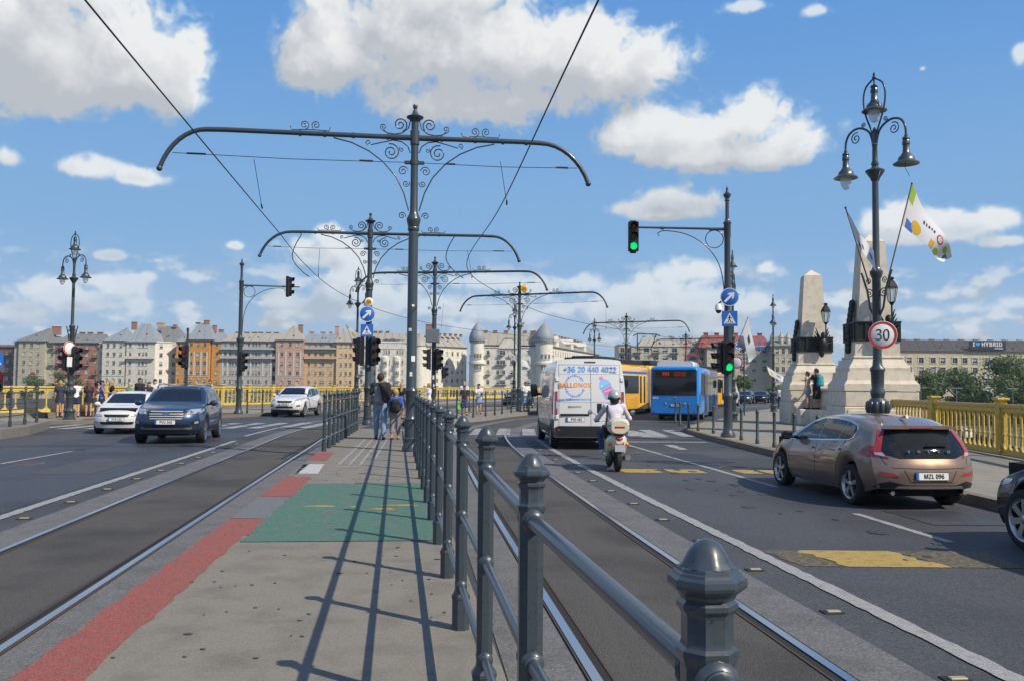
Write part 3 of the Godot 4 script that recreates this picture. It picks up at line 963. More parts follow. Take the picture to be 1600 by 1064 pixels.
func fences() -> void:
	post_meshes()
	var p := []
	for k in range(-2, 20):
		var z := 1.16 + 1.47 * k
		p.append(Vector3(-0.31 - 0.129 * (z - 5.62), 0.25, -z) if k > 1 or k < 0 else [Vector3(0.287, 0.216, -1.31), Vector3(0.062, 0.235, -2.70)][k])
	fence("long dark iron railing with domed posts along the tram stop, nearest the camera", "", p, true)
	p = []
	for k in 10: p.append(Vector3(-4.2 - 0.095 * k * 1.03, 0.25, -20.05 - k * 1.03))
	fence("dark iron railing beside the left tram track, next to the walking man and boy", "", p, true)
	p = []
	for q in curve([V(-2.55, -41.6), V(-1.9, -43.3), V(-1.1, -46.2), V(-0.47, -49.4), V(0.35, -52.3), V(1.95, -57.6), V(4.8, -64)], 2.05): p.append(q + Vector3.UP * 0.2)
	fence("curved dark railing left of the white van, in front of the walking people", "", p, false)
	p = []
	for q in curve([V(-4.6, -44.5), V(-3.1, -52), V(0.1, -59.5), V(4.2, -67)], 2.0): p.append(q + Vector3.UP * 0.2)
	fence("dark railing behind the people on the far tram stop", "", p, false)
	p = []
	for q in curve([V(-14.3, -48.2), V(-12.6, -54), V(-10.9, -60.2), V(-9.0, -67)], 1.6): p.append(q + Vector3.UP * 0.15)
	fence("dark railing on the kerb left of the white off-roader", "", p, false, [1.15, 0.6, 0.2])
	p = []
	for q in [V(-16.0, -27.2), V(-16.25, -28.9), V(-16.7, -30.6), V(-17.2, -32.3)]: p.append(q + Vector3.UP * 0.29)
	fence("short dark railing on the concrete traffic island at the left edge", "", p, false, [1.1, 0.75, 0.55, 0.35])
	# bollards
	var b0: Node3D = null
	var spots := [[7.25, -40.0], [7.0, -37.6], [6.92, -35.4], [6.86, -33.3], [6.98, -31.3], [6.95, -27.4], [7.0, -25.8], [7.02, -24.2], [7.05, -22.6], [7.1, -21.0], [7.15, -19.4], [7.2, -17.6]]
	for i in spots.size():
		var at := V(spots[i][0] + 0.12, spots[i][1], 0.15)
		var label := "slim dark bollard, %s" % ["farthest of the row, beside the bus", "second farthest of the row, beside the bus", "third farthest of the row, near the corner", "standing at the yellow-edged kerb corner", "just beyond the pole with the blue arrow sign", "just in front of the pole with the blue arrow sign", "second one in front of the blue arrow pole", "third one in front of the blue arrow pole", "near the front of the bronze car", "standing behind the bronze car's bonnet", "half hidden by the bronze car", "almost hidden by the bronze car"][i]
		if b0 == null:
			b0 = thing("bollard", label, "bollard", at, 0.0, "bollards along the right kerb")
			part("post", b0, [Geo.new().lathe([Vector2(0.06, 0), Vector2(0.06, 0.12), Vector2(0.045, 0.14), Vector2(0.042, 0.86), Vector2(0.052, 0.87), Vector2(0.052, 0.89), Vector2(0.04, 0.9)], Vector3.ZERO, 10), M.iron_far])
			part("cap", b0, [Geo.new().lathe([Vector2(0.04, 0.9), Vector2(0.05, 0.92), Vector2(0.056, 0.935), Vector2(0.045, 0.96), Vector2(0.02, 0.985), Vector2(0.0, 1.0)], Vector3.ZERO, 10), M.iron_far])
		else: copy(b0, "bollard", label, at)

# ---------------------------------------------------------------- the yellow parapets
func parapet(label: String, line: Array, plinth: float, spacing: float, m: Material, base_y: float, step_n: int, knob: bool, cut: float) -> void:
	var t := thing("bridge_parapet", label, "parapet", line[0] + Vector3.UP * base_y)
	var seg := [0.0]
	for i in line.size() - 1: seg.append(seg[-1] + (line[i + 1] - line[i]).length())
	var at := func(s: float):
		for i in line.size() - 1:
			if s <= seg[i + 1] or i == line.size() - 2:
				return line[i].lerp(line[i + 1], (s - seg[i]) / (seg[i + 1] - seg[i])) - line[0]
	var total: float = seg[-1]
	var h := 1.2 if knob else 1.16
	var y0 := plinth
	var bal := Geo.new()
	bal.lathe([Vector2(0.034, 0.14), Vector2(0.034, 0.45), Vector2(0.05, 0.46), Vector2(0.05, 0.50), Vector2(0.034, 0.51), Vector2(0.034, 0.9)] if knob else [Vector2(0.04, 0.14), Vector2(0.04, 0.9)], Vector3.ZERO, 8)
	var bm := mesh_of([bal, m])
	var pm := mesh_of([Geo.new().box(Vector3(0, h * 0.5 + 0.05, 0), Vector3(0.24, h + 0.1, 0.2), 0.015).box(Vector3(0, h + 0.13, 0), Vector3(0.34, 0.07, 0.3), 0.02).box(Vector3(0, 0.06, 0), Vector3(0.3, 0.12, 0.26), 0.02).box(Vector3(0, h * 0.5, 0.1), Vector3(0.14, h * 0.6, 0.03), 0.01), m])
	var n := int(total / spacing)
	spacing = total / n
	for i in n + 1:
		var a: Vector3 = at.call(i * spacing)
		var d: Vector3 = (at.call(minf(i * spacing + 0.5, total)) - at.call(maxf(i * spacing - 0.5, 0.0))).normalized()
		var turn := atan2(-d.z, d.x)
		part("post", t, pm, move(a + Vector3.UP * y0, turn))
		if i == n: break
		var b: Vector3 = at.call((i + 1) * spacing)
		var l := (b - a).length()
		var tr := atan2(-(b - a).z, (b - a).x)
		var o := move((a + b) * 0.5 + Vector3.UP * y0, tr)
		var top := Geo.new().box(Vector3(0, h - 0.03, 0), Vector3(l - 0.2, 0.09, 0.17), 0.02).box(Vector3(0, h - 0.12, 0), Vector3(l - 0.22, 0.11, 0.07))
		var low := Geo.new().box(Vector3(0, 0.08, 0), Vector3(l - 0.22, 0.10, 0.09), 0.01).box(Vector3(0, 0.02, 0), Vector3(l - 0.22, 0.05, 0.16), 0.01)
		var cells := int((l - 0.26) / cut)
		var w := (l - 0.26) / cells
		# arches between the balusters above and below
		for c in cells:
			var x0 := -(l - 0.26) * 0.5 + c * w
			for e in [[h - 0.17, 1.0], [0.125, -1.0]]:
				var g: Geo = top if e[1] > 0 else low
				var r := w * 0.5 - 0.03
				for k in 6:
					var a0 := PI * k / 6.0
					var a1 := PI * (k + 1) / 6.0
					var q := PackedVector2Array([Vector2(x0 + w * 0.5 - cos(a0) * r, e[0] + e[1] * (sin(a0) * r - r)), Vector2(x0 + w * 0.5 - cos(a1) * r, e[0] + e[1] * (sin(a1) * r - r)), Vector2(x0 + w * 0.5 - cos(a1) * w * 0.5, e[0] + e[1] * 0.004), Vector2(x0 + w * 0.5 - cos(a0) * w * 0.5, e[0] + e[1] * 0.004)])
					g.prism(q, -0.025, 0.025)
			if knob: top.ball(Vector3(x0, h - 0.2, 0.035), 0.018, 6, 4)
		part("top_rail", t, [top, m], o)
		part("bottom_rail", t, [low, m], o)
		for c in cells + 1:
			part("baluster", t, bm, o * move(Vector3(-(l - 0.26) * 0.5 + c * w, 0, 0)))
	if plinth > 0.1:
		var g := Geo.new()
		for i in line.size() - 1:
			var a: Vector3 = line[i] - line[0]
			var b: Vector3 = line[i + 1] - line[0]
			g.obox(a + Vector3.UP * plinth * 0.5, b + Vector3.UP * plinth * 0.5, 0.5, plinth)
		part("plinth", t, [g, M.concrete])

func parapets() -> void:
	parapet("yellow parapet with slim knobbed balusters behind the bronze car", [V(13.05, -30.9), V(11.95, -22.2), V(10.9, -13.4), V(9.8, -3.0)], 0.06, 4.4, M.yellow_paint, 0.15, 1, true, 0.305)
	parapet("long yellow parapet with arched openings along the left side of the bridge", [V(-34.0, -35.2), V(-27.5, -36.6), V(-23.3, -37.9), V(-20.95, -39.9), V(-19.4, -46), V(-18.0, -56), V(-12.9, -74), V(-6.6, -93)], 0.24, 2.9, M.yellow_bright, 0.15, 1, false, 0.40)
	parapet("farthest stretch of yellow parapet, seen low behind the far tram stop", [V(-6.6, -93), V(3.1, -112), V(30, -165)], 0.24, 7.0, M.yellow_bright, 0.15, 1, false, 0.62)

# ---------------------------------------------------------------- tram masts
func mast_parts(t: Node3D, m: Material, fine: bool) -> void:
	var n := 18 if fine else 10
	var pole := Geo.new()
	pole.lathe([Vector2(0.19, 0), Vector2(0.19, 0.1), Vector2(0.165, 0.14), Vector2(0.155, 0.24), Vector2(0.16, 0.26), Vector2(0.16, 0.30), Vector2(0.142, 0.32), Vector2(0.138, 0.70), Vector2(0.155, 0.715), Vector2(0.155, 0.745), Vector2(0.135, 0.77), Vector2(0.122, 0.8), Vector2(0.122, 1.28), Vector2(0.14, 1.31), Vector2(0.142, 1.36), Vector2(0.15, 1.38), Vector2(0.128, 1.43), Vector2(0.118, 1.47), Vector2(0.112, 5.02)], Vector3.ZERO, n)
	for k in 12:
		var a := TAU * k / 12.0
		pole.box(Vector3(cos(a) * 0.158, 0.28, sin(a) * 0.158), Vector3(0.03, 0.03, 0.03), 0.006)
		pole.box(Vector3(cos(a) * 0.153, 0.73, sin(a) * 0.153), Vector3(0.025, 0.025, 0.025), 0.006)
	part("pole", t, [pole, m])
	var up := Geo.new()
	up.lathe([Vector2(0.112, 5.02), Vector2(0.135, 5.05), Vector2(0.135, 5.1), Vector2(0.125, 5.12), Vector2(0.16, 5.26), Vector2(0.165, 5.3), Vector2(0.15, 5.34), Vector2(0.11, 5.42), Vector2(0.09, 5.5), Vector2(0.085, 6.5), Vector2(0.085, 7.02), Vector2(0.108, 7.04), Vector2(0.108, 7.36), Vector2(0.085, 7.38), Vector2(0.083, 7.58)], Vector3.ZERO, n)
	up.lathe([Vector2(0.083, 6.56), Vector2(0.1, 6.57), Vector2(0.1, 6.68), Vector2(0.083, 6.69)], Vector3.ZERO, n)
	up.box(Vector3(0, 6.62, 0), Vector3(0.46, 0.08, 0.07), 0.015)
	part("upper_pole", t, [up, m])
	part("finial", t, [Geo.new().lathe([Vector2(0.083, 7.58), Vector2(0.1, 7.6), Vector2(0.19, 7.66), Vector2(0.2, 7.69), Vector2(0.09, 7.74), Vector2(0.06, 7.8), Vector2(0.035, 7.87), Vector2(0.05, 7.9), Vector2(0.058, 7.94), Vector2(0.045, 7.98), Vector2(0, 8.0)], Vector3.ZERO, n), m])
	for s in [[1.0, 5.66, 4.75], [-1.0, 4.09, 3.05]]:
		var x: float = s[0]
		var pts := [Vector3(0.09, 7.2, 0), Vector3(s[2] * 0.5, 7.205, 0), Vector3(s[2] - 0.5, 7.21, 0)]
		for k in 9:
			var a := PI * 0.5 - k / 8.0 * 1.16
			pts.append(Vector3(s[2] - 0.1 + (s[1] - s[2] + 0.1) * cos(a) / 0.917, 6.28 + 0.92 * (sin(a) - sin(PI * 0.5 - 1.16)) / (1.0 - sin(PI * 0.5 - 1.16)), 0))
		var rad := []
		for q in pts.size():
			pts[q].x *= x
			rad.append(0.056 if q < 4 else 0.052)
		var arm := Geo.new().tube(pts, rad, 10 if fine else 7)
		arm.ball(pts[-1], 0.07, 10, 6)
		arm.cyl(Vector3(0.09 * x, 7.2, 0), Vector3(0.55 * x, 7.2, 0), 0.066)
		for q in [0.62, 1.4, 2.05, 2.6]: arm.cyl(Vector3((q - 0.03) * x, 7.2, 0), Vector3((q + 0.03) * x, 7.2, 0), 0.068, -1.0, 8)
		part("arm", t, [arm, m])
		# wrought scrolls above and below the arm
		var list := [
			[spiral(Vector2(0.34, 7.5), 0.17, -1.9, -1.75, 22), 0.016],
			[spiral(Vector2(0.72, 7.43), 0.085, -2.0, 1.5, 14), 0.012],
			[[Vector2(0.1, 7.62), Vector2(0.15, 7.42), Vector2(0.28, 7.31), Vector2(0.46, 7.27), Vector2(0.62, 7.29), Vector2(0.72, 7.345)], 0.015],
			[spiral(Vector2(0.54, 6.85), 0.2, 1.3, 1.9, 24), 0.016],
			[spiral(Vector2(0.30, 6.92), 0.06, 1.0, -1.3, 12), 0.011],
			[[Vector2(1.85, 7.13), Vector2(1.45, 7.04), Vector2(1.05, 6.86), Vector2(0.72, 6.62), Vector2(0.42, 6.28), Vector2(0.24, 5.92), Vector2(0.12, 5.5)], 0.017],
			[[Vector2(0.1, 6.85), Vector2(0.16, 7.0), Vector2(0.3, 7.1), Vector2(0.5, 7.13), Vector2(0.78, 7.06), Vector2(1.0, 7.0)], 0.014],
			[spiral(Vector2(1.06, 7.05), 0.07, -1.5, 1.4, 12), 0.011],
			[spiral(Vector2(0.26, 6.42), 0.12, 3.0, -1.6, 16), 0.013],
			[spiral(Vector2(0.19, 6.13), 0.085, 2.8, 1.5, 14), 0.012],
			[spiral(Vector2(0.27, 5.38), 0.09, 3.4, -1.5, 14), 0.013],
			[spiral(Vector2(s[2] * 0.5 - 0.13 + 0.0, 7.4), 0.11, -1.4, 1.6, 14), 0.012],
			[spiral(Vector2(s[2] * 0.5 + 0.13, 7.4), 0.11, -1.75, -1.6, 14), 0.012],
			[[Vector2(s[2] * 0.5 - 0.45, 7.36), Vector2(s[2] * 0.5 - 0.42, 7.28), Vector2(s[2] * 0.5 - 0.1, 7.29), Vector2(s[2] * 0.5 + 0.1, 7.29), Vector2(s[2] * 0.5 + 0.42, 7.28), Vector2(s[2] * 0.5 + 0.45, 7.36)], 0.012]]
		for q in list: part("scroll", t, [Geo.new().tube(flat(q[0], x), q[1] * (1.0 if fine else 1.15), 6 if fine else 4), m])
		var wire := Geo.new()
		var w0 := Vector3(0.22 * x, 6.62, 0)
		var w1 := Vector3((s[1] - 0.27) * x, 6.66 - 0.02, 0)
		var mid := (w0 + w1) * 0.5 - Vector3.UP * 0.03
		wire.tube([w0, mid, w1], 0.008, 4)
		wire.cyl(w0.lerp(w1, 0.14), w0.lerp(w1, 0.2), 0.022, -1.0, 6)
		wire.cyl(w0.lerp(w1, 0.86), w0.lerp(w1, 0.94), 0.022, -1.0, 6)
		part("span_wire", t, [wire, M.wire])

func masts() -> void:
	var spots := [[-2.29, 0.25, -20.3, PI + 0.12, "tallest tram mast with scrolled double arms, standing at the end of the near railing"],
		[-5.4, 0.25, -33.4, 0.08, "tram mast carrying the round 10 sign and the blue arrow sign"],
		[-3.9, 0.2, -44.4, -0.15, "scrolled tram mast with a grey box, right behind the tallest mast"],
		[0.45, 0.2, -55.0, -0.4, "scrolled tram mast with a round orange sign, left of the white van"],
		[10.0, 0.2, -77.6, -0.5, "scrolled tram mast rising above the yellow tram's roof"],
		[19.6, 0.0, -100.0, -0.5, "farthest scrolled tram mast, above the blue bus"]]
	var near := thing("tram_mast", spots[0][4], "tram mast", V(spots[0][0], spots[0][2], spots[0][1]), spots[0][3], "double-armed tram masts in the middle of the road")
	mast_parts(near, M.iron, true)
	var far_: Node3D = null
	for i in range(1, spots.size()):
		var s: Array = spots[i]
		if far_ == null:
			far_ = thing("tram_mast", s[4], "tram mast", V(s[0], s[2], s[1]), s[3], "double-armed tram masts in the middle of the road")
			mast_parts(far_, M.iron_far, false)
		else: copy(far_, "tram_mast", s[4], V(s[0], s[2], s[1]), s[3])
	var box := thing("control_box", "plain grey box fixed high on the mast behind the tallest mast", "box", V(-3.95, -44.25, 3.9))
	part("case", box, [Geo.new().box(Vector3(0, 0.3, 0.1), Vector3(0.68, 0.66, 0.22), 0.03), M.grey_metal])
	part("strap", box, [Geo.new().box(Vector3(0, 0.3, -0.06), Vector3(0.3, 0.08, 0.2), 0.01), M.iron_far])
	for q in [[-2.29, 2.1, -20.3, 0.4, 0.09, 0.13], [-2.29, 2.75, -20.3, -0.3, 0.07, 0.07], [-2.29, 1.75, -20.3, 0.0, 0.06, 0.1], [-2.29, 3.3, -20.3, 0.25, 0.06, 0.05], [-3.9, 1.9, -44.4, 0.0, 0.09, 0.2], [-3.9, 1.5, -44.4, 0.3, 0.08, 0.12], [-5.4, 2.2, -33.4, 0.2, 0.08, 0.08]]:
		var st := thing("sticker", "small pale sticker on the %s, %s" % ["tallest mast" if q[2] > -25 else "mast with the grey box" if q[2] < -40 else "mast with the 10 sign", {2.1: "the upright middle one", 2.75: "a square one left of its middle", 1.75: "the lowest one", 3.3: "the topmost one", 1.9: "the large upper one", 1.5: "the lower right one", 2.2: "its only one"}[q[1]]], "sticker", Vector3(q[0] + sin(q[3]) * 0.114, q[1] + 0.25, q[2] + cos(q[3]) * 0.114), q[3], "stickers on the tram masts")
		part("paper", st, [Geo.new().box(Vector3.ZERO, Vector3(q[4], q[5], 0.012), 0.004), M.white_sign])
	# wires over the tracks
	for w in [[LT, "left", -0.25, 0.006], [RT, "right", 0.1, 0.0]]:
		var line := aside(span_of(w[0], 9, -150), w[2])
		var pts := []
		if w[1] == "right":
			for i in line.size(): line[i].x -= 0.75 * exp(-pow((line[i].z + 31.5) / 7.0, 2.0))
		for i in line.size(): pts.append(line[i] + Vector3.UP * (6.0 - (0.55 * smoothstep(-24.0, -60.0, line[i].z))))
		var o := thing("contact_wire", "thin black overhead wire above the %s tram track" % w[1], "overhead wire")
		part("wire", o, [Geo.new().tube(pts, 0.013, 5), M.wire])
		# droppers from the masts' span wires
		for z in [-20.0, -33.4, -44.2, -55.5, -78.0]:
			var b: Vector3 = pts[0]
			for q in pts:
				if absf(q.z - z) < absf(b.z - z): b = q
			var g := Geo.new()
			var top := Vector3(b.x + (0.15 if w[1] == "left" else -0.15), (6.85 if z < -25 else 6.84), z)
			g.tube([top, b + Vector3(0, 0, -0.9)], 0.007, 4)
			for e in [-0.9]: g.cyl(b + Vector3(0, -0.03, e - 0.05), b + Vector3(0, 0.05, e + 0.05), 0.02, -1.0, 5)
			part("dropper", o, [g, M.wire])
	for s in [[-8.0, -33.4, -1.0], [-2.2, -33.4, 1.0]]:
		var o := thing("feeder_cable", "loose black feeder cable hanging from the %s arm of the second tram mast" % ("left" if s[2] < 0 else "right"), "cable", V(s[0], s[1], 0))
		var y := 7.4
		part("cable", o, [Geo.new().tube(curve([Vector3(0, y, 0), Vector3(-0.25, y - 0.5, 0.05), Vector3(-0.3, y - 0.95, 0.1), Vector3(0.1, y - 1.45, 0.1), Vector3(0.35, y - 1.62, 0.1)], 0.12), 0.018, 5), M.wire])

# ---------------------------------------------------------------- street lamps
func lamp_parts(t: Node3D, m: Material, n: int, flagholder := true) -> void:
	var p := Geo.new()
	p.lathe([Vector2(0.27, 0), Vector2(0.27, 0.06), Vector2(0.22, 0.1), Vector2(0.2, 0.28), Vector2(0.225, 0.33), Vector2(0.235, 0.38), Vector2(0.21, 0.44), Vector2(0.155, 0.5), Vector2(0.145, 0.9), Vector2(0.165, 0.94), Vector2(0.15, 1.0), Vector2(0.19, 1.1), Vector2(0.215, 1.2), Vector2(0.21, 1.3), Vector2(0.17, 1.38), Vector2(0.125, 1.43), Vector2(0.14, 1.5), Vector2(0.15, 1.56), Vector2(0.115, 1.62), Vector2(0.125, 1.72), Vector2(0.13, 1.95), Vector2(0.15, 1.98), Vector2(0.15, 2.02), Vector2(0.1, 2.08), Vector2(0.088, 2.2), Vector2(0.085, 3.85), Vector2(0.1, 3.88), Vector2(0.13, 3.96), Vector2(0.13, 4.0), Vector2(0.085, 4.05), Vector2(0.07, 4.1), Vector2(0.062, 5.85)], Vector3.ZERO, n)
	for k in 12:
		var a := TAU * k / 12.0
		var u := Vector3(cos(a), 0, sin(a))
		p.ball(u * 0.20 + Vector3.UP * 1.24, Vector3(0.05, 0.13, 0.05), 6, 5)
		p.ball(u * 0.205 + Vector3.UP * 0.38, Vector3(0.045, 0.08, 0.045), 6, 4)
	part("pole", t, [p, m])
	part("capital", t, [Geo.new().lathe([Vector2(0.062, 5.85), Vector2(0.08, 5.88), Vector2(0.1, 5.93), Vector2(0.17, 6.03), Vector2(0.19, 6.06), Vector2(0.19, 6.09), Vector2(0.1, 6.13), Vector2(0.06, 6.17), Vector2(0.08, 6.22), Vector2(0.055, 6.3), Vector2(0.05, 6.6), Vector2(0.062, 6.62), Vector2(0.05, 6.64), Vector2(0.048, 6.86), Vector2(0.06, 6.9), Vector2(0.02, 6.98), Vector2(0, 7.0)], Vector3.ZERO, n), m])
	# the loop round the top lamp
	for s in [-1.0, 1.0]:
		part("loop", t, [Geo.new().tube(curve([Vector3(0.04 * s, 6.7, 0), Vector3(0.07 * s, 6.92, 0), Vector3(0.2 * s, 7.25, 0), Vector3(0.265 * s, 7.6, 0), Vector3(0.2 * s, 7.88, 0), Vector3(0.0, 8.02, 0)], 0.08), 0.019, 6), m])
		var arm := Geo.new()
		arm.tube(curve([Vector3(0.03 * s, 6.55, 0), Vector3(0.12 * s, 6.9, 0), Vector3(0.38 * s, 7.06, 0), Vector3(0.62 * s, 7.0, 0), Vector3(0.72 * s, 6.82, 0), Vector3(0.73 * s, 6.62, 0)], 0.07), 0.024, 7)
		arm.cyl(Vector3(0.73 * s, 6.56, 0), Vector3(0.73 * s, 6.66, 0), 0.035, -1.0, 8)
		part("arm", t, [arm, m])
		part("scroll", t, [Geo.new().tube(flat(spiral(Vector2(0.46, 6.86), 0.13, 1.9, -1.6, 18), s), 0.013, 5), m])
		part("scroll", t, [Geo.new().tube(flat(spiral(Vector2(0.26, 7.1), 0.06, -1.5, 1.4, 12), s), 0.012, 5), m])
		if flagholder:
			part("flag_bracket", t, [Geo.new().tube(flat(spiral(Vector2(0.17, 3.55), 0.1, 1.2, 1.5, 14), s), 0.012, 5).tube(flat(spiral(Vector2(0.2, 3.82), 0.07, -1.2, -1.5, 12), s), 0.011, 5).tube(flat([Vector2(0.08, 3.1), Vector2(0.16, 3.25), Vector2(0.22, 3.6), Vector2(0.36, 4.0)], s), 0.022, 6), m])
	part("finial", t, [Geo.new().lathe([Vector2(0.02, 8.0), Vector2(0.045, 8.03), Vector2(0.02, 8.07), Vector2(0.03, 8.1), Vector2(0.0, 8.16)], Vector3.ZERO, 8).cyl(Vector3(0, 7.8, 0), Vector3(0, 8.02, 0), 0.016), m])
	for q in [[0.0, 7.84], [-0.73, 6.58], [0.73, 6.58]]:
		var h := part("lamp_head", t, [Geo.new().lathe([Vector2(0.0, 0.04), Vector2(0.06, 0.03), Vector2(0.075, 0.0), Vector2(0.06, -0.03), Vector2(0.075, -0.07), Vector2(0.075, -0.12), Vector2(0.062, -0.13), Vector2(0.07, -0.28), Vector2(0.085, -0.3), Vector2(0.1, -0.33), Vector2(0.15, -0.38), Vector2(0.165, -0.44), Vector2(0.25, -0.5), Vector2(0.25, -0.515), Vector2(0.16, -0.49), Vector2(0.1, -0.47)], Vector3.ZERO, n), m], move(Vector3(q[0], q[1], 0)))
		part("globe", h, [Geo.new().lathe([Vector2(0.118, -0.49), Vector2(0.125, -0.56), Vector2(0.105, -0.66), Vector2(0.06, -0.74), Vector2(0.0, -0.77)], Vector3.ZERO, n), M.lamp_glass])

func flag_cloth(t: Node3D, corner: Array, wave: float, marks: Array, folds := 2.2) -> void:   # corner: hoist top, hoist bottom, fly bottom, fly top
	var at := func(u: float, v: float):
		var a: Vector3 = corner[0].lerp(corner[3], u)
		var b: Vector3 = corner[1].lerp(corner[2], u)
		var n := (corner[3] - corner[0] as Vector3).cross(corner[1] - corner[0]).normalized()
		return a.lerp(b, v) + n * wave * sin(u * TAU * folds * 0.5 + v * 1.7) * (0.25 + u) + Vector3.UP * -0.07 * sin(PI * u)
	var sheet := func(u0, v0, u1, v1, off, nu, nv, round_ := false):
		var g := Geo.new()
		var nn: Vector3 = (corner[3] - corner[0] as Vector3).cross(corner[1] - corner[0]).normalized() * off
		for e in [1.0, -1.0]:
			for i in nu:
				for j in nv:
					var q := []
					for k in [[0, 0], [1, 0], [1, 1], [0, 1]]:
						var fu: float = (i + k[0]) / float(nu)
						var fv: float = (j + k[1]) / float(nv)
						if round_:
							var c := Vector2(fu * 2 - 1, fv * 2 - 1)
							c = Vector2(c.x * sqrt(1 - c.y * c.y / 2), c.y * sqrt(1 - c.x * c.x / 2))
							fu = c.x * 0.5 + 0.5
							fv = c.y * 0.5 + 0.5
						q.append(at.call(lerpf(u0, u1, fu), lerpf(v0, v1, fv)) + nn * e)
					if e < 0: q.reverse()
					g.quad(q[0], q[1], q[2], q[3], 1 if e > 0 else 2)
		return g
	part("cloth", t, [sheet.call(0, 0, 1, 1, 0.002, 16, 8), M.flag_white])
	for k in marks: part("emblem", t, [sheet.call(k[0], k[1], k[2], k[3], 0.005, 5, 5, k[5]), M[k[4]]])

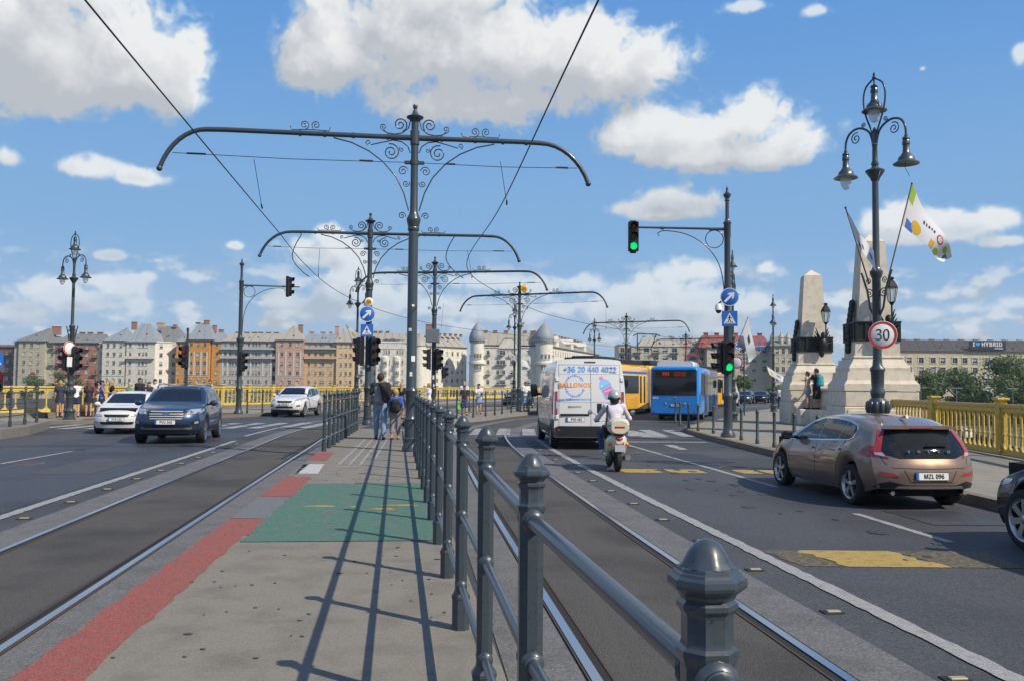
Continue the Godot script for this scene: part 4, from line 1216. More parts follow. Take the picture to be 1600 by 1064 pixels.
func lamps() -> void:
	var fw := mat("flag_white", lin(0.74, 0.74, 0.76), 0.85)
	fw.backlight_enabled = true
	fw.backlight = Color(0.35, 0.35, 0.36)
	mat("flag_yellow", lin(0.72, 0.42, 0.03), 0.85)
	mat("flag_blue", lin(0.05, 0.18, 0.55), 0.85)
	mat("flag_green", lin(0.32, 0.5, 0.06), 0.85)
	mat("flag_red", lin(0.5, 0.05, 0.05), 0.85)
	mat("flag_ink", lin(0.05, 0.06, 0.09), 0.85)
	var g := "three-armed street lamps"
	var t := thing("street_lamp", "tall three-armed street lamp carrying the 30 speed sign, beside the bronze car", "street lamp", V(7.45, -18.1, 0.15), -1.05, g)
	lamp_parts(t, M.iron, 16)
	(t.get_node("lamp_head_002/globe") as Node).free()
	part("loose_wire", t, [Geo.new().tube(curve([Vector3(0.73, 6.14, 0), Vector3(0.72, 6.0, 0.03), Vector3(0.76, 5.9, 0.0), Vector3(0.78, 5.82, -0.02)], 0.05), 0.006, 4), M.iron_dark])
	var f: Node3D = null
	for s in [[-19.0, -38.3, 0.15, -0.45, "three-armed street lamp on the left pavement with the round no-vehicles sign"],
		[-8.6, -49.3, 0.16, -0.75, "three-armed street lamp behind the mast with the 10 sign"],
		[0.2, -68.0, 0.16, -0.9, "three-armed street lamp behind the mast with the orange sign"],
		[7.9, -85.0, 0.16, -1.0, "three-armed street lamp by the right end of the white corner building"],
		[10.45, -42.0, 0.15, 1.2, "three-armed street lamp half hidden behind the blue arrow pole"],
		[18.2, -61.8, 0.15, 1.25, "three-armed street lamp left of the first obelisk"],
		[31.8, -92.0, 0.15, 1.22, "smaller distant street lamp just left of the first obelisk"]]:
		if f == null:
			f = thing("street_lamp", s[4], "street lamp", V(s[0], s[1], s[2]), s[3], g)
			lamp_parts(f, M.iron_far, 10)
		else: copy(f, "street_lamp", s[4], V(s[0], s[1], s[2]), s[3])
	# flags
	var pole := func(o: Node3D, a: Vector3, b: Vector3): part("flagpole", o, [Geo.new().cyl(a, b, 0.016, 0.014, 6).ball(b, 0.025, 6, 4), mat("flagpole_wood", lin(0.16, 0.075, 0.04), 0.6)])
	t = thing("flag", "large white flag with yellow, green and blue emblems, right of the 30 sign lamp", "flag", V(7.5, -18.0, 4.0), 0.0, "white event flags on the lamp posts")
	pole.call(t, Vector3(0.1, -0.2, 0), Vector3(0.66, 1.95, 0))
	flag_cloth(t, [Vector3(0.67, 1.93, 0.02), Vector3(0.46, 1.1, 0.02), Vector3(1.22, 0.33, 0.25), Vector3(1.46, 0.45, 0.1)], 0.17, [[0.16, 0.55, 0.34, 0.95, "flag_yellow", true], [0.05, 0.75, 0.2, 0.98, "flag_blue", false], [0.0, 0.0, 0.1, 0.35, "flag_green", false], [0.6, 0.2, 0.74, 0.55, "flag_red", true], [0.62, 0.25, 0.72, 0.5, "flag_white", true], [0.52, 0.68, 0.62, 0.95, "flag_yellow", false], [0.66, 0.72, 0.8, 0.98, "flag_green", true], [0.8, 0.2, 0.9, 0.5, "flag_green", true], [0.9, 0.35, 0.99, 0.7, "flag_blue", false], [0.34, 0.30, 0.37, 0.42, "flag_ink", false], [0.39, 0.30, 0.41, 0.42, "flag_ink", false], [0.43, 0.30, 0.46, 0.40, "flag_ink", false], [0.48, 0.28, 0.5, 0.38, "flag_ink", false], [0.52, 0.28, 0.55, 0.38, "flag_ink", false]])
	t = thing("flag", "narrow folded white flag hanging left of the 30 sign lamp", "flag", V(7.4, -18.2, 4.0), 0.0, "white event flags on the lamp posts")
	pole.call(t, Vector3(-0.06, -0.1, 0), Vector3(-0.53, 1.48, 0))
	flag_cloth(t, [Vector3(-0.54, 1.5, 0), Vector3(-0.4, 0.95, 0.05), Vector3(-0.02, 0.12, 0.3), Vector3(-0.06, 0.55, 0.25)], 0.07, [[0.3, 0.7, 0.42, 0.95, "flag_ink", false], [0.5, 0.5, 0.55, 0.7, "flag_ink", false], [0.75, 0.4, 0.88, 0.7, "flag_blue", true]], 3.0)
	for s in [[-8.6, -49.2, 3.9, 0.0, "left, behind the arrow sign mast", -1.0], [0.2, -67.9, 3.4, 0.0, "left, over the white corner building", -1.0], [7.9, -84.9, 3.0, 0.0, "left, near the yellow tram", -1.0], [10.5, -41.8, 3.9, 0.0, "right, behind the blue arrow pole", 1.0], [18.2, -61.7, 2.2, 0.3, "right, low beside the far trees", -1.0], [31.9, -91.8, 3.9, 0.0, "right, beside the first obelisk", 1.0]]:
		t = thing("flag", "small white flag on a lamp post on the " + s[4], "flag", V(s[0], s[1], s[2]), s[3], "white event flags on the lamp posts")
		var e: float = s[5]
		pole.call(t, Vector3(0.08 * e, -0.2, 0), Vector3(0.62 * e, 1.15, 0))
		if e < 0: flag_cloth(t, [Vector3(-0.62, 1.15, 0), Vector3(-0.4, 0.55, 0), Vector3(1.25, -0.35, 0.3), Vector3(0.9, 0.25, 0.2)], 0.1, [[0.12, 0.35, 0.26, 0.75, "flag_yellow", true], [0.02, 0.0, 0.1, 0.2, "flag_green", false], [0.45, 0.3, 0.6, 0.45, "flag_ink", false]])
		else: flag_cloth(t, [Vector3(0.62, 1.15, 0), Vector3(0.4, 0.35, 0), Vector3(0.62, -0.95, 0.2), Vector3(0.98, -0.6, 0.2)], 0.08, [[0.3, 0.3, 0.5, 0.6, "flag_ink", false]])

# ---------------------------------------------------------------- signals and signs
func signal_head(t: Node3D, at: Transform3D, lit: int, m: Material, n := 3) -> void:   # faces +z
	var h := part("housing", t, [Geo.new().box(Vector3(0, 0, -0.09), Vector3(0.34, 0.33 * n, 0.18), 0.025).box(Vector3(0, 0, -0.17), Vector3(0.2, 0.33 * n + 0.1, 0.06), 0.01), m], at)
	for i in n:
		var y := 0.33 * ((n - 1) * 0.5 - i)
		var v := Geo.new()
		for k in 11:
			var a0 := PI * (-0.12 + 1.24 * k / 11.0)
			var a1 := PI * (-0.12 + 1.24 * (k + 1) / 11.0)
			var l0 := 0.24 - 0.10 * absf(k / 11.0 - 0.5) * 2.0
			var u0 := Vector3(cos(a0), sin(a0), 0)
			var u1 := Vector3(cos(a1), sin(a1), 0)
			var c := Vector3(0, y, 0)
			v.quad(c + u0 * 0.135, c + u1 * 0.135, c + u1 * 0.135 + Vector3(0, 0, l0), c + u0 * 0.135 + Vector3(0, 0, l0))
			v.quad(c + u0 * 0.125, c + u0 * 0.125 + Vector3(0, 0, l0), c + u1 * 0.125 + Vector3(0, 0, l0), c + u1 * 0.125)
			v.quad(c + u0 * 0.125 + Vector3(0, 0, l0), c + u0 * 0.135 + Vector3(0, 0, l0), c + u1 * 0.135 + Vector3(0, 0, l0), c + u1 * 0.125 + Vector3(0, 0, l0))
		part("visor", h, [v, m])
		var lm: Material = M["lens_" + ["red", "amber", "green"][i if n == 3 else i * 2]]
		if i == lit: lm = M["lit_" + ["red", "amber", "green"][i if n == 3 else i * 2]]
		part("signal_lens", h, [Geo.new().turned([Vector2(0.118, 0.0), Vector2(0.10, 0.018), Vector2(0.06, 0.03), Vector2(0, 0.034)], Vector3(0, y, 0.001), Vector3(0, 0, 1), 16), lm])

func disc(t: Node3D, called: String, at: Transform3D, r: float, m: Material, back := 0.012) -> MeshInstance3D:
	return part(called, t, [Geo.new().turned([Vector2(0, -back), Vector2(r - 0.006, -back), Vector2(r, -back + 0.004), Vector2(r, 0), Vector2(r - 0.004, 0.003), Vector2(0, 0.003)], Vector3.ZERO, Vector3(0, 0, 1), 32), m], at)

func ring(t: Node3D, at: Transform3D, r0: float, r1: float, m: Material, z := 0.0) -> void:
	part("border", t, [Geo.new().turned([Vector2(r0, 0.001), Vector2(r1, 0.001), Vector2(r1, 0.005), Vector2(r0, 0.005), Vector2(r0, 0.001)], Vector3(0, 0, z), Vector3(0, 0, 1), 36), m], at)

func arrow_sign(t: Node3D) -> void:
	disc(t, "plate", Transform3D.IDENTITY, 0.3, M.blue_sign)
	ring(t, Transform3D.IDENTITY, 0.275, 0.295, M.white_sign, 0.003)
	var g := Geo.new()
	g.t = Transform3D(Basis(Vector3(0, 0, 1), -PI / 4), Vector3.ZERO)
	g.prism(PackedVector2Array([Vector2(-0.035, -0.22), Vector2(0.035, -0.22), Vector2(0.035, 0.07), Vector2(0.11, 0.0), Vector2(0.11, 0.08), Vector2(0, 0.21), Vector2(-0.11, 0.08), Vector2(-0.11, 0.0), Vector2(-0.035, 0.07)]), 0.003, 0.007)
	part("arrow_symbol", t, [g, M.white_sign])
	part("clamp", t, [Geo.new().box(Vector3(0, 0, -0.07), Vector3(0.12, 0.08, 0.12), 0.01), M.grey_metal])

func crossing_sign(t: Node3D, s := 1.0) -> void:
	part("plate", t, [Geo.new().box(Vector3(0, 0, -0.006), Vector3(0.62 * s, 0.62 * s, 0.016), 0.004), M.blue_sign])
	part("triangle_symbol", t, [Geo.new().prism(PackedVector2Array([Vector2(-0.24 * s, -0.2 * s), Vector2(0.24 * s, -0.2 * s), Vector2(0, 0.24 * s)]), 0.003, 0.006), M.white_sign])
	var g := Geo.new()
	var k := s
	g.turned([Vector2(0, 0), Vector2(0.03 * k, 0), Vector2(0.03 * k, 0.003), Vector2(0, 0.003)], Vector3(0.0, 0.105 * k, 0.006), Vector3(0, 0, 1), 12)
	for q in [[-0.03, -0.03, 0.02, -0.03, 0.03, 0.07, -0.03, 0.07], [-0.03, -0.03, 0.0, -0.03, -0.045, -0.14, -0.08, -0.14], [0.0, -0.03, 0.025, -0.03, 0.07, -0.14, 0.035, -0.14], [-0.03, 0.065, -0.03, 0.035, -0.09, -0.01, -0.1, 0.012], [0.03, 0.065, 0.03, 0.035, 0.085, 0.0, 0.095, 0.02], [-0.17, -0.17, -0.13, -0.17, -0.1, -0.13, -0.135, -0.13], [-0.09, -0.17, -0.05, -0.17, -0.035, -0.145, -0.07, -0.145], [0.0, -0.17, 0.04, -0.17, 0.03, -0.145, -0.005, -0.145], [0.09, -0.17, 0.15, -0.17, 0.12, -0.13, 0.075, -0.13]]:
		var p := PackedVector2Array()
		for i in range(0, 8, 2): p.append(Vector2(q[i], q[i + 1]) * k)
		g.prism(p, 0.006, 0.009)
	part("walker_symbol", t, [g, M.black_matt])

func signals() -> void:
	for c in [["red", 0.10, 0.008, 0.006], ["amber", 0.09, 0.045, 0.004], ["green", 0.006, 0.045, 0.025]]:
		mat("lens_" + c[0], lin(c[1], c[2], c[3]), 0.3)
	for c in [["red", Color(1.0, 0.08, 0.05)], ["green", Color(0.05, 0.95, 0.5)]]:
		var m := mat("lit_" + c[0], Color(0.02, 0.02, 0.02), 0.4)
		m.emission_enabled = true
		m.emission = c[1]
		m.emission_energy_multiplier = 1.0 if c[0] == "green" else 0.3
	# poles with an arm: template reaches to -x
	var arm_pole := func(t: Node3D, reach: float, m: Material):
		part("pole", t, [Geo.new().lathe([Vector2(0.24, 0), Vector2(0.24, 0.1), Vector2(0.17, 0.2), Vector2(0.15, 0.3), Vector2(0.14, 1.2), Vector2(0.165, 1.24), Vector2(0.165, 1.3), Vector2(0.185, 1.34), Vector2(0.17, 1.4), Vector2(0.135, 1.46), Vector2(0.13, 3.75), Vector2(0.15, 3.8), Vector2(0.2, 3.9), Vector2(0.2, 3.97), Vector2(0.12, 4.05), Vector2(0.105, 4.15), Vector2(0.1, 6.5), Vector2(0.115, 6.55), Vector2(0.115, 6.95), Vector2(0.135, 6.98), Vector2(0.135, 7.02), Vector2(0.08, 7.08), Vector2(0.066, 7.15), Vector2(0.062, 7.72)], Vector3.ZERO, 14), m])
		part("finial", t, [Geo.new().lathe([Vector2(0.062, 7.72), Vector2(0.09, 7.75), Vector2(0.06, 7.8), Vector2(0.12, 7.9), Vector2(0.13, 7.95), Vector2(0.06, 8.02), Vector2(0.035, 8.1), Vector2(0.045, 8.14), Vector2(0.015, 8.2), Vector2(0, 8.26)], Vector3.ZERO, 12), m])
		part("arm", t, [Geo.new().cyl(Vector3(0.1, 6.8, 0), Vector3(-reach, 6.86, 0), 0.045, 0.035, 8).cyl(Vector3(-0.6, 6.8, 0), Vector3(-0.05, 6.8, 0), 0.055, -1.0, 8).cyl(Vector3(-reach * 0.7, 6.83, 0), Vector3(-reach * 0.74, 6.84, 0), 0.055, -1.0, 8), m])
		var br := [Vector3(-0.1, 4.3, 0), Vector3(-0.13, 5.0, 0), Vector3(-0.3, 5.7, 0), Vector3(-0.7, 6.25, 0), Vector3(-1.3, 6.62, 0), Vector3(-2.0, 6.75, 0), Vector3(-2.25, 6.7, 0), Vector3(-2.3, 6.62, 0), Vector3(-2.22, 6.57, 0)]
		part("brace", t, [Geo.new().tube(curve(br, 0.15), 0.018, 5), m])
		var c := []
		for k in 25: c.append(Vector3(-0.42 + cos(TAU * k / 24.0) * 0.29, 6.47 + sin(TAU * k / 24.0) * 0.29, 0))
		part("ring_brace", t, [Geo.new().tube(c, 0.016, 5), m])
	var p := thing("signal_pole", "dark signal pole with arm to the left, on the kerb beside the bollards", "signal pole", V(7.05, -29.0, 0.15), -0.05)
	arm_pole.call(p, 2.95, M.iron)
	var p2 := thing("signal_pole", "dark signal pole with an arm to the right, behind the blue car", "signal pole", V(-14.4, -47.0, 0.15), PI + 0.4)
	arm_pole.call(p2, 3.05, M.iron_far)
	var s := thing("traffic_signal", "traffic light showing green, hanging at the end of the right arm", "traffic light", V(3.98, -29.05, 6.7))
	signal_head(s, Transform3D.IDENTITY, 2, M.black_plastic)
	s = thing("traffic_signal", "traffic light showing green on the blue arrow pole, above the bollards", "traffic light", V(7.0, -28.62, 2.75))
	signal_head(s, Transform3D.IDENTITY, 2, M.black_plastic)
	s = thing("traffic_signal", "unlit side-facing signal on the left of the blue arrow pole", "traffic light", V(6.72, -28.95, 2.75))
	signal_head(s, move(Vector3.ZERO, -1.5), -1, M.black_plastic)
	s = thing("traffic_signal", "black signal seen from the side at the end of the left arm", "traffic light", V(-11.45, -45.6, 6.75))
	signal_head(s, move(Vector3.ZERO, 1.25), -1, M.black_plastic)
	var lab := ["signal facing left on the lamp post with the no-vehicles sign", "signal facing right on the lamp post with the no-vehicles sign"]
	for i in 2:
		s = thing("traffic_signal", "black " + lab[i], "traffic light", V(-19.0 + [-0.32, 0.32][i], -38.2, 2.75))
		signal_head(s, move(Vector3.ZERO, [-1.3, 1.3][i]), -1, M.black_plastic)
	lab = ["left of the mast below the crossing sign", "right of the mast below the crossing sign"]
	for i in 2:
		s = thing("traffic_signal", "black signal on the " + lab[i], "traffic light", V(-5.4 + [-0.34, 0.3][i], -33.15, 3.0))
		signal_head(s, move(Vector3.ZERO, [-1.9, 0.75][i]), -1, M.black_plastic)
	for i in 2:
		s = thing("traffic_signal", "black signal on the %s side of the mast with the grey box" % ["left", "right"][i], "traffic light", V(-3.9 + [-0.32, 0.3][i], -44.1, 3.05))
		signal_head(s, move(Vector3.ZERO, [-1.4, 0.8][i]), -1, M.black_plastic)
	s = thing("traffic_signal", "small low signal on the right of the mast with the grey box", "traffic light", V(-3.3, -44.1, 2.4))
	signal_head(s, Transform3D(Basis.from_scale(Vector3.ONE * 0.8) * Basis(Vector3.UP, 1.2), Vector3.ZERO), -1, M.black_plastic, 2)
	s = thing("traffic_signal", "black signal on the side of the left arm's pole", "traffic light", V(-14.1, -46.7, 2.9))
	signal_head(s, move(Vector3.ZERO, 1.2), -1, M.black_plastic)
	p = thing("signal_post", "thin plain post carrying a small red signal, left of the left arm's pole", "post", V(-14.95, -40.9, 0.0))
	part("post", p, [Geo.new().cyl(Vector3.ZERO, Vector3(0, 4.2, 0), 0.055, 0.05, 10).ball(Vector3(0, 4.22, 0), 0.07), M.iron_far])
	s = thing("traffic_signal", "small traffic light showing red on the thin post before the orange house", "traffic light", V(-15.05, -40.7, 2.95))
	signal_head(s, move(Vector3.ZERO, -0.5), 0, M.black_plastic)
	s = thing("traffic_signal", "low pedestrian light showing red at the left edge of the picture", "traffic light", V(-19.0, -32.9, 1.75))
	signal_head(s, move(Vector3.ZERO, 0.5), 0, M.black_plastic, 2)
	p = thing("signal_post", "plain grey post at the left edge carrying the crossing sign", "post", V(-19.15, -33.0, 0.29))
	part("post", p, [Geo.new().cyl(Vector3.ZERO, Vector3(0, 3.0, 0), 0.05, 0.045, 10), M.iron_far])
	# signs
	var fwd := Basis.IDENTITY
	var t := thing("speed_sign", "round 30 speed limit sign with a red ring on the right lamp post", "road sign", V(7.42, -17.75, 2.83), -0.25)
	disc(t, "plate", Transform3D.IDENTITY, 0.275, M.white_sign)
	ring(t, Transform3D.IDENTITY, 0.222, 0.268, M.red_sign, 0.002)
	text("30", 0.30, M.black_matt, t, "lettering", Transform3D(fwd, Vector3(0, 0, 0.006)), "Droid Sans", 400, 0.004, 0.85)
	part("clamp", t, [Geo.new().box(Vector3(0, 0, -0.1), Vector3(0.2, 0.06, 0.18), 0.01), M.grey_metal])
	t = thing("arrow_sign", "round blue sign with a white diagonal arrow on the right signal pole", "road sign", V(7.05, -28.72, 4.68), -0.2)
	arrow_sign(t)
	t = thing("crossing_sign", "square blue pedestrian crossing sign on the right signal pole", "road sign", V(7.05, -28.72, 3.98), -0.2)
	crossing_sign(t, 0.8)
	t = thing("arrow_sign", "round blue sign with a white diagonal arrow on the second tram mast", "road sign", V(-5.42, -33.1, 4.37), 0.1)
	arrow_sign(t)
	t = thing("crossing_sign", "square blue pedestrian crossing sign on the second tram mast", "road sign", V(-5.42, -33.1, 3.76), 0.1)
	crossing_sign(t, 0.75)
	t = thing("number_sign", "small round white and orange sign reading 10 on the second tram mast", "sign", V(-5.36, -33.1, 4.83), 0.1)
	disc(t, "plate", Transform3D.IDENTITY, 0.16, M.white_sign)
	disc(t, "face", Transform3D(fwd, Vector3(0, 0, 0.008)), 0.105, M.yellow_sign, 0.004)
	text("10", 0.13, M.black_matt, t, "lettering", Transform3D(fwd, Vector3(0, 0, 0.014)), "Droid Sans", 700, 0.003)
	t = thing("number_sign", "round orange speed sign near the top of the fourth tram mast", "sign", V(0.72, -54.8, 7.75), 0.1)
	disc(t, "plate", Transform3D.IDENTITY, 0.22, M.yellow_sign)
	text("30", 0.2, M.black_matt, t, "lettering", Transform3D(fwd, Vector3(0, 0, 0.006)), "Droid Sans", 700, 0.003)
	t = thing("no_vehicles_sign", "round white sign with a red ring on the left lamp post", "road sign", V(-18.95, -38.05, 3.2), 1.1)
	disc(t, "plate", Transform3D.IDENTITY, 0.30, M.white_sign)
	ring(t, Transform3D.IDENTITY, 0.245, 0.292, M.red_sign, 0.002)
	t = thing("notice_plate", "small white plate below the round sign on the left lamp post", "sign", V(-18.9, -38.05, 2.62), 0.4)
	part("plate", t, [Geo.new().box(Vector3.ZERO, Vector3(0.28, 0.42, 0.015), 0.004), M.white_sign])
	t = thing("crossing_sign", "square blue pedestrian crossing sign cut off by the left edge", "road sign", V(-19.1, -32.85, 2.55), 0.35)
	crossing_sign(t, 0.85)
	t = thing("no_vehicles_sign", "white sign with a red ring half hidden behind the green light", "road sign", V(10.5, -41.5, 2.95), -0.4)
	disc(t, "plate", Transform3D.IDENTITY, 0.30, M.white_sign)
	ring(t, Transform3D.IDENTITY, 0.24, 0.292, M.red_sign, 0.002)
	t = thing("round_sign", "blank round pale sign on a pole in front of the red roof", "sign", V(13.6, -52.0, 4.4), 2.9)
	disc(t, "plate", Transform3D.IDENTITY, 0.36, M.grey_metal)
	part("post", t, [Geo.new().cyl(Vector3(0, -4.25, 0.05), Vector3(0, 0.3, 0.05), 0.04, -1.0, 8), M.iron_far])
	t = thing("security_camera", "white dome camera on a bracket left of the blue arrow sign", "camera", V(6.72, -28.85, 4.32))
	part("housing", t, [Geo.new().lathe([Vector2(0, 0.16), Vector2(0.06, 0.15), Vector2(0.11, 0.08), Vector2(0.12, -0.06)], Vector3.ZERO, 14), M.white_sign])
	part("lens_dome", t, [Geo.new().ball(Vector3(0, -0.07, 0), Vector3(0.095, 0.1, 0.095), 12, 8), M.black_plastic])
	part("bracket", t, [Geo.new().tube([Vector3(0, 0.15, 0), Vector3(0.08, 0.22, 0), Vector3(0.3, 0.15, -0.05)], 0.03, 6), M.iron_far])

# ---------------------------------------------------------------- the monument
func obelisk(label: String, at: Vector3, turn: float) -> void:
	var t := thing("stone_obelisk", label, "monument", at, turn)
	var st: Material = M.limestone
	var frus := func(w0, w1, y0, y1):
		var g := Geo.new()
		g.lathe([Vector2(w0 * 0.7071, y0), Vector2(w1 * 0.7071, y1)], Vector3.ZERO, 4, false, PI / 4)
		return g
	part("plinth", t, [Geo.new().box(Vector3(0, 0.5, 0), Vector3(2.5, 1.0, 2.5), 0.03), st])
	for s in [[0, 0, 1.252, 0.0], [-1.252, 0, 0, PI / 2]]:
		part("carved_panel", t, [Geo.new().box(Vector3(0.45, 0.55, 0), Vector3(1.0, 0.7, 0.05), 0.02).box(Vector3(-0.75, 0.55, 0), Vector3(0.8, 0.7, 0.05), 0.02), st], move(Vector3(s[0], s[1], s[2]), -s[3]))
	part("upper_plinth", t, [Geo.new().box(Vector3(0, 1.27, 0), Vector3(2.42, 0.53, 2.42), 0.03), st])
	for e in [[2.46, 2.46, 1.55, 1.78], [2.42, 2.26, 1.78, 1.9], [2.22, 2.14, 1.9, 2.2], [2.0, 2.02, 2.2, 2.33], [2.02, 1.9, 2.33, 2.45], [1.86, 1.6, 2.45, 2.66]]: part("stone_course", t, [frus.call(e[0], e[1], e[2], e[3]), st])
	part("moulding", t, [Geo.new().box(Vector3(0, 2.70, 0), Vector3(1.68, 0.09, 1.68), 0.03), st])
	part("die", t, [frus.call(1.5, 1.47, 2.75, 3.3), st])
	part("shaft", t, [frus.call(1.24, 0.79, 3.3, 6.77), st])
	part("point", t, [frus.call(0.79, 0.0, 6.775, 7.08), st])
	var b := Geo.new()
	b.box(Vector3(0, 3.58, 0), Vector3(1.5, 0.58, 1.5), 0.02)
	b.box(Vector3(0, 3.9, 0), Vector3(1.6, 0.07, 1.6), 0.02).box(Vector3(0, 3.28, 0), Vector3(1.58, 0.07, 1.58), 0.02)
	for s in 4:
		b.t = move(Vector3.ZERO, s * PI / 2)
		for x in [-0.7, -0.38, 0.38, 0.7]: b.box(Vector3(x, 3.58, 0.76), Vector3(0.1, 0.56, 0.06), 0.015)
	part("bronze_band", t, [b, M.bronze])
	var wr := Geo.new()
	for k in 9:   # the tall laurel on the left side
		var y := 3.0 + k * 0.2
		for e in [-0.12, 0.12]: wr.ball(Vector3(-0.80 + 0.03 * absf(k - 3.0) * (1.0 if k > 3 else 0.0), y, e), Vector3(0.08, 0.16, 0.13), 6, 5)
	part("laurel", t, [wr, M.bronze])
	var ea := Geo.new()   # winged beast under the lantern
	ea.ball(Vector3(0.28, 3.6, 0.95), Vector3(0.2, 0.36, 0.22), 10, 7).ball(Vector3(0.24, 3.26, 0.92), Vector3(0.13, 0.26, 0.13), 8, 6).ball(Vector3(0.3, 3.98, 1.02), Vector3(0.12, 0.16, 0.14), 8, 6).cyl(Vector3(0.3, 3.97, 1.1), Vector3(0.28, 3.88, 1.26), 0.05, 0.01, 6)
	for e in [-1.0, 1.0]:
		for k in 5: ea.cyl(Vector3(0.28 + e * 0.1, 3.55 + k * 0.07, 0.88), Vector3(0.28 + e * (0.42 - k * 0.035), 3.7 + k * 0.16, 0.84), 0.06, 0.015, 6)
	ea.cyl(Vector3(0.42, 3.7, 0.98), Vector3(0.42, 4.5, 0.98), 0.035, 0.03, 8)
	part("bronze_beast", t, [ea, M.bronze])
	var lan := part("lantern", t, [Geo.new().lathe([Vector2(0.03, 4.45), Vector2(0.06, 4.5), Vector2(0.1, 4.56), Vector2(0.115, 4.58)], Vector3(0.42, 0, 0.98), 6, false).lathe([Vector2(0.22, 5.05), Vector2(0.21, 5.1), Vector2(0.13, 5.26), Vector2(0.06, 5.34), Vector2(0.09, 5.38), Vector2(0.09, 5.42), Vector2(0.0, 5.46)], Vector3(0.42, 0, 0.98), 6, false), M.bronze])
	part("lantern_glass", lan, [Geo.new().lathe([Vector2(0.11, 4.58), Vector2(0.19, 5.05)], Vector3(0.42, 0, 0.98), 6, false), M.lamp_glass])
	var bars := Geo.new()
	for k in 6:
		var u := Vector3(cos(TAU * k / 6.0), 0, sin(TAU * k / 6.0))
		bars.cyl(Vector3(0.42, 4.58, 0.98) + u * 0.115, Vector3(0.42, 5.05, 0.98) + u * 0.2, 0.012, -1.0, 4)
	part("lantern_bar", lan, [bars, M.bronze])

func monument() -> void:
	blotched(textured(mat("limestone", lin(0.74, 0.66, 0.53), 0.85), ntex(noise(51, 0.01, 6), 1024, [0.0, 0.3, 0.5, 0.7, 1.0], [grey(0.86), grey(0.94), grey(0.985), grey(1.0), grey(1.02)]), 4.0), M.soft, 1.5)
	textured(mat("bronze", lin(0.018, 0.022, 0.021), 0.5, 0.3), M.flake, 0.6)
	obelisk("pale stone obelisk with a bronze lantern, the farther and smaller of two", V(13.85, -41.0, 0.15), -0.12)
	obelisk("pale stone obelisk with bronze bands, the nearer one behind the 30 sign lamp", V(12.72, -31.4, 0.15), -0.12)
	var w := thing("monument_wall", "low pale stone wall with a ledge between the two obelisks", "wall", V(14.2, -36.2, 0.15), 0.09)
	part("wall", w, [Geo.new().box(Vector3(0, 0.75, 0), Vector3(0.6, 1.5, 7.0), 0.02), M.limestone])
	part("coping", w, [Geo.new().box(Vector3(0, 1.56, 0), Vector3(0.75, 0.12, 7.0), 0.03), M.limestone])
	part("ledge", w, [Geo.new().box(Vector3(-0.62, 0.35, 0), Vector3(0.65, 0.7, 7.0), 0.03), M.limestone])
	for k in 3: part("carved_panel", w, [Geo.new().box(Vector3(-0.31, 1.1, -2.2 + k * 2.2), Vector3(0.05, 0.55, 1.7), 0.02), M.limestone])
	var step_ := thing("stone_ledge", "low stone ledge in front of the farther obelisk where two people stand", "ledge", V(13.6, -39.25, 0.15), -0.12)
	part("block", step_, [Geo.new().box(Vector3(0, 0.35, 0), Vector3(1.9, 0.7, 0.9), 0.03), M.limestone])
	var pl := thing("notice_plate", "narrow blue plaque on the stone base of the nearer obelisk", "plaque", V(11.6, -30.7, 0.75), -0.12 - PI / 2)
	part("plate", pl, [Geo.new().box(Vector3.ZERO, Vector3(0.14, 0.62, 0.02), 0.004), mat("plaque_blue", lin(0.02, 0.05, 0.16), 0.3)])

# ---------------------------------------------------------------- the houses across the river
var win_cache := {}

func window_mesh(w: float, h: float, kind: int, arched: bool, m_frame: Material) -> ArrayMesh:
	var key := "%s %s %s %s" % [w, h, kind, arched]
	if win_cache.has(key): return win_cache[key]
	var f := Geo.new()
	var p := Geo.new()
	var b := Geo.new()
	p.box(Vector3(0, 0, -0.2), Vector3(w, h, 0.02))
	for x in [-w * 0.5 + 0.06, 0.0, w * 0.5 - 0.06]: f.box(Vector3(x, 0, -0.16), Vector3(0.075 if x else 0.06, h, 0.07))
	for y in [-h * 0.5 + 0.06, h * 0.16, h * 0.5 - 0.06]: f.box(Vector3(0, y, -0.165), Vector3(w - 0.14, 0.06, 0.06))
	f.box(Vector3(0, -h * 0.5 - 0.06, 0.05), Vector3(w + 0.24, 0.11, 0.24))
	if kind == 1: b.box(Vector3(0, h * 0.22, -0.175), Vector3(w - 0.16, h * 0.52, 0.03))
	if kind == 2: b.box(Vector3(0, 0, -0.18), Vector3(w - 0.16, h - 0.16, 0.03))
	if arched:
		var q := []
		for i in 9: q.append(Vector3(cos(PI * i / 8.0) * (w * 0.5 + 0.05), h * 0.5 + sin(PI * i / 8.0) * w * 0.5, 0.0))
		f.tube(q, 0.12, 5)
	win_cache[key] = mesh_of([p, M.pane, f, m_frame, b, M.blind])
	return win_cache[key]

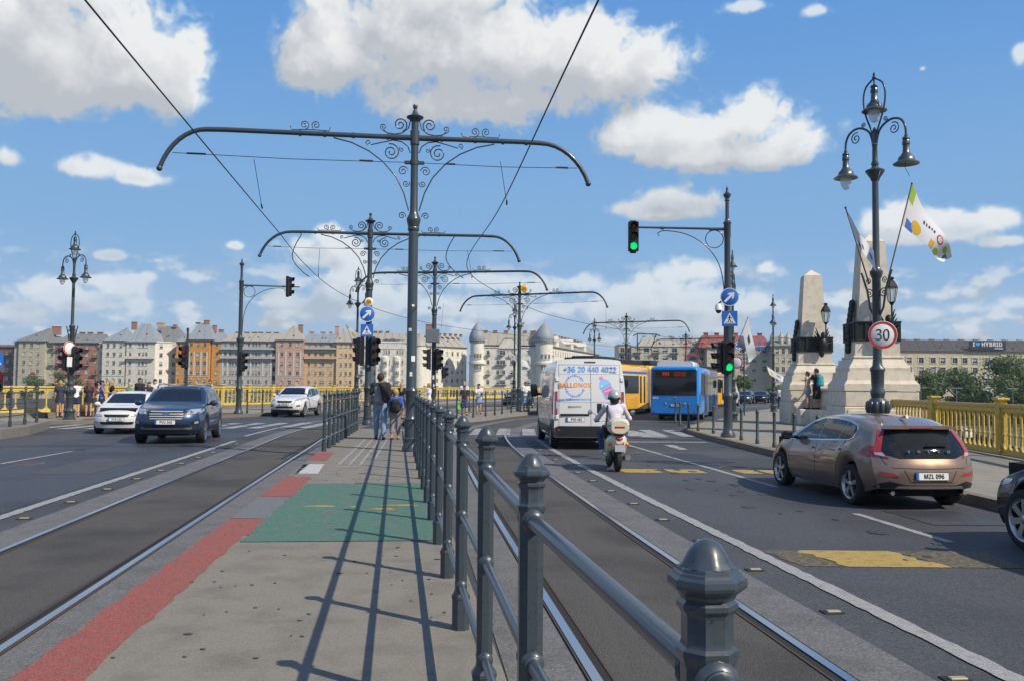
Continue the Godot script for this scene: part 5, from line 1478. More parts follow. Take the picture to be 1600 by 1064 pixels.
func block(t: Node3D, bl: Array, o: Transform3D, depth := 14.0) -> void:
	var x0: float = bl[0]
	var x1: float = bl[1]
	var top: float = bl[2] + 4.5
	var m: Material = M[bl[4]]
	var ww: float = bl[7]
	var wh: float = bl[8]
	var fl: String = bl[9]
	var fr := o * Transform3D(Basis.IDENTITY, Vector3((x0 + x1) * 0.5, 0, bl[3]))
	var w := x1 - x0
	var g := Geo.new()
	g.box(Vector3(0, top * 0.5, -depth * 0.5 - 0.25), Vector3(w, top, depth))
	var ys := []
	for y in bl[5]: ys.append(y + 4.5)
	var xs := []
	for x in bl[6]: xs.append(x - (x0 + x1) * 0.5)
	var y_hi := top
	for i in ys.size() + 1:     # bands of wall between the rows
		var y_lo: float = ys[i] + wh * 0.5 if i < ys.size() else 0.0
		if y_hi - y_lo > 0.02: g.box(Vector3(0, (y_hi + y_lo) * 0.5, -0.125), Vector3(w, y_hi - y_lo, 0.25))
		if i < ys.size():
			y_hi = ys[i] - wh * 0.5
			var x := -w * 0.5
			for k in xs.size() + 1:
				var e: float = xs[k] - ww * 0.5 if k < xs.size() else w * 0.5
				if e - x > 0.03: g.box(Vector3((e + x) * 0.5, ys[i], -0.125), Vector3(e - x, wh, 0.25))
				if k < xs.size(): x = xs[k] + ww * 0.5
	g.box(Vector3(0, top - 0.2, 0.14), Vector3(w, 0.3, 0.28))
	g.box(Vector3(0, top - 0.55, 0.05), Vector3(w, 0.12, 0.1))
	part("wall", t, [g, m], fr)
	var tr := Geo.new()
	if "a" in fl: tr.box(Vector3(0, ys[mini(3, ys.size() - 1)] - wh * 0.5 - 0.75, 0.06), Vector3(w, 0.22, 0.12))
	if "p" in fl:
		for k in xs.size() + 1:
			var a: float = xs[k - 1] if k > 0 else -w * 0.5
			var b: float = xs[k] if k < xs.size() else w * 0.5
			if b - a > ww + 0.7 or k == 0 or k == xs.size(): tr.box(Vector3((a + b) * 0.5, (ys[1] + ys[3]) * 0.5, 0.06), Vector3(0.55, ys[1] - ys[3] + 2.0, 0.12))
	if "s" in fl:
		for y in ys:
			for x in xs:
				for e in [-1.0, 1.0]: tr.box(Vector3(x + e * (ww * 0.5 + 0.16), y, 0.05), Vector3(0.3, wh + 0.2, 0.1))
				tr.box(Vector3(x, y + wh * 0.5 + 0.22, 0.09), Vector3(ww + 0.8, 0.26, 0.18))
				tr.prism(PackedVector2Array([Vector2(x - ww * 0.5, y + wh * 0.5 + 0.35), Vector2(x + ww * 0.5, y + wh * 0.5 + 0.35), Vector2(x, y + wh * 0.5 + 0.72)]), 0.02, 0.14)
		tr.box(Vector3(0, ys[1] - 1.75, 0.06), Vector3(w, 0.25, 0.12))
	if tr.v.size(): part("trim", t, [tr, M.trim_white], fr)
	if "c" in fl:
		var y: float = ys[1] - wh * 0.5 - 0.5
		part("balcony", t, [Geo.new().box(Vector3(0, y - 0.25, 0.55), Vector3(w, 0.25, 1.1)).box(Vector3(0, y + 0.2, 1.02), Vector3(w, 0.75, 0.12)), m], fr)
	if "r" in fl:
		var r := Geo.new()
		r.quad(Vector3(-w * 0.5, ys[0] - wh * 0.5 - 0.15, 0.02), Vector3(-w * 0.5, ys[0] - wh * 0.5 - 1.0, 1.1), Vector3(w * 0.5, ys[0] - wh * 0.5 - 1.0, 1.1), Vector3(w * 0.5, ys[0] - wh * 0.5 - 0.15, 0.02))
		r.box(Vector3(0, ys[0] - wh * 0.5 - 1.05, 0.55), Vector3(w, 0.1, 1.08))
		part("canopy_roof", t, [r, M.zinc], fr)
	for i in ys.size():
		for k in xs.size():
			var kind := rng.randi_range(0, 9)
			kind = 0 if kind < 5 else 1 if kind < 8 else 2
			part("window", t, window_mesh(ww, wh, kind, "a" in fl and i == 4, M.trim_white), fr * Transform3D(Basis.IDENTITY, Vector3(xs[k], ys[i], 0)))
			if "b" in fl and i in [0, 1, 2, 3] and (k + i) % 2 == 0:
				var b := Geo.new()
				b.box(Vector3(xs[k], ys[i] - wh * 0.5 - 0.22, 0.5), Vector3(ww + 1.0, 0.16, 1.0))
				for q in 7: b.box(Vector3(xs[k] - ww * 0.5 - 0.45 + q * (ww + 0.9) / 6.0, ys[i] - wh * 0.5 + 0.25, 0.95), Vector3(0.06, 0.8, 0.06))
				b.box(Vector3(xs[k], ys[i] - wh * 0.5 + 0.68, 0.95), Vector3(ww + 1.0, 0.08, 0.08))
				part("balcony", t, [b, M.balcony_dark], fr)

func roof(t: Node3D, m: Material, x0: float, x1: float, z0: float, z1: float, y0: float, y1: float, rx0: float, rx1: float, rz: float, o := Transform3D.IDENTITY) -> void:
	y0 += 4.5
	y1 += 4.5
	var g := Geo.new()
	var c := Vector3((x0 + x1) * 0.5, y0, (z0 + z1) * 0.5)
	var a := Vector3(x0 - 0.4, y0, z0 + 0.4)
	var b := Vector3(x1 + 0.4, y0, z0 + 0.4)
	var d := Vector3(x1 + 0.4, y0, z1)
	var e := Vector3(x0 - 0.4, y0, z1)
	var r := Vector3(rx0, y1, rz)
	var s := Vector3(rx1 + 0.001, y1, rz)
	g.face([a, b, s, r], c); g.face([b, d, s], c); g.face([d, e, r, s], c); g.face([e, a, r], c); g.face([a, b, d, e], c + Vector3.UP)
	var seam := Geo.new()
	var n := int((x1 - x0) / 3.0)
	for i in range(1, n):
		var f := float(i) / n
		seam.obox(a.lerp(b, f) + Vector3(0, 0.06, 0.02), r.lerp(s, f) + Vector3(0, 0.06, 0.02), 0.07, 0.07)
	if y1 - y0 > 2.0:
		for i in int((x1 - x0) / 6.0):     # small dormers and hatches
			var q := a.lerp(b, rng.randf_range(0.2, 0.8)).lerp(r.lerp(s, 0.5), rng.randf_range(0.25, 0.5))
			seam.box(q + Vector3(0, 0.15, 0), Vector3(0.5, 0.4, 0.6))
	seam.box((a + b) * 0.5 + Vector3(0, -0.06, 0.1), Vector3(x1 - x0 + 0.9, 0.16, 0.2))
	part("roof", t, [g, m, seam, M.zinc_dark], o)

func chimney(t: Node3D, x: float, y: float, z: float, w: float, h: float, m: Material, d := 1.0) -> void:
	part("chimney", t, [Geo.new().box(Vector3(x, y + 4.5 + h * 0.5, z), Vector3(w, h, d)).box(Vector3(x, y + 4.5 + h, z), Vector3(w + 0.25, 0.25, d + 0.25)), m])

func house(label: String, bls: Array, z: float, kind := "building") -> Node3D:
	var t := thing("apartment_building", label, kind, Vector3(0, -4.5, -z), 0.0, "apartment houses along the far riverbank")
	for b in bls: block(t, b, Transform3D.IDENTITY)
	return t

# ---------------------------------------------------------------- trees
func tree(called: String, label: String, at: Vector3, h: float, w: float, seed_: int, low := 0.25, n := 2600, leaf := 0.42, warm := false) -> void:
	var t := thing(called, label, "tree" if called == "tree" else "shrub", at, 0.0, "trees on the riverbanks")
	var r := RandomNumberGenerator.new()
	r.seed = seed_
	var tr := Geo.new()
	tr.tube([Vector3.ZERO, Vector3(0.1, h * 0.25, 0), Vector3(-0.1, h * 0.55, 0.1), Vector3(0, h * 0.8, 0)], [w * 0.035, w * 0.028, w * 0.016, w * 0.006], 8)
	var clumps := []
	for i in 22:
		var a := r.randf() * TAU
		var f := sqrt(r.randf())
		var y := r.randf_range(low, 0.9)
		var prof := sin(clampf((y - low + 0.12) / (1.02 - low), 0.0, 1.0) * PI) * 0.5 + 0.18
		var c := Vector3(cos(a) * f * w * prof * 0.8, y * h, sin(a) * f * w * prof * 0.8)
		clumps.append([c, w * r.randf_range(0.13, 0.24)])
		if i < 8: tr.tube([Vector3(0, h * (0.3 + 0.04 * i), 0), c * Vector3(0.6, 0.9, 0.6) + Vector3(0, h * 0.05, 0), c], [w * 0.014, w * 0.009, w * 0.003], 5)
	part("trunk", t, [tr, M.bark])
	var ms := ArrayMesh.new()
	for tone in 2:
		var vs := PackedVector3Array()
		var ns := PackedVector3Array()
		for i in n / 2:
			var c: Array = clumps[r.randi() % clumps.size()]
			var d := Vector3(r.randfn(), r.randfn(), r.randfn()).normalized()
			var p: Vector3 = c[0] + d * c[1] * r.randf_range(0.55, 1.12) * Vector3(1, 0.8, 1)
			var nn := (d + Vector3(r.randfn(), r.randfn() + 0.3, r.randfn()) * 0.55).normalized()
			var u := nn.cross(Vector3(r.randfn(), r.randfn(), r.randfn())).normalized() * leaf * r.randf_range(0.5, 1.0)
			var q := nn.cross(u) * 0.7
			for k in [p - u, p + q * 0.6, p + u, p - u, p + u, p - q * 0.6]:
				vs.append(k)
				ns.append(nn)
		var arr := []
		arr.resize(Mesh.ARRAY_MAX)
		arr[Mesh.ARRAY_VERTEX] = vs
		arr[Mesh.ARRAY_NORMAL] = ns
		ms.add_surface_from_arrays(Mesh.PRIMITIVE_TRIANGLES, arr)
		ms.surface_set_material(tone, M[("leaf_warm" if warm else "leaf_dark") if tone == 0 else "leaf_light"])
	part("crown", t, ms)

func city() -> void:
	for c in [["cream_grey", 0.36, 0.335, 0.25], ["brick_red", 0.30, 0.135, 0.085], ["brick_dark", 0.15, 0.085, 0.065], ["pale_grey", 0.52, 0.50, 0.44], ["ochre", 0.46, 0.225, 0.05], ["grey_wall", 0.36, 0.345, 0.315], ["salmon", 0.43, 0.27, 0.20], ["tan_wall", 0.48, 0.335, 0.19], ["cream_yellow", 0.55, 0.40, 0.235], ["white_wall", 0.58, 0.555, 0.49], ["grey_cream", 0.40, 0.375, 0.30], ["grey_beige", 0.40, 0.36, 0.27], ["sand_wall", 0.44, 0.385, 0.25], ["chimney_brick", 0.26, 0.14, 0.10]]:
		textured(mat(c[0], lin(c[1] * 1.25, c[2] * 1.23, c[3] * 1.2), 0.9), M.scuff, 19.0)
	for c in [["zinc", 0.25, 0.285, 0.31], ["zinc_dark", 0.13, 0.14, 0.15], ["slate_grey", 0.19, 0.20, 0.195], ["roof_beige", 0.36, 0.335, 0.275], ["roof_red", 0.24, 0.06, 0.045], ["roof_brown", 0.06, 0.052, 0.05]]:
		textured(mat(c[0], lin(c[1], c[2], c[3]), 0.6), M.scuff, 11.0)
	mat("pane", lin(0.014, 0.017, 0.022), 0.1)
	mat("blind", lin(0.42, 0.41, 0.38), 0.8)
	mat("trim_white", lin(0.55, 0.54, 0.50), 0.8)
	mat("balcony_dark", lin(0.05, 0.05, 0.05), 0.7)
	for c in [["leaf_dark", 0.036, 0.064, 0.018], ["leaf_light", 0.075, 0.112, 0.028], ["leaf_warm", 0.055, 0.075, 0.02], ["bark", 0.06, 0.045, 0.035]]: mat(c[0], lin(c[1], c[2], c[3]), 0.7)
	for c in ["leaf_dark", "leaf_light", "leaf_warm"]:
		M[c].backlight_enabled = true
		M[c].backlight = Color(0.3, 0.4, 0.12)
	var A1 := [[-191.1,-188.9,16.7,-1,"cream_grey",[15.5,12.3,9.0,5.7],[-190.1],0.6,1.4,""],[-188.9,-178.8,17.2,0,"cream_grey",[15.6,12.4,9.1,5.8,2.5,-0.7],[-186.9,-184.1,-181.5],1.15,1.5,"a"],[-178.8,-175.7,16.8,-1.5,"cream_grey",[15.5,12.3,9.2,5.7,2.5],[-177.0],1.1,1.6,"b"]]
	var A2 := [[-175.7,-158.9,16.9,-1.5,"brick_red",[15.3,12.4,9.2,5.8,2.6],[-174.3,-171.0,-168.7,-166.3,-163.4,-160.2],1.1,1.6,"b"]]
	var A3 := [[-159.0,-156.8,16.9,-1.5,"pale_grey",[15.8,12.4,8.9,5.9,2.4],[-157.8],1.1,1.5,""],[-156.8,-148.1,17.7,0,"pale_grey",[15.8,12.5,9.2,5.9,2.4],[-154.8,-152.4,-149.9],1.15,1.5,"a"],[-147.5,-136.6,17.3,0.3,"pale_grey",[15.9,12.6,9.1,5.9,2.5],[-146.1,-142.6,-141.2,-139.9],0.95,1.5,"c"]]
	var A4 := [[-129.0,-124.2,17.5,-1.2,"ochre",[16.3,12.9,9.3,5.9,2.5],[-128.1,-125.7],0.95,1.4,"c"],[-124.0,-115.8,18.1,0,"ochre",[16.4,12.8,9.4,5.8,2.4],[-123.0,-120.3,-117.7],1.25,1.4,"ap"],[-115.4,-111.9,17.8,-1.2,"ochre",[16.4,12.9,9.3,5.9,2.4],[-113.5],1.0,1.4,""]]
	var A5 := [[-111.9,-90.8,18.0,-1.2,"grey_wall",[16.6,13.0,9.3,5.8,2.4],[-110.2,-108.2,-107.2,-106.0,-103.6,-101.2,-99.5,-98.3,-97.1,-94.3],0.85,1.5,"pcr"]]
	var A6 := [[-91.9,-90.4,18.1,-1.2,"salmon",[16.8,12.8,9.4,5.8,2.4],[-91.2],1.1,1.5,""],[-90.4,-79.7,18.5,0,"salmon",[16.8,13.1,9.4,5.9,2.3],[-88.2,-85.0,-82.1],1.15,1.5,"ap"]]
	var A7 := [[-79.6,-67.3,18.0,-0.8,"tan_wall",[16.9,13.1,9.4,6.0,2.5],[-77.9,-75.4,-73.5,-72.5,-69.6],0.95,1.4,"cr"]]
	var A8 := [[-67.2,-60.6,18.1,0,"cream_yellow",[16.6,12.8,9.3,5.9,2.6],[-65.5,-63.6,-61.8],0.95,1.4,""]]
	var A9 := [[-59.1,-52.0,17.1,-1.5,"white_wall",[14.5,10.3,6.6,3.2],[-57.8,-55.8,-52.5],1.0,1.5,"b"],[-52.0,-39.3,18.1,0,"white_wall",[14.3,10.4,6.7,3.3],[-49.0,-48.1,-47.1,-43.9,-42.9,-41.9],0.7,1.5,""],[-39.3,-35.5,17.2,-1.5,"white_wall",[14.6,10.5,6.8,3.3],[-37.4],1.0,1.5,""]]
	var A10 := [[-16.3,-11.5,13.6,-0.5,"white_wall",[10.5,6.9,3.1],[-15.1],0.9,1.5,""],[-11.5,9.2,16.8,-1.0,"white_wall",[14.5,10.8,7.0,3.2],[-9.2,-5.4,-4.2,-3.1,-0.1,6.2],1.1,1.6,"b"],[9.2,16.2,13.8,0,"white_wall",[10.9,7.1,3.3],[12.4,14.0,15.2],0.8,1.5,""]]
	var F1 := [[39.9,44.4,17.7,-1,"grey_cream",[15.4,12.9,10.0,7.0],[41.2,43.1],1.6,1.7,"b"],[44.4,72.4,17.2,0,"grey_cream",[15.5,12.7,9.7,6.7,3.7],[46.6,50.0,53.5,56.9,60.4,67.2,70.3],2.0,1.6,"bc"]]
	var F2 := [[71.3,95.3,17.2,0.5,"grey_beige",[15.5,12.1,8.7,5.1],[73.4,76.8,79.8,84.0,88.5,92.3],1.6,2.0,""]]
	var F3 := [[93.8,101.1,17.1,1,"grey_beige",[15.0,11.9,8.5,5.2],[95.3,97.5,99.8],1.2,1.9,""]]
	var H := [[129.6,203.1,15.6,0,"sand_wall",[12.1,8.7,5.0,1.5],[132.7,136.8,140.9,145.2,149.4,152.9,157.2,160.7,164.3,168.7,172.3,176.6,181.0,185.1,188.8,192.5,196.3,200.0],1.75,1.9,"s"]]
	var t := house("dark red brick house at the far left, partly outside the picture", [[-215.0, -192.0, 15.3, -3.0, "brick_dark", [13.0, 9.7, 6.4, 3.1, -0.2], [-211.0, -207.0, -203.0, -199.5, -196.0, -193.6], 1.2, 1.5, "b"]], 342)
	roof(t, M.roof_red, -215, -192, -3, -16, 15.3, 16.3, -214, -193, -9)
	t = house("cream grey house with a pyramid roof and arched ground floor windows, second from left", A1, 340)
	roof(t, M.slate_grey, -190, -178.6, 0, -11, 17.3, 22.6, -180.6, -180.0, -6)
	roof(t, M.slate_grey, -191.2, -176, -1, -14, 16.8, 19.6, -186, -177, -8)
	chimney(t, -178.2, 20.0, -7, 3.4, 3.2, M.chimney_brick)
	chimney(t, -184.9, 19.0, -8, 1.4, 1.6, M.chimney_brick)
	part("banner", t, [Geo.new().box(Vector3(-183.2, 9.6, 0.16), Vector3(1.8, 0.8, 0.06)), M.red_sign])
	t = house("terracotta red house with dark balconies and a long grey roof", A2, 340)
	roof(t, M.slate_grey, -175.6, -159, -1.5, -14, 16.9, 20.6, -173.5, -159, -8)
	for x in [-172.0, -168.5, -165.4, -161.5]: chimney(t, x, 20.2, -8, 1.9, 1.0, M.chimney_brick)
	t = house("large grey white house with steep zinc roofs and a sunlit right wall", A3, 340)
	roof(t, M.zinc, -156.6, -147.6, 0, -10, 17.7, 22.8, -150.2, -149.6, -5)
	roof(t, M.zinc, -147.6, -136.4, 0.3, -12, 17.3, 24.6, -144.6, -141.0, -6)
	roof(t, M.slate_grey, -142, -129.5, -8, -20, 17.9, 24.2, -140.5, -133.0, -13)
	chimney(t, -147.4, 22.2, -6, 1.9, 3.0, M.chimney_brick)
	chimney(t, -138.3, 23.6, -9, 3.0, 1.6, M.salmon)
	chimney(t, -133.8, 23.6, -12, 1.2, 1.0, M.chimney_brick)
	block(t, [0.0, 11.0, 17.6, 0, "white_wall", [15.8, 12.4, 9.1, 5.9, 2.5], [2.2, 7.2], 1.3, 1.6, ""], Transform3D(Basis(Vector3.UP, 0.78), Vector3(-136.6, 0, -0.3)), 9.0)
	t = house("bright orange ochre house with a steep pale roof, behind the red signal", A4, 340)
	roof(t, M.zinc, -124.4, -114.6, 0, -10, 18.4, 25.0, -121.8, -118.0, -5)
	roof(t, M.zinc, -129.2, -123, -1.2, -12, 17.6, 22.0, -123.5, -123.0, -6)
	roof(t, M.zinc, -115, -111.2, -1.2, -12, 17.8, 21.4, -115, -112, -6)
	chimney(t, -118.8, 24.0, -5, 2.0, 2.0, M.chimney_brick)
	chimney(t, -122.2, 24.6, -5, 1.6, 0.6, M.chimney_brick)
	chimney(t, -116.0, 21.5, -6, 1.5, 2.6, M.chimney_brick)
	chimney(t, -113.8, 20.8, -7, 1.8, 1.8, M.chimney_brick)
	t = house("long grey house with pale pilasters and a blue grey canopy roof above a balcony", A5, 340)
	roof(t, M.roof_beige, -111.2, -90.5, -1.2, -14, 18.0, 21.3, -109.0, -90.5, -7)
	for x in [-107.5, -104.0, -101.0, -98.6, -95.5, -92.5]: chimney(t, x, 21.0, -8, 1.8, 0.8, M.chimney_brick)
	t = house("salmon pink house with wide pale pilasters under a pyramid roof", A6, 340)
	roof(t, M.roof_beige, -90.6, -79.9, 0, -11, 18.6, 24.2, -85.4, -85.0, -5.5)
	chimney(t, -82.6, 21.5, -6.5, 1.7, 3.2, M.chimney_brick)
	t = house("tan yellow house with a bowed balcony front between two steep roofs", A7, 340)
	roof(t, M.zinc, -80, -67.5, -0.8, -13, 17.8, 21.2, -79.5, -67.5, -6)
	for x in [-78.9, -77.8, -74.4, -73.4, -71.0]: chimney(t, x, 20.8, -7, 0.9, 1.3, M.salmon)
	t = house("cream yellow house with a pointed roof, rightmost of the coloured row", A8, 340)
	roof(t, M.roof_beige, -67.6, -60.4, 0, -10, 17.9, 23.3, -66.0, -65.4, -5)
	roof(t, M.roof_brown, -66, -60.2, -8, -18, 17.9, 22.0, -64.0, -60.4, -13)
	chimney(t, -68.3, 20.8, -6, 1.4, 3.4, M.salmon)
	chimney(t, -61.5, 21.2, -9, 1.2, 1.6, M.chimney_brick)
	t = house("white house with curved gable and bay windows, behind the tallest tram mast", A9, 340)
	roof(t, M.roof_beige, -62, -33, -1, -15, 17.4, 22.0, -60, -36.5, -8)
	block(t, [0.0, 20.5, 16.8, 0, "white_wall", [14.2, 10.7, 7.2, 3.7], [4.2, 6.3, 8.6, 10.9, 13.6, 16.2, 18.4], 0.9, 1.5, ""], Transform3D(Basis(Vector3.UP, 0.70), Vector3(-33.8, 0, -1.5)), 12.0)
	roof(t, M.roof_beige, 0, 20.5, 0, -12, 16.9, 21.6, 1.0, 20.0, -6, Transform3D(Basis(Vector3.UP, 0.70), Vector3(-33.8, 0, -1.5)))
	part("turret", t, [Geo.new().lathe([Vector2(2.6, 0), Vector2(2.6, 21.3)], Vector3(-35.6, 0, -1.6), 16), M.white_wall])
	part("turret_roof", t, [Geo.new().lathe([Vector2(2.9, 21.3), Vector2(0.0, 26.4)], Vector3(-35.6, 0, -1.6), 16), M.roof_beige])
	var gb := PackedVector2Array([Vector2(-51.5, 20.0), Vector2(-41.0, 20.0), Vector2(-41.6, 22.2), Vector2(-43.2, 23.3), Vector2(-49.3, 23.3), Vector2(-50.9, 22.2)])
	part("gable", t, [Geo.new().prism(gb, -1.0, 0.15), M.white_wall])
	part("gable_roof", t, [Geo.new().box(Vector3(-46.2, 23.4, -1.2), Vector3(6.6, 0.3, 3.2)), M.zinc_dark])
	for x in [-48.6, -44.0]:
		part("bay", t, [Geo.new().lathe([Vector2(0.2, 2.5), Vector2(1.75, 3.5), Vector2(1.75, 17.0), Vector2(0.3, 17.8)], Vector3(x, 0, -1.0), 12), M.white_wall])
		for y in [14.6, 10.8, 7.2]:
			for e in [-0.72, 0.0, 0.72]: part("bay_window", t, window_mesh(0.55, 1.5, 0, false, M.trim_white), Transform3D(Basis(Vector3.UP, e * 0.7), Vector3(x + e * 1.12, y, 1.28 - absf(e) * 0.40)))
	for x in [-58.5, -56.0, -53.6, -51.6, -48.8]: chimney(t, x, 21.6, -8, 1.3, 1.0, M.chimney_brick)
	for k in 7: chimney(t, -32.6 + k * 2.0, 21.1, -6.5 - k * 1.7, 1.1, 1.0, M.chimney_brick)
	t = thing("chimney_stack", "tall square brick chimney rising above the white house roofs", "chimney", Vector3(-33.0, -4.5, -352))
	part("stack", t, [Geo.new().box(Vector3(0, 15.0, 0), Vector3(2.4, 30.0, 2.4)).box(Vector3(0, 30.1, 0), Vector3(2.7, 0.4, 2.7)), M.chimney_brick])
	t = house("large white corner house with two domed turrets and a long sunlit side", A10, 340)
	roof(t, M.roof_beige, -12, 11, -1.5, -15, 17.4, 22.4, -12, 11, -8)
	for s in [[-13.4, -1.0, 2.6], [12.4, -1.5, 3.4]]:
		part("turret", t, [Geo.new().lathe([Vector2(s[2], 0), Vector2(s[2], 14.3), Vector2(s[2] + 0.7, 14.6), Vector2(s[2] + 0.7, 15.4), Vector2(s[2], 15.5), Vector2(s[2], 22.3), Vector2(s[2] + 0.35, 22.7), Vector2(s[2] + 0.35, 23.4)], Vector3(s[0], 0, s[1]), 20), M.white_wall])
		part("dome", t, [Geo.new().lathe([Vector2(s[2] + 0.45, 23.4), Vector2(s[2] + 0.55, 24.3), Vector2(s[2] + 0.35, 25.4), Vector2(s[2] * 0.94, 26.6), Vector2(s[2] * 0.74, 27.8), Vector2(s[2] * 0.48, 28.9), Vector2(s[2] * 0.2, 29.8), Vector2(0.07, 30.3), Vector2(0.03, 32.0), Vector2(0, 32.1)], Vector3(s[0], 0, s[1]), 22), M.zinc])
		for k in 13:
			var a := PI * (0.05 + 0.9 * k / 12.0)
			part("turret_opening", t, [Geo.new().box(Vector3(0, 0, 0.0), Vector3(0.45, 0.55, 0.2)), M.pane], Transform3D(Basis(Vector3.UP, PI / 2 - a), Vector3(s[0] + cos(a) * (s[2] + 0.33), 23.05, s[1] + sin(a) * (s[2] + 0.33))))
		for e in [-0.42, 0.0, 0.42]:
			for y in [17.6, 13.2]: part("turret_window", t, window_mesh(0.85, 1.7, 0, false, M.trim_white), Transform3D(Basis(Vector3.UP, e + 0.15), Vector3(s[0] + sin(e + 0.15) * (s[2] + 0.24), y, s[1] + cos(e + 0.15) * (s[2] + 0.24))))
	var gc := PackedVector2Array([Vector2(-5.2, 20.6), Vector2(2.4, 20.6), Vector2(1.6, 22.6), Vector2(0.2, 24.0), Vector2(-3.0, 24.0), Vector2(-4.4, 22.6)])
	part("gable", t, [Geo.new().prism(gc, -1.4, -0.6), M.white_wall])
	part("gable_roof", t, [Geo.new().prism(PackedVector2Array([Vector2(-4.6, 22.8), Vector2(1.8, 22.8), Vector2(0.2, 24.6), Vector2(-3.0, 24.6)]), -8.0, -1.42), M.slate_grey])
	for x in [-10.4, -6.6, -2.4, 5.0, 8.0]: chimney(t, x, 22.0, -8, 1.6, 1.2, M.chimney_brick)
	var side := Transform3D(Basis(Vector3.UP, 1.26), Vector3(15.2, 0, -1.0))
	var cols := []
	for k in 22: cols.append(2.6 + k * 3.8)
	block(t, [0.0, 86.0, 17.0, 0, "white_wall", [14.6, 10.9, 7.2, 3.5], cols, 1.3, 1.9, ""], side, 12.0)
	roof(t, M.roof_beige, 0, 86, 0, -13, 17.0, 22.2, 0, 86, -7, side)
	for k in 14: part("chimney", t, [Geo.new().box(Vector3(3.0 + k * 6.0, 27.0, -7.5), Vector3(1.7, 1.6, 1.0)), M.chimney_brick], side)
	for k in 3: part("dormer", t, [Geo.new().box(Vector3(10.0 + k * 24.0, 22.4, -2.0), Vector3(4.0, 3.2, 3.6)).prism(PackedVector2Array([Vector2(7.6 + k * 24.0, 23.9), Vector2(12.4 + k * 24.0, 23.9), Vector2(10.0 + k * 24.0, 26.0)]), -6.0, 0.0), M.white_wall], side)
	# the houses at the end of the bridge
	t = house("beige block with long balconies behind the yellow tram's pantograph", F1, 330)
	roof(t, M.roof_beige, 47, 70, -1, -14, 16.4, 20.4, 49.5, 69, -5)
	for x in [50.0, 54.0, 60.0, 66.0]: chimney(t, x, 19.8, -6, 1.2, 1.2, M.grey_beige)
	t = house("beige house with a dark red roof carrying a blue sign", F2, 325)
	roof(t, M.roof_red, 68.6, 95, 0.4, -14, 16.4, 21.0, 70.6, 93.4, -4)
	for x in [72.0, 76.0, 83.0, 88.0, 92.0]: chimney(t, x, 20.4, -4.5, 1.5, 1.5, M.roof_red)
	var sg := thing("roof_sign", "blue and white advertising sign standing on the dark red roof", "sign", Vector3(82.0, 16.4, -321.5))
	disc(sg, "emblem", Transform3D(Basis.IDENTITY, Vector3(0, 0.4, 0)), 1.7, M.blue_sign, 0.2)
	ring(sg, Transform3D(Basis.from_scale(Vector3(1, 1, 3)), Vector3(0, 0.4, 0.01)), 0.75, 1.15, M.white_sign)
	ring(sg, Transform3D(Basis.from_scale(Vector3(1, 1, 3)), Vector3(0, 0.4, 0.01)), 1.5, 1.65, M.white_sign)
	part("frame", sg, [Geo.new().box(Vector3(7.6, -1.2, -0.3), Vector3(11.0, 0.15, 0.15)).box(Vector3(7.6, 1.9, -0.3), Vector3(11.0, 0.15, 0.15)).box(Vector3(-1.5, -1.4, -0.3), Vector3(0.15, 5.0, 0.15)).box(Vector3(7.6, 0.3, -0.45), Vector3(0.2, 4.5, 0.2)), M.zinc_dark])
	text("Raiffeisen Center", 1.5, M.blue_sign, sg, "lettering", Transform3D(Basis.IDENTITY, Vector3(7.7, 1.25, 0)), "Droid Sans", 700, 0.1)
	text("Private Banking", 1.5, M.blue_sign, sg, "lettering", Transform3D(Basis.IDENTITY, Vector3(7.7, -0.4, 0)), "Droid Sans", 700, 0.1)
	t = house("ornate beige corner house with small roof turrets, left of the farther obelisk", F3, 320)
	roof(t, M.slate_grey, 93, 104, 1, -12, 17.0, 20.6, 96, 101, -5)
	for x in [94.0, 97.2, 99.6]: part("roof_turret", t, [Geo.new().lathe([Vector2(0.8, 21.4), Vector2(0.8, 24.2), Vector2(1.0, 24.4), Vector2(0.5, 25.4), Vector2(0.1, 26.6), Vector2(0, 26.8)], Vector3(x, 0, -0.4), 10), M.grey_beige])
	t = house("pale distant house seen in the gap between the two obelisks", [[208, 226, 20.0, 0, "pale_grey", [17, 13, 9, 5], [210, 213, 216, 219, 222, 225], 1.5, 2, ""]], 560)
	t.position.x += 3.0
	t = house("very long sand coloured building with white window frames and a dark roof", H, 315)
	roof(t, M.roof_brown, 127, 202, 0, -15, 15.6, 19.6, 128, 201, -5)
	for k in 12: chimney(t, 136.0 + k * 5.3, 19.2, -6.0, 1.6, 0.7, M.grey_beige)
	sg = thing("billboard", "dark roof billboard reading I heart HYBRID in white letters", "billboard", Vector3(168.3, 17.2, -313.8))
	part("board", sg, [Geo.new().box(Vector3(0, 0.2, -0.3), Vector3(13.0, 3.2, 0.3), 0.04), mat("board_navy", lin(0.012, 0.022, 0.035), 0.5)])
	for x in [-5.0, 0.0, 5.0]: part("strut", sg, [Geo.new().obox(Vector3(x, -1.2, -0.6), Vector3(x, 1.2, -2.6), 0.15, 0.15), M.zinc_dark])
	text("I", 2.1, M.white_sign, sg, "lettering", Transform3D(Basis.IDENTITY, Vector3(-4.9, 0.65, -0.1)), "Droid Sans", 700, 0.06)
	text("HYBRID", 2.1, M.white_sign, sg, "lettering", Transform3D(Basis.IDENTITY, Vector3(1.5, 0.65, -0.1)), "Droid Sans", 700, 0.06, 0.98)
	text("TOYOTA", 0.8, M.white_sign, sg, "lettering", Transform3D(Basis.IDENTITY, Vector3(3.9, -0.75, -0.1)), "Droid Sans", 700, 0.06)
	var hp := PackedVector2Array()
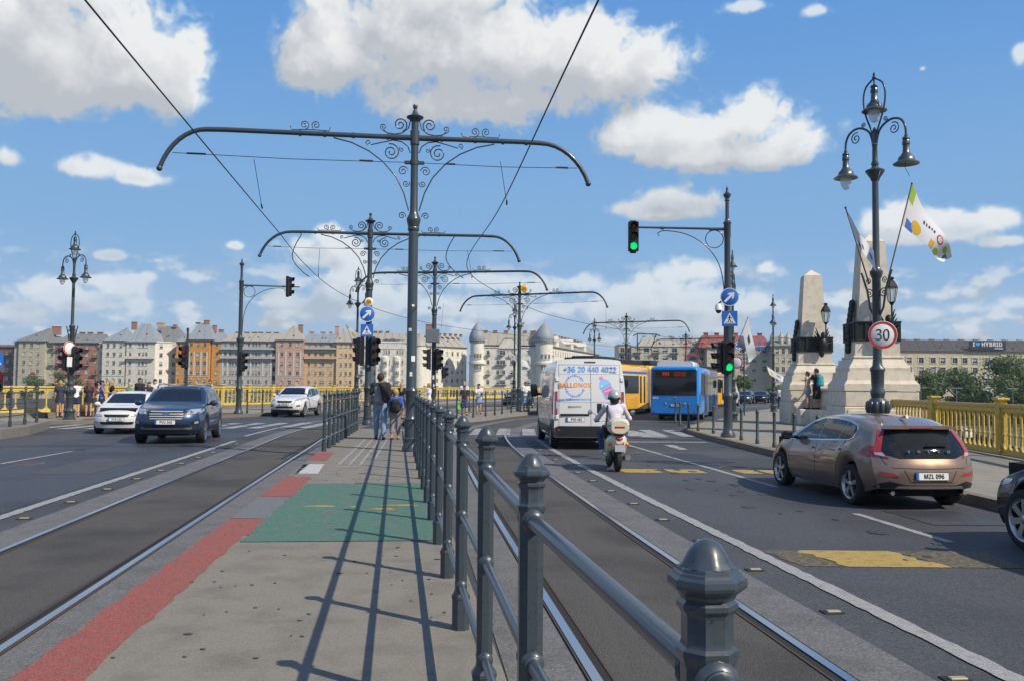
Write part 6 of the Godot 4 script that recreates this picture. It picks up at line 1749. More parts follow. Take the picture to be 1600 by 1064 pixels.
	for k in 24:
		var a := TAU * k / 24.0
		hp.append(Vector2(-3.5 + 0.052 * 16.0 * pow(sin(a), 3.0), 0.7 + 0.052 * (13.0 * cos(a) - 5.0 * cos(2 * a) - 2.0 * cos(3 * a) - cos(4 * a))))
	part("heart", sg, [Geo.new().prism(hp, -0.13, -0.07), mat("heart_blue", lin(0.03, 0.36, 0.80), 0.5)])
	# trees on the banks
	for s in [["leafy tree left of the largest tree, beside the nearer obelisk's base", 84.0, -185.0, 11.6, 9.5, 1, 0.12, 0], ["broad green tree between two darker trees above the right parapet", 94.5, -189.0, 12.8, 12.0, 2, 0.12, 0], ["largest and tallest dark green tree above the right parapet", 99.5, -178.0, 13.8, 14.0, 3, 0.10, 1], ["dark tree at the right edge above the yellow parapet", 111.0, -190.0, 13.0, 13.0, 4, 0.1, 0], ["green tree beyond the right edge of the long sand coloured building", 124.0, -186.0, 13.5, 12.0, 9, 0.1, 0]]:
		tree("tree", s[0], Vector3(s[1], -5.2, s[2]), s[3], s[4], s[5], s[6], 6500, 0.5, s[7] == 1)
	for s in [["small round tree beyond the end of the bridge, left of the far flags", 54.0, -206.0, 8.0, 6.6, 5], ["small bright tree behind the yellow tram's roof", 39.0, -225.0, 12.0, 8.0, 6], ["second small tree behind the yellow tram's roof", 47.0, -228.0, 10.5, 8.0, 7], ["little street tree beyond the bridge beside the far cars", 63.0, -212.0, 6.0, 5.0, 8]]:
		tree("tree", s[0], Vector3(s[1], -3.5, s[2]), s[3], s[4], s[5], 0.2, 2400, 0.5, true)
	for s in [["low dark tree in front of the cream grey house", -173.5, -322.0, 9.0, 9.5, 11], ["dark tree in front of the terracotta house, behind the left lamp", -164.0, -322.0, 10.0, 9.0, 12], ["dark shrub in front of the terracotta house's right end", -157.0, -322.0, 8.0, 7.0, 13], ["dark shrub at the far left before the dark brick house", -192.0, -322.0, 9.0, 10.0, 14]]:
		tree("tree", s[0], Vector3(s[1], -4.5, s[2]), s[3], s[4], s[5], 0.05, 1500, 0.6)
	for s in [[-150.0, 0], [-128.0, 1], [-106.0, 2], [-84.0, 3], [-62.0, 4], [-40.0, 5], [-18.0, 6]]:
		tree("hedge_shrub", "long low dark hedge on the far quay, %s" % ["below the grey white house", "below the orange house", "below the long grey house", "below the salmon house", "below the cream yellow house", "below the white gabled house", "below the left domed turret"][s[1]], Vector3(s[0], -4.5, -320.0), 4.4, 22.0, 20 + s[1], 0.1, 1300, 0.5)
	for x in [[75.0, "left of the broad green tree"], [84.5, "right of the broad green tree"], [69.0, "beside the nearer obelisk's base"]]:
		t = thing("quay_lamp", "thin grey lamp post on the right riverbank, " + x[1], "lamp post", Vector3(x[0], -5.2, -150.0), 0.0, "lamp posts on the right riverbank")
		part("pole", t, [Geo.new().cyl(Vector3.ZERO, Vector3(0, 7.2, 0), 0.09, 0.06, 8), M.grey_metal])
		part("lamp_head", t, [Geo.new().box(Vector3(0, 7.25, 0), Vector3(2.0, 0.16, 0.4), 0.05), M.grey_metal])

# ---------------------------------------------------------------- vehicles
func along(a: Array, s: float) -> float:   # smoothed reading of [s, value] pairs
	var sum := 0.0
	for k in 5:
		var q := s + (k - 2) * 0.035
		var r: float = a[-1][1]
		if q <= a[0][0]: r = a[0][1]
		else:
			for i in a.size() - 1:
				if q <= a[i + 1][0]:
					r = lerpf(a[i][1], a[i + 1][1], (q - a[i][0]) / (a[i + 1][0] - a[i][0]))
					break
		sum += r
	return sum / 5.0

class Body:
	var geo: Geo
	var tm: TriangleMesh
	var d: Dictionary

func hull(d: Dictionary) -> Body:
	var b := Body.new()
	b.d = d
	var g := Geo.new()
	var L: float = d.L
	var W: float = d.W
	var side: Array = d.get("side", [0.90, 0.955, 0.985, 1.0, 1.0, 0.99, 0.965, 0.93])
	var ns := int(L / 0.055)
	var nb := side.size()
	var rows := nb + 4 + 4
	var stations := []
	var place := func(s: float, x: float, y: float) -> Vector3:
		var q := absf(x) / W
		var ff := clampf(1.0 - s / 1.0, 0.0, 1.0)
		var fr := clampf(1.0 - (L - s) / d.get("rfade", 1.0), 0.0, 1.0)
		var z: float = s + ff * (along(d.fset, y) + d.fcorner * q * q * q) - fr * (along(d.rset, y) + d.rcorner * q * q * q)
		return Vector3(x, y, z - L * 0.5)
	for i in ns + 1:
		var s := L * i / ns
		var top := along(d.top, s)
		var belt := minf(along(d.belt, s), top - 0.06)
		var yb: float = along(d.sill, s)
		for ax in [d.front, d.rear]:
			var q: float = absf(s - ax)
			if q < d.arch: yb = maxf(yb, d.wheel + sqrt(d.arch * d.arch - q * q) * 0.97)
		yb = minf(yb, belt - 0.05)
		var w := W * along(d.plan, s)
		var gh := clampf((top - belt - 0.06) / (d.H - along(d.belt, s)), 0.0, 1.0)
		var wr := w * lerpf(0.93, d.roofw, gh)
		var edge := top - lerpf(0.04, d.crown, gh)
		var row := []
		for j in nb:
			var f := float(j) / (nb - 1)
			row.append(Vector2(w * side[j], lerpf(yb, belt, f)))
		for j in 4:
			var f := (j + 1) / 4.0
			row.append(Vector2(lerpf(w * side[-1], wr, f) + sin(f * PI) * 0.02 * gh, lerpf(belt, edge, f)))
		for j in 4:
			var f := (j + 1) / 4.0
			row.append(Vector2(wr * cos(f * PI * 0.5) if f < 0.99 else 0.0, edge + (top - edge) * sin(f * PI * 0.5)))
		stations.append([s, row])
	for sx in [1.0, -1.0]:
		for i in ns:
			var s0: float = stations[i][0]
			var s1: float = stations[i + 1][0]
			var r0: Array = stations[i][1]
			var r1: Array = stations[i + 1][1]
			for j in rows - 1:
				var a: Vector3 = place.call(s0, r0[j].x * sx, r0[j].y)
				var c: Vector3 = place.call(s1, r1[j].x * sx, r1[j].y)
				var e: Vector3 = place.call(s1, r1[j + 1].x * sx, r1[j + 1].y)
				var f: Vector3 = place.call(s0, r0[j + 1].x * sx, r0[j + 1].y)
				if sx > 0: g.quad(a, f, e, c, 1)
				else: g.quad(a, c, e, f, 1)
		for e in [0, ns]:     # nose and tail
			var s0: float = stations[e][0]
			var r: Array = stations[e][1]
			for j in rows - 1:
				for k in 8:
					var q := []
					for m in [[j, k], [j, k + 1], [j + 1, k + 1], [j + 1, k]]:
						q.append(place.call(s0, r[m[0]].x * m[1] / 8.0 * sx, r[m[0]].y))
					if (sx > 0) == (e == 0): g.quad(q[0], q[3], q[2], q[1], 2 if e == 0 else 3)
					else: g.quad(q[0], q[1], q[2], q[3], 2 if e == 0 else 3)
	b.geo = g
	b.tm = TriangleMesh.new()
	b.tm.create_from_faces(g.v)
	return b

func cut(pts: Array) -> PackedVector2Array:
	var o := PackedVector2Array()
	for i in range(0, pts.size(), 2): o.append(Vector2(pts[i], pts[i + 1]))
	return o

func mirror(p: PackedVector2Array) -> PackedVector2Array:
	var o := PackedVector2Array()
	for q in p: o.append(Vector2(-q.x, q.y))
	o.reverse()
	return o

func drape(b: Body, g: Geo, poly: PackedVector2Array, way: String, off := 0.004, fine := 0.09) -> Geo:
	# lays a flat outline on the body: left/right (z, y), rear/front (x, y), top (x, z)
	var ix := Geometry2D.triangulate_polygon(poly)
	var tris := []
	for i in range(0, ix.size(), 3): tris.append([poly[ix[i]], poly[ix[i + 1]], poly[ix[i + 2]]])
	var longest := 0.0
	for t in tris: longest = maxf(longest, maxf((t[0] - t[1]).length(), maxf((t[1] - t[2]).length(), (t[2] - t[0]).length())))
	while longest > fine and tris.size() < 3000:
		var nx := []
		for t in tris:
			var m0: Vector2 = (t[0] + t[1]) * 0.5
			var m1: Vector2 = (t[1] + t[2]) * 0.5
			var m2: Vector2 = (t[2] + t[0]) * 0.5
			nx.append_array([[t[0], m0, m2], [m0, t[1], m1], [m2, m1, t[2]], [m0, m1, m2]])
		tris = nx
		longest *= 0.5
	var from := func(q: Vector2): return Vector3(-3, q.y, q.x) if way == "left" else Vector3(3, q.y, q.x) if way == "right" else Vector3(q.x, q.y, 9) if way == "rear" else Vector3(q.x, q.y, -9) if way == "front" else Vector3(q.x, 5, q.y)
	var dir: Vector3 = {"left": Vector3.RIGHT, "right": Vector3.LEFT, "rear": Vector3.FORWARD, "front": Vector3.BACK, "top": Vector3.DOWN}[way]
	var hit := {}
	var at := func(q: Vector2):
		var k := Vector2i((q * 20000.0).round())
		if not hit.has(k):
			var r := b.tm.intersect_ray(from.call(q), dir)
			hit[k] = r.position - dir * off if r else null
		return hit[k]
	g.sg += 1
	var edges := {}
	for t in tris:
		var p := [at.call(t[0]), at.call(t[1]), at.call(t[2])]
		if p[0] == null or p[1] == null or p[2] == null: continue
		if (p[1] - p[0]).cross(p[2] - p[0]).dot(dir) > 0.0: p = [p[0], p[2], p[1]]
		g.tri(p[0], p[1], p[2], g.sg)
		for e in 3:
			var k := [p[e], p[(e + 1) % 3]]
			var back := [p[(e + 1) % 3], p[e]]
			if edges.has(back): edges.erase(back)
			else: edges[k] = true
	for k in edges: g.quad(k[1], k[0], k[0] + dir * (off + 0.012), k[1] + dir * (off + 0.012))
	return g

func line(b: Body, g: Geo, pts: Array, way: String, w := 0.008, off := 0.002) -> Geo:   # a narrow strip along a path
	var p := cut(pts)
	for i in p.size() - 1:
		var n := (p[i + 1] - p[i]).normalized().orthogonal() * w * 0.5
		drape(b, g, PackedVector2Array([p[i] - n, p[i + 1] - n, p[i + 1] + n, p[i] + n]), way, off, 0.12)
	return g

var wheel_cache := {}
func wheel(t: Node3D, at: Vector3, r: float, w: float, spokes: int, right: bool, rim_mat: Material) -> void:
	var key := "%s %s %s %s" % [r, w, spokes, rim_mat.resource_name]
	if not wheel_cache.has(key):
		var ty := Geo.new().turned([Vector2(r * 0.68, -w * 0.5), Vector2(r * 0.9, -w * 0.5), Vector2(r * 0.97, -w * 0.44), Vector2(r, -w * 0.34), Vector2(r, w * 0.34), Vector2(r * 0.97, w * 0.44), Vector2(r * 0.9, w * 0.5), Vector2(r * 0.72, w * 0.48), Vector2(r * 0.68, w * 0.44), Vector2(r * 0.66, w * 0.1), Vector2(0, w * 0.1)], Vector3.ZERO, Vector3.RIGHT, 36)
		var rim := Geo.new().turned([Vector2(r * 0.62, w * 0.30), Vector2(r * 0.68, w * 0.47), Vector2(r * 0.71, w * 0.49), Vector2(r * 0.70, w * 0.40), Vector2(r * 0.62, w * 0.30)], Vector3.ZERO, Vector3.RIGHT, 36)
		for k in spokes:
			var a := TAU * k / spokes
			var keep := rim.t
			rim.t = Transform3D(Basis(Vector3.RIGHT, a), Vector3.ZERO)
			var h := r * 0.10
			rim.face([Vector3(w * 0.40, r * 0.08, -h * 0.9), Vector3(w * 0.40, r * 0.08, h * 0.9), Vector3(w * 0.44, r * 0.68, h * 1.15), Vector3(w * 0.44, r * 0.68, -h * 1.15)], Vector3(0, r * 0.3, 0))
			for e in [-1.0, 1.0]: rim.face([Vector3(w * 0.40, r * 0.08, h * 0.9 * e), Vector3(w * 0.44, r * 0.68, h * 1.15 * e), Vector3(w * 0.2, r * 0.68, h * 1.3 * e), Vector3(w * 0.2, r * 0.08, h * e)], Vector3(w * 0.3, r * 0.3, 0))
			rim.t = keep
		rim.turned([Vector2(r * 0.16, w * 0.2), Vector2(r * 0.16, w * 0.40), Vector2(r * 0.11, w * 0.45), Vector2(0, w * 0.45)], Vector3.ZERO, Vector3.RIGHT, 18)
		wheel_cache[key] = [mesh_of([ty, M.rubber]), mesh_of([rim, rim_mat])]
	var o := part("wheel", t, wheel_cache[key][0], Transform3D(Basis(Vector3.UP, 0.0 if right else PI), at))
	part("rim", o, wheel_cache[key][1])

func plate(t: Node3D, s: String, o: Transform3D) -> void:
	var p := part("licence_plate", t, [Geo.new().box(Vector3(0, 0, 0), Vector3(0.53, 0.125, 0.012), 0.004), M.black_plastic, Geo.new().box(Vector3(0.02, 0, 0.004), Vector3(0.47, 0.108, 0.012)), M.white_sign, Geo.new().box(Vector3(-0.237, 0, 0.0045), Vector3(0.042, 0.108, 0.012)), M.blue_sign], o)
	text(s, 0.098, M.black_matt, p, "lettering", Transform3D(Basis.IDENTITY, Vector3(0.022, 0, 0.012)), "Droid Sans", 700, 0.003, 0.86)

func paint(called: String, c: Color, metal := 0.0) -> StandardMaterial3D:
	var m := mat(called, c, 0.32, metal)
	m.clearcoat_enabled = true
	m.clearcoat = 1.0
	m.clearcoat_roughness = 0.03
	m.metallic_specular = 0.3
	return m

func under(t: Node3D, d: Dictionary) -> void:
	var g := Geo.new()
	var L: float = d.L
	var y: float = d.wheel - 0.12
	g.box(Vector3(0, y + 0.35, 0), Vector3((d.W - 0.29) * 2, 0.7, L - 0.5))
	g.box(Vector3(0, y + 0.2, (d.front + d.rear) * 0.5 - L * 0.5), Vector3((d.W - 0.07) * 2, 0.3, d.rear - d.front - d.arch * 2.0 - 0.05))
	part("underbody", t, [g, M.black_matt])
	for ax in [d.front, d.rear]:
		for e in [-1.0, 1.0]:
			wheel(t, Vector3(e * (d.W - 0.13), d.wheel, ax - L * 0.5), d.wheel, 0.22, d.get("spokes", 5), e > 0, d.get("rim", M.alloy))

func car(label: String, d: Dictionary, at: Vector3, turn: float, m: Material, category := "car") -> Array:
	var t := thing(d.get("called", "parked_car"), label, category, at, turn)
	var b := hull(d)
	part("body", t, [b.geo, m])
	under(t, d)
	var L: float = d.L
	if d.has("glass"):
		for w in ["left", "right"]:
			for p in d.glass: part("side_window", t, [drape(b, Geo.new(), cut(p), w, 0.004), M.car_glass])
			var s := Geo.new()
			for p in d.seams: line(b, s, p, w)
			part("door_seam", t, [s, M.black_matt])
			for p in d.handles: part("door_handle", t, [drape(b, Geo.new(), cut([p[0] - 0.1, p[1] - 0.015, p[0] + 0.1, p[1] - 0.012, p[0] + 0.1, p[1] + 0.018, p[0] - 0.1, p[1] + 0.015]), w, 0.03), m])
			if d.has("cladding"): part("cladding", t, [drape(b, Geo.new(), cut(d.cladding), w, 0.008), M.black_plastic])
			if d.has("chrome"): part("window_trim", t, [line(b, Geo.new(), d.chrome, w, 0.022, 0.007), M.chrome])
		part("windscreen", t, [drape(b, Geo.new(), cut(d.screen), "front", 0.005), M.car_glass])
		part("rear_window", t, [drape(b, Geo.new(), cut(d.rearglass), "rear", 0.005), M.car_glass])
		for e in [-1.0, 1.0]:
			var g := Geo.new().ball(Vector3(e * (d.W + 0.09), d.mirror[1], d.mirror[0]), Vector3(0.11, 0.085, 0.07), 12, 8)
			g.cyl(Vector3(e * (d.W - 0.1), d.mirror[1] - 0.04, d.mirror[0] + 0.02), Vector3(e * (d.W + 0.05), d.mirror[1] - 0.02, d.mirror[0]), 0.03, -1.0, 6)
			part("wing_mirror", t, [g, d.get("mirror_mat", m), Geo.new().box(Vector3(e * (d.W + 0.09), d.mirror[1], d.mirror[0] + 0.066), Vector3(0.16, 0.11, 0.01), 0.003), M.car_glass])
	return [t, b]

func fit(t: Node3D, called: String, b: Body, p: Array, way: String, m: Material, off := 0.006, both := true) -> void:
	part(called, t, [drape(b, Geo.new(), cut(p), way, off), m])
	if both: part(called, t, [drape(b, Geo.new(), mirror(cut(p)), way, off), m])

func sides(t: Node3D, called: String, b: Body, p: Array, m: Material, off := 0.006) -> void:
	for w in ["left", "right"]: part(called, t, [drape(b, Geo.new(), cut(p), w, off), m])

func cars() -> void:
	mat("car_glass", lin(0.012, 0.015, 0.018), 0.04)
	mat("bright_trim", lin(0.48, 0.49, 0.5), 0.3, 0.25)
	mat("lens_clear", lin(0.5, 0.5, 0.5), 0.08, 0.4)
	var tl := mat("tail_red", lin(0.33, 0.008, 0.01), 0.08)
	tl.clearcoat_enabled = true
	mat("tail_dark", lin(0.16, 0.006, 0.006), 0.1)
	mat("orange_lens", lin(0.7, 0.22, 0.02), 0.1)
	mat("grille_dark", lin(0.012, 0.012, 0.013), 0.35)
	# the bronze hatchback
	var bronze := paint("car_bronze", lin(0.27, 0.185, 0.135), 0.5)
	var d := {"called": "hatchback_car", "L": 4.37, "W": 0.90, "H": 1.45, "wheel": 0.325, "arch": 0.375, "front": 0.87, "rear": 3.517, "roofw": 0.70, "crown": 0.09, "spokes": 5,
		"top": [[0, 0.72], [0.15, 0.80], [0.7, 0.93], [1.1, 1.0], [1.35, 1.10], [2.0, 1.38], [2.4, 1.445], [2.8, 1.45], [3.4, 1.42], [4.0, 1.34], [4.37, 1.27]],
		"belt": [[0, 0.70], [0.9, 0.86], [2.0, 0.93], [3.3, 1.0], [4.37, 1.02]], "sill": [[0, 0.24], [0.5, 0.2], [3.9, 0.22], [4.37, 0.34]], "plan": [[0, 0.86], [0.5, 0.95], [1.2, 0.99], [2.6, 1.0], [3.6, 0.985], [4.1, 0.94], [4.37, 0.90]],
		"fset": [[0.2, 0.1], [0.4, 0.0], [0.6, 0.03], [0.85, 0.2]], "rset": [[0.3, 0.05], [0.42, 0.0], [0.66, 0.0], [0.74, 0.05], [0.95, 0.13], [1.05, 0.2], [1.27, 0.36], [1.4, 0.4]], "fcorner": 0.5, "rcorner": 0.30,
		"glass": [[-0.86, 0.945, -0.55, 1.09, -0.2, 1.26, 0.12, 1.335, 0.22, 1.345, 0.16, 0.985], [0.2, 0.987, 0.27, 1.347, 0.7, 1.345, 0.98, 1.325, 0.84, 1.02], [0.88, 1.025, 1.02, 1.32, 1.28, 1.27, 1.36, 1.19, 1.31, 1.08, 1.2, 1.05]],
		"chrome": [-0.9, 0.93, -0.56, 1.105, -0.2, 1.275, 0.15, 1.355, 0.6, 1.365, 1.05, 1.335, 1.3, 1.285, 1.385, 1.2, 1.34, 1.07, 1.22, 1.035, 0.8, 1.01, 0.1, 0.97, -0.9, 0.93],
		"seams": [[-0.82, 0.92, -0.88, 0.6, -0.8, 0.3], [0.18, 0.97, 0.2, 0.6, 0.16, 0.28], [1.16, 1.03, 1.1, 0.85, 0.95, 0.62, 0.86, 0.33], [-1.6, 0.82, -0.95, 0.93]], "handles": [[0.0, 0.83], [0.98, 0.87]],
		"screen": [-0.60, 1.08, 0.60, 1.08, 0.5, 1.36, -0.5, 1.36], "rearglass": [-0.66, 0.98, 0.66, 0.98, 0.53, 1.235, -0.53, 1.235], "mirror": [-0.72, 1.0], "mirror_mat": M.black_plastic}
	var r := car("metallic bronze hatchback driving away in the right lane, seen from behind", d, V(5.85, -15.05), 0.10, bronze)
	var t: Node3D = r[0]
	var b: Body = r[1]
	t.scale = Vector3(0.95, 0.94, 1.0)
	fit(t, "tailgate_panel", b, [-0.665, 0.985, 0.665, 0.985, 0.70, 0.93, 0.655, 0.86, 0.45, 0.80, -0.45, 0.80, -0.655, 0.86, -0.70, 0.93], "rear", M.car_glass, 0.008, false)
	fit(t, "tail_lamp", b, [0.60, 0.80, 0.775, 0.84, 0.78, 0.95, 0.72, 0.985, 0.625, 1.22, 0.555, 1.22, 0.655, 0.98, 0.68, 0.91], "rear", M.tail_red, 0.016)
	fit(t, "reversing_lamp", b, [0.64, 0.825, 0.765, 0.85, 0.765, 0.885, 0.67, 0.885], "rear", M.lens_clear, 0.02)
	sides(t, "tail_lamp", b, [1.58, 0.84, 1.80, 0.81, 1.94, 0.83, 1.92, 0.97, 1.80, 0.985, 1.66, 0.92], M.tail_red, 0.012)
	fit(t, "reflector", b, [0.50, 0.52, 0.74, 0.545, 0.74, 0.595, 0.55, 0.575], "rear", M.tail_red, 0.008)
	fit(t, "lower_bumper", b, [-0.77, 0.34, 0.77, 0.34, 0.76, 0.41, 0.62, 0.45, 0.40, 0.40, -0.40, 0.40, -0.62, 0.45, -0.76, 0.41], "rear", M.black_plastic, 0.02, false)
	fit(t, "skid_plate", b, [-0.55, 0.345, 0.55, 0.345, 0.5, 0.385, -0.5, 0.385], "rear", M.grey_metal, 0.03, false)
	var s := Geo.new()
	for e in [1.0, -1.0]: line(b, s, [0.74 * e, 0.92, 0.66 * e, 0.72, 0.56 * e, 0.655, 0, 0.645], "rear", 0.010)
	line(b, s, [-0.42, 0.62, -0.32, 0.44, 0.32, 0.44, 0.42, 0.62], "rear", 0.012)
	part("tailgate_seam", t, [s, M.black_matt])
	plate(t, "MZL 096", Transform3D(Basis(Vector3.RIGHT, -0.05), Vector3(0, 0.535, 2.19)))
	for i in 5: text("VOLVO"[i], 0.055, M.chrome, t, "lettering", Transform3D(Basis(Vector3.RIGHT, -0.3), Vector3(-0.32 + i * 0.16, 0.905, 2.105)), "Droid Sans", 700, 0.012, 1.3)
	part("spoiler", t, [Geo.new().prism(cut([-0.56, 1.245, 0.56, 1.245, 0.5, 1.3, -0.5, 1.3]), 1.70, 1.92), bronze, Geo.new().box(Vector3(0, 1.262, 1.925), Vector3(0.36, 0.018, 0.02), 0.004), M.tail_red])
	part("wiper", t, [Geo.new().obox(Vector3(-0.02, 1.0, 2.07), Vector3(0.36, 1.02, 2.06), 0.03, 0.02), M.black_plastic])
	part("roof_aerial", t, [Geo.new().prism(cut([1.35, 1.40, 1.55, 1.40, 1.53, 1.455]), -0.02, 0.02), bronze], Transform3D(Basis(Vector3.UP, -PI / 2), Vector3.ZERO))
	part("exhaust", t, [Geo.new().cyl(Vector3(-0.58, 0.27, 1.7), Vector3(-0.58, 0.27, 2.1), 0.035).cyl(Vector3(0.58, 0.27, 1.7), Vector3(0.58, 0.27, 2.1), 0.035), M.chrome])
	sides(t, "headlamp", b, [-1.98, 0.66, -1.62, 0.74, -1.5, 0.80, -1.75, 0.80, -1.95, 0.74], M.lens_clear)
	# the blue off-roader coming towards the camera
	var blue := paint("car_blue", lin(0.022, 0.048, 0.105), 0.45)
	var d2 := {"called": "suv_car", "L": 4.52, "W": 0.92, "H": 1.66, "wheel": 0.36, "arch": 0.43, "front": 0.92, "rear": 3.61, "roofw": 0.72, "crown": 0.07, "spokes": 10, "rim": M.chrome,
		"top": [[0, 0.92], [0.12, 1.0], [0.6, 1.08], [1.2, 1.14], [1.4, 1.24], [1.95, 1.55], [2.3, 1.64], [2.9, 1.66], [3.7, 1.62], [4.3, 1.53], [4.52, 1.45]],
		"belt": [[0, 0.88], [1.2, 1.0], [2.4, 1.05], [3.8, 1.13], [4.52, 1.14]], "sill": [[0, 0.30], [0.4, 0.26], [4.1, 0.3], [4.52, 0.42]], "plan": [[0, 0.90], [0.4, 0.965], [1.2, 1.0], [3.6, 1.0], [4.52, 0.92]],
		"fset": [[0.25, 0.16], [0.45, 0.02], [0.7, 0.0], [0.9, 0.1], [1.0, 0.2]], "rset": [[0.3, 0.05], [0.5, 0.0], [0.9, 0.03], [1.2, 0.14], [1.5, 0.32]], "fcorner": 0.42, "rcorner": 0.25,
		"glass": [[-0.9, 1.06, -0.62, 1.22, -0.22, 1.46, 0.12, 1.53, 0.08, 1.09], [0.14, 1.09, 0.18, 1.535, 0.85, 1.54, 1.02, 1.15], [1.08, 1.16, 0.92, 1.54, 1.45, 1.50, 1.72, 1.40, 1.62, 1.24]],
		"seams": [[-0.86, 1.04, -0.9, 0.6, -0.8, 0.4], [0.12, 1.08, 0.12, 0.4], [1.04, 1.13, 1.0, 0.7, 0.85, 0.45], [-2.0, 0.98, -1.0, 1.06]], "handles": [[-0.05, 0.98], [0.86, 1.02]], "cladding": [-0.84, 0.36, 0.82, 0.36, 0.84, 0.48, -0.86, 0.46],
		"screen": [-0.70, 1.20, 0.70, 1.20, 0.56, 1.56, -0.56, 1.56], "rearglass": [-0.6, 1.18, 0.6, 1.18, 0.5, 1.45, -0.5, 1.45], "mirror": [-0.78, 1.14]}
	r = car("dark blue off-roader with roof rails and chrome grille, coming towards the camera", d2, V(-10.22, -27.6), PI + 0.166, blue)
	t = r[0]
	t.scale = Vector3(1.07, 1.02, 1.0)
	b = r[1]
	fit(t, "grille", b, [-0.48, 0.80, -0.34, 0.70, 0.34, 0.70, 0.48, 0.80, 0.44, 0.945, -0.44, 0.945], "front", M.grille_dark, 0.006, false)
	for y in [0.725, 0.79, 0.855, 0.925]: fit(t, "grille_bar", b, [-0.44 + absf(y - 0.83) * 0.3, y - 0.013, 0.44 - absf(y - 0.83) * 0.3, y - 0.013, 0.44 - absf(y - 0.83) * 0.3, y + 0.013, -0.44 + absf(y - 0.83) * 0.3, y + 0.013], "front", M.bright_trim, 0.018, false)
	var ov := []
	for k in 16: ov.append_array([cos(TAU * k / 16.0) * 0.09, 0.86 + sin(TAU * k / 16.0) * 0.038])
	fit(t, "oval_badge", b, ov, "front", M.chrome, 0.026, false)
	fit(t, "headlamp", b, [0.50, 0.85, 0.80, 0.86, 0.875, 0.96, 0.78, 0.99, 0.54, 0.925], "front", M.lens_clear, 0.012)
	fit(t, "lamp_unit", b, [0.58, 0.875, 0.66, 0.875, 0.68, 0.93, 0.6, 0.92], "front", M.chrome, 0.02)
	sides(t, "headlamp", b, [-1.98, 0.88, -1.62, 0.98, -1.6, 1.0, -1.85, 0.99, -2.0, 0.95], M.lens_clear, 0.01)
	fit(t, "fog_lamp", b, [0.62, 0.56, 0.82, 0.58, 0.82, 0.67, 0.66, 0.65], "front", M.grille_dark, 0.006)
	fit(t, "fog_lamp_lens", b, [0.70, 0.58, 0.80, 0.59, 0.80, 0.65, 0.72, 0.64], "front", M.lens_clear, 0.014)
	fit(t, "lower_grille", b, [-0.62, 0.50, 0.62, 0.50, 0.54, 0.57, -0.54, 0.57], "front", M.grille_dark, 0.006, false)
	fit(t, "skid_plate", b, [-0.66, 0.42, 0.66, 0.42, 0.64, 0.50, 0.56, 0.46, -0.56, 0.46, -0.64, 0.50], "front", M.alloy, 0.014, false)
	fit(t, "lower_bumper", b, [-0.78, 0.33, 0.78, 0.33, 0.80, 0.40, -0.80, 0.40], "front", M.black_plastic, 0.008, false)
	plate(t, "PVU-343", Transform3D(Basis(Vector3.UP, PI), Vector3(0, 0.625, -2.30)))
	for e in [-1.0, 1.0]: part("roof_rail", t, [Geo.new().tube([Vector3(0.60 * e, 1.58, -0.35), Vector3(0.60 * e, 1.66, -0.15), Vector3(0.60 * e, 1.70, 0.5), Vector3(0.59 * e, 1.67, 1.2), Vector3(0.58 * e, 1.56, 1.6)], 0.024, 7), M.chrome])
	part("sunroof", t, [drape(b, Geo.new(), cut([-0.45, -0.28, 0.45, -0.28, 0.45, 0.5, -0.45, 0.5]), "top", 0.004), M.car_glass])
	# white saloon behind it
	var white := paint("car_white", lin(0.66, 0.66, 0.66))
	var d3 := {"called": "saloon_car", "L": 4.30, "W": 0.86, "H": 1.46, "wheel": 0.31, "arch": 0.36, "front": 0.85, "rear": 3.45, "roofw": 0.70, "crown": 0.07, "spokes": 8,
		"top": [[0, 0.74], [0.12, 0.82], [0.6, 0.92], [1.1, 0.99], [1.3, 1.07], [1.95, 1.38], [2.3, 1.45], [2.8, 1.46], [3.4, 1.42], [3.9, 1.18], [4.3, 1.02]], "belt": [[0, 0.70], [1.2, 0.9], [3.0, 0.95], [4.3, 0.96]], "sill": [[0, 0.22], [4.3, 0.28]], "plan": [[0, 0.9], [0.4, 0.965], [1.2, 1.0], [3.4, 1.0], [4.3, 0.92]],
		"fset": [[0.2, 0.1], [0.4, 0.0], [0.62, 0.02], [0.85, 0.16]], "rset": [[0.3, 0.03], [0.5, 0.0], [0.9, 0.05], [1.1, 0.1]], "fcorner": 0.42, "rcorner": 0.3,
		"glass": [[-0.9, 0.95, -0.6, 1.1, -0.2, 1.3, 0.1, 1.36, 0.06, 0.98], [0.12, 0.98, 0.16, 1.365, 0.8, 1.36, 1.02, 1.02]], "seams": [[-0.86, 0.92, -0.9, 0.6, -0.8, 0.3], [0.1, 0.96, 0.1, 0.3], [1.0, 0.98, 0.95, 0.6]], "handles": [[-0.05, 0.84], [0.86, 0.86]],
		"screen": [-0.64, 1.04, 0.64, 1.04, 0.54, 1.37, -0.54, 1.37], "rearglass": [-0.56, 1.1, 0.56, 1.1, 0.46, 1.36, -0.46, 1.36], "mirror": [-0.75, 1.0]}
	r = car("white saloon car half hidden behind the blue off-roader", d3, V(-13.75, -32.2), PI + 0.19, white)
	t = r[0]
	b = r[1]
	fit(t, "grille", b, [-0.36, 0.59, 0.36, 0.59, 0.42, 0.68, -0.42, 0.68], "front", M.grille_dark, 0.008, false)
	fit(t, "headlamp", b, [0.46, 0.61, 0.70, 0.62, 0.76, 0.70, 0.6, 0.71, 0.48, 0.68], "front", M.lens_clear, 0.01)
	fit(t, "lower_grille", b, [-0.5, 0.34, 0.5, 0.34, 0.56, 0.43, -0.56, 0.43], "front", M.grille_dark, 0.006, false)
	fit(t, "fog_lamp", b, [0.6, 0.36, 0.76, 0.38, 0.76, 0.44, 0.62, 0.43], "front", M.lens_clear, 0.01)
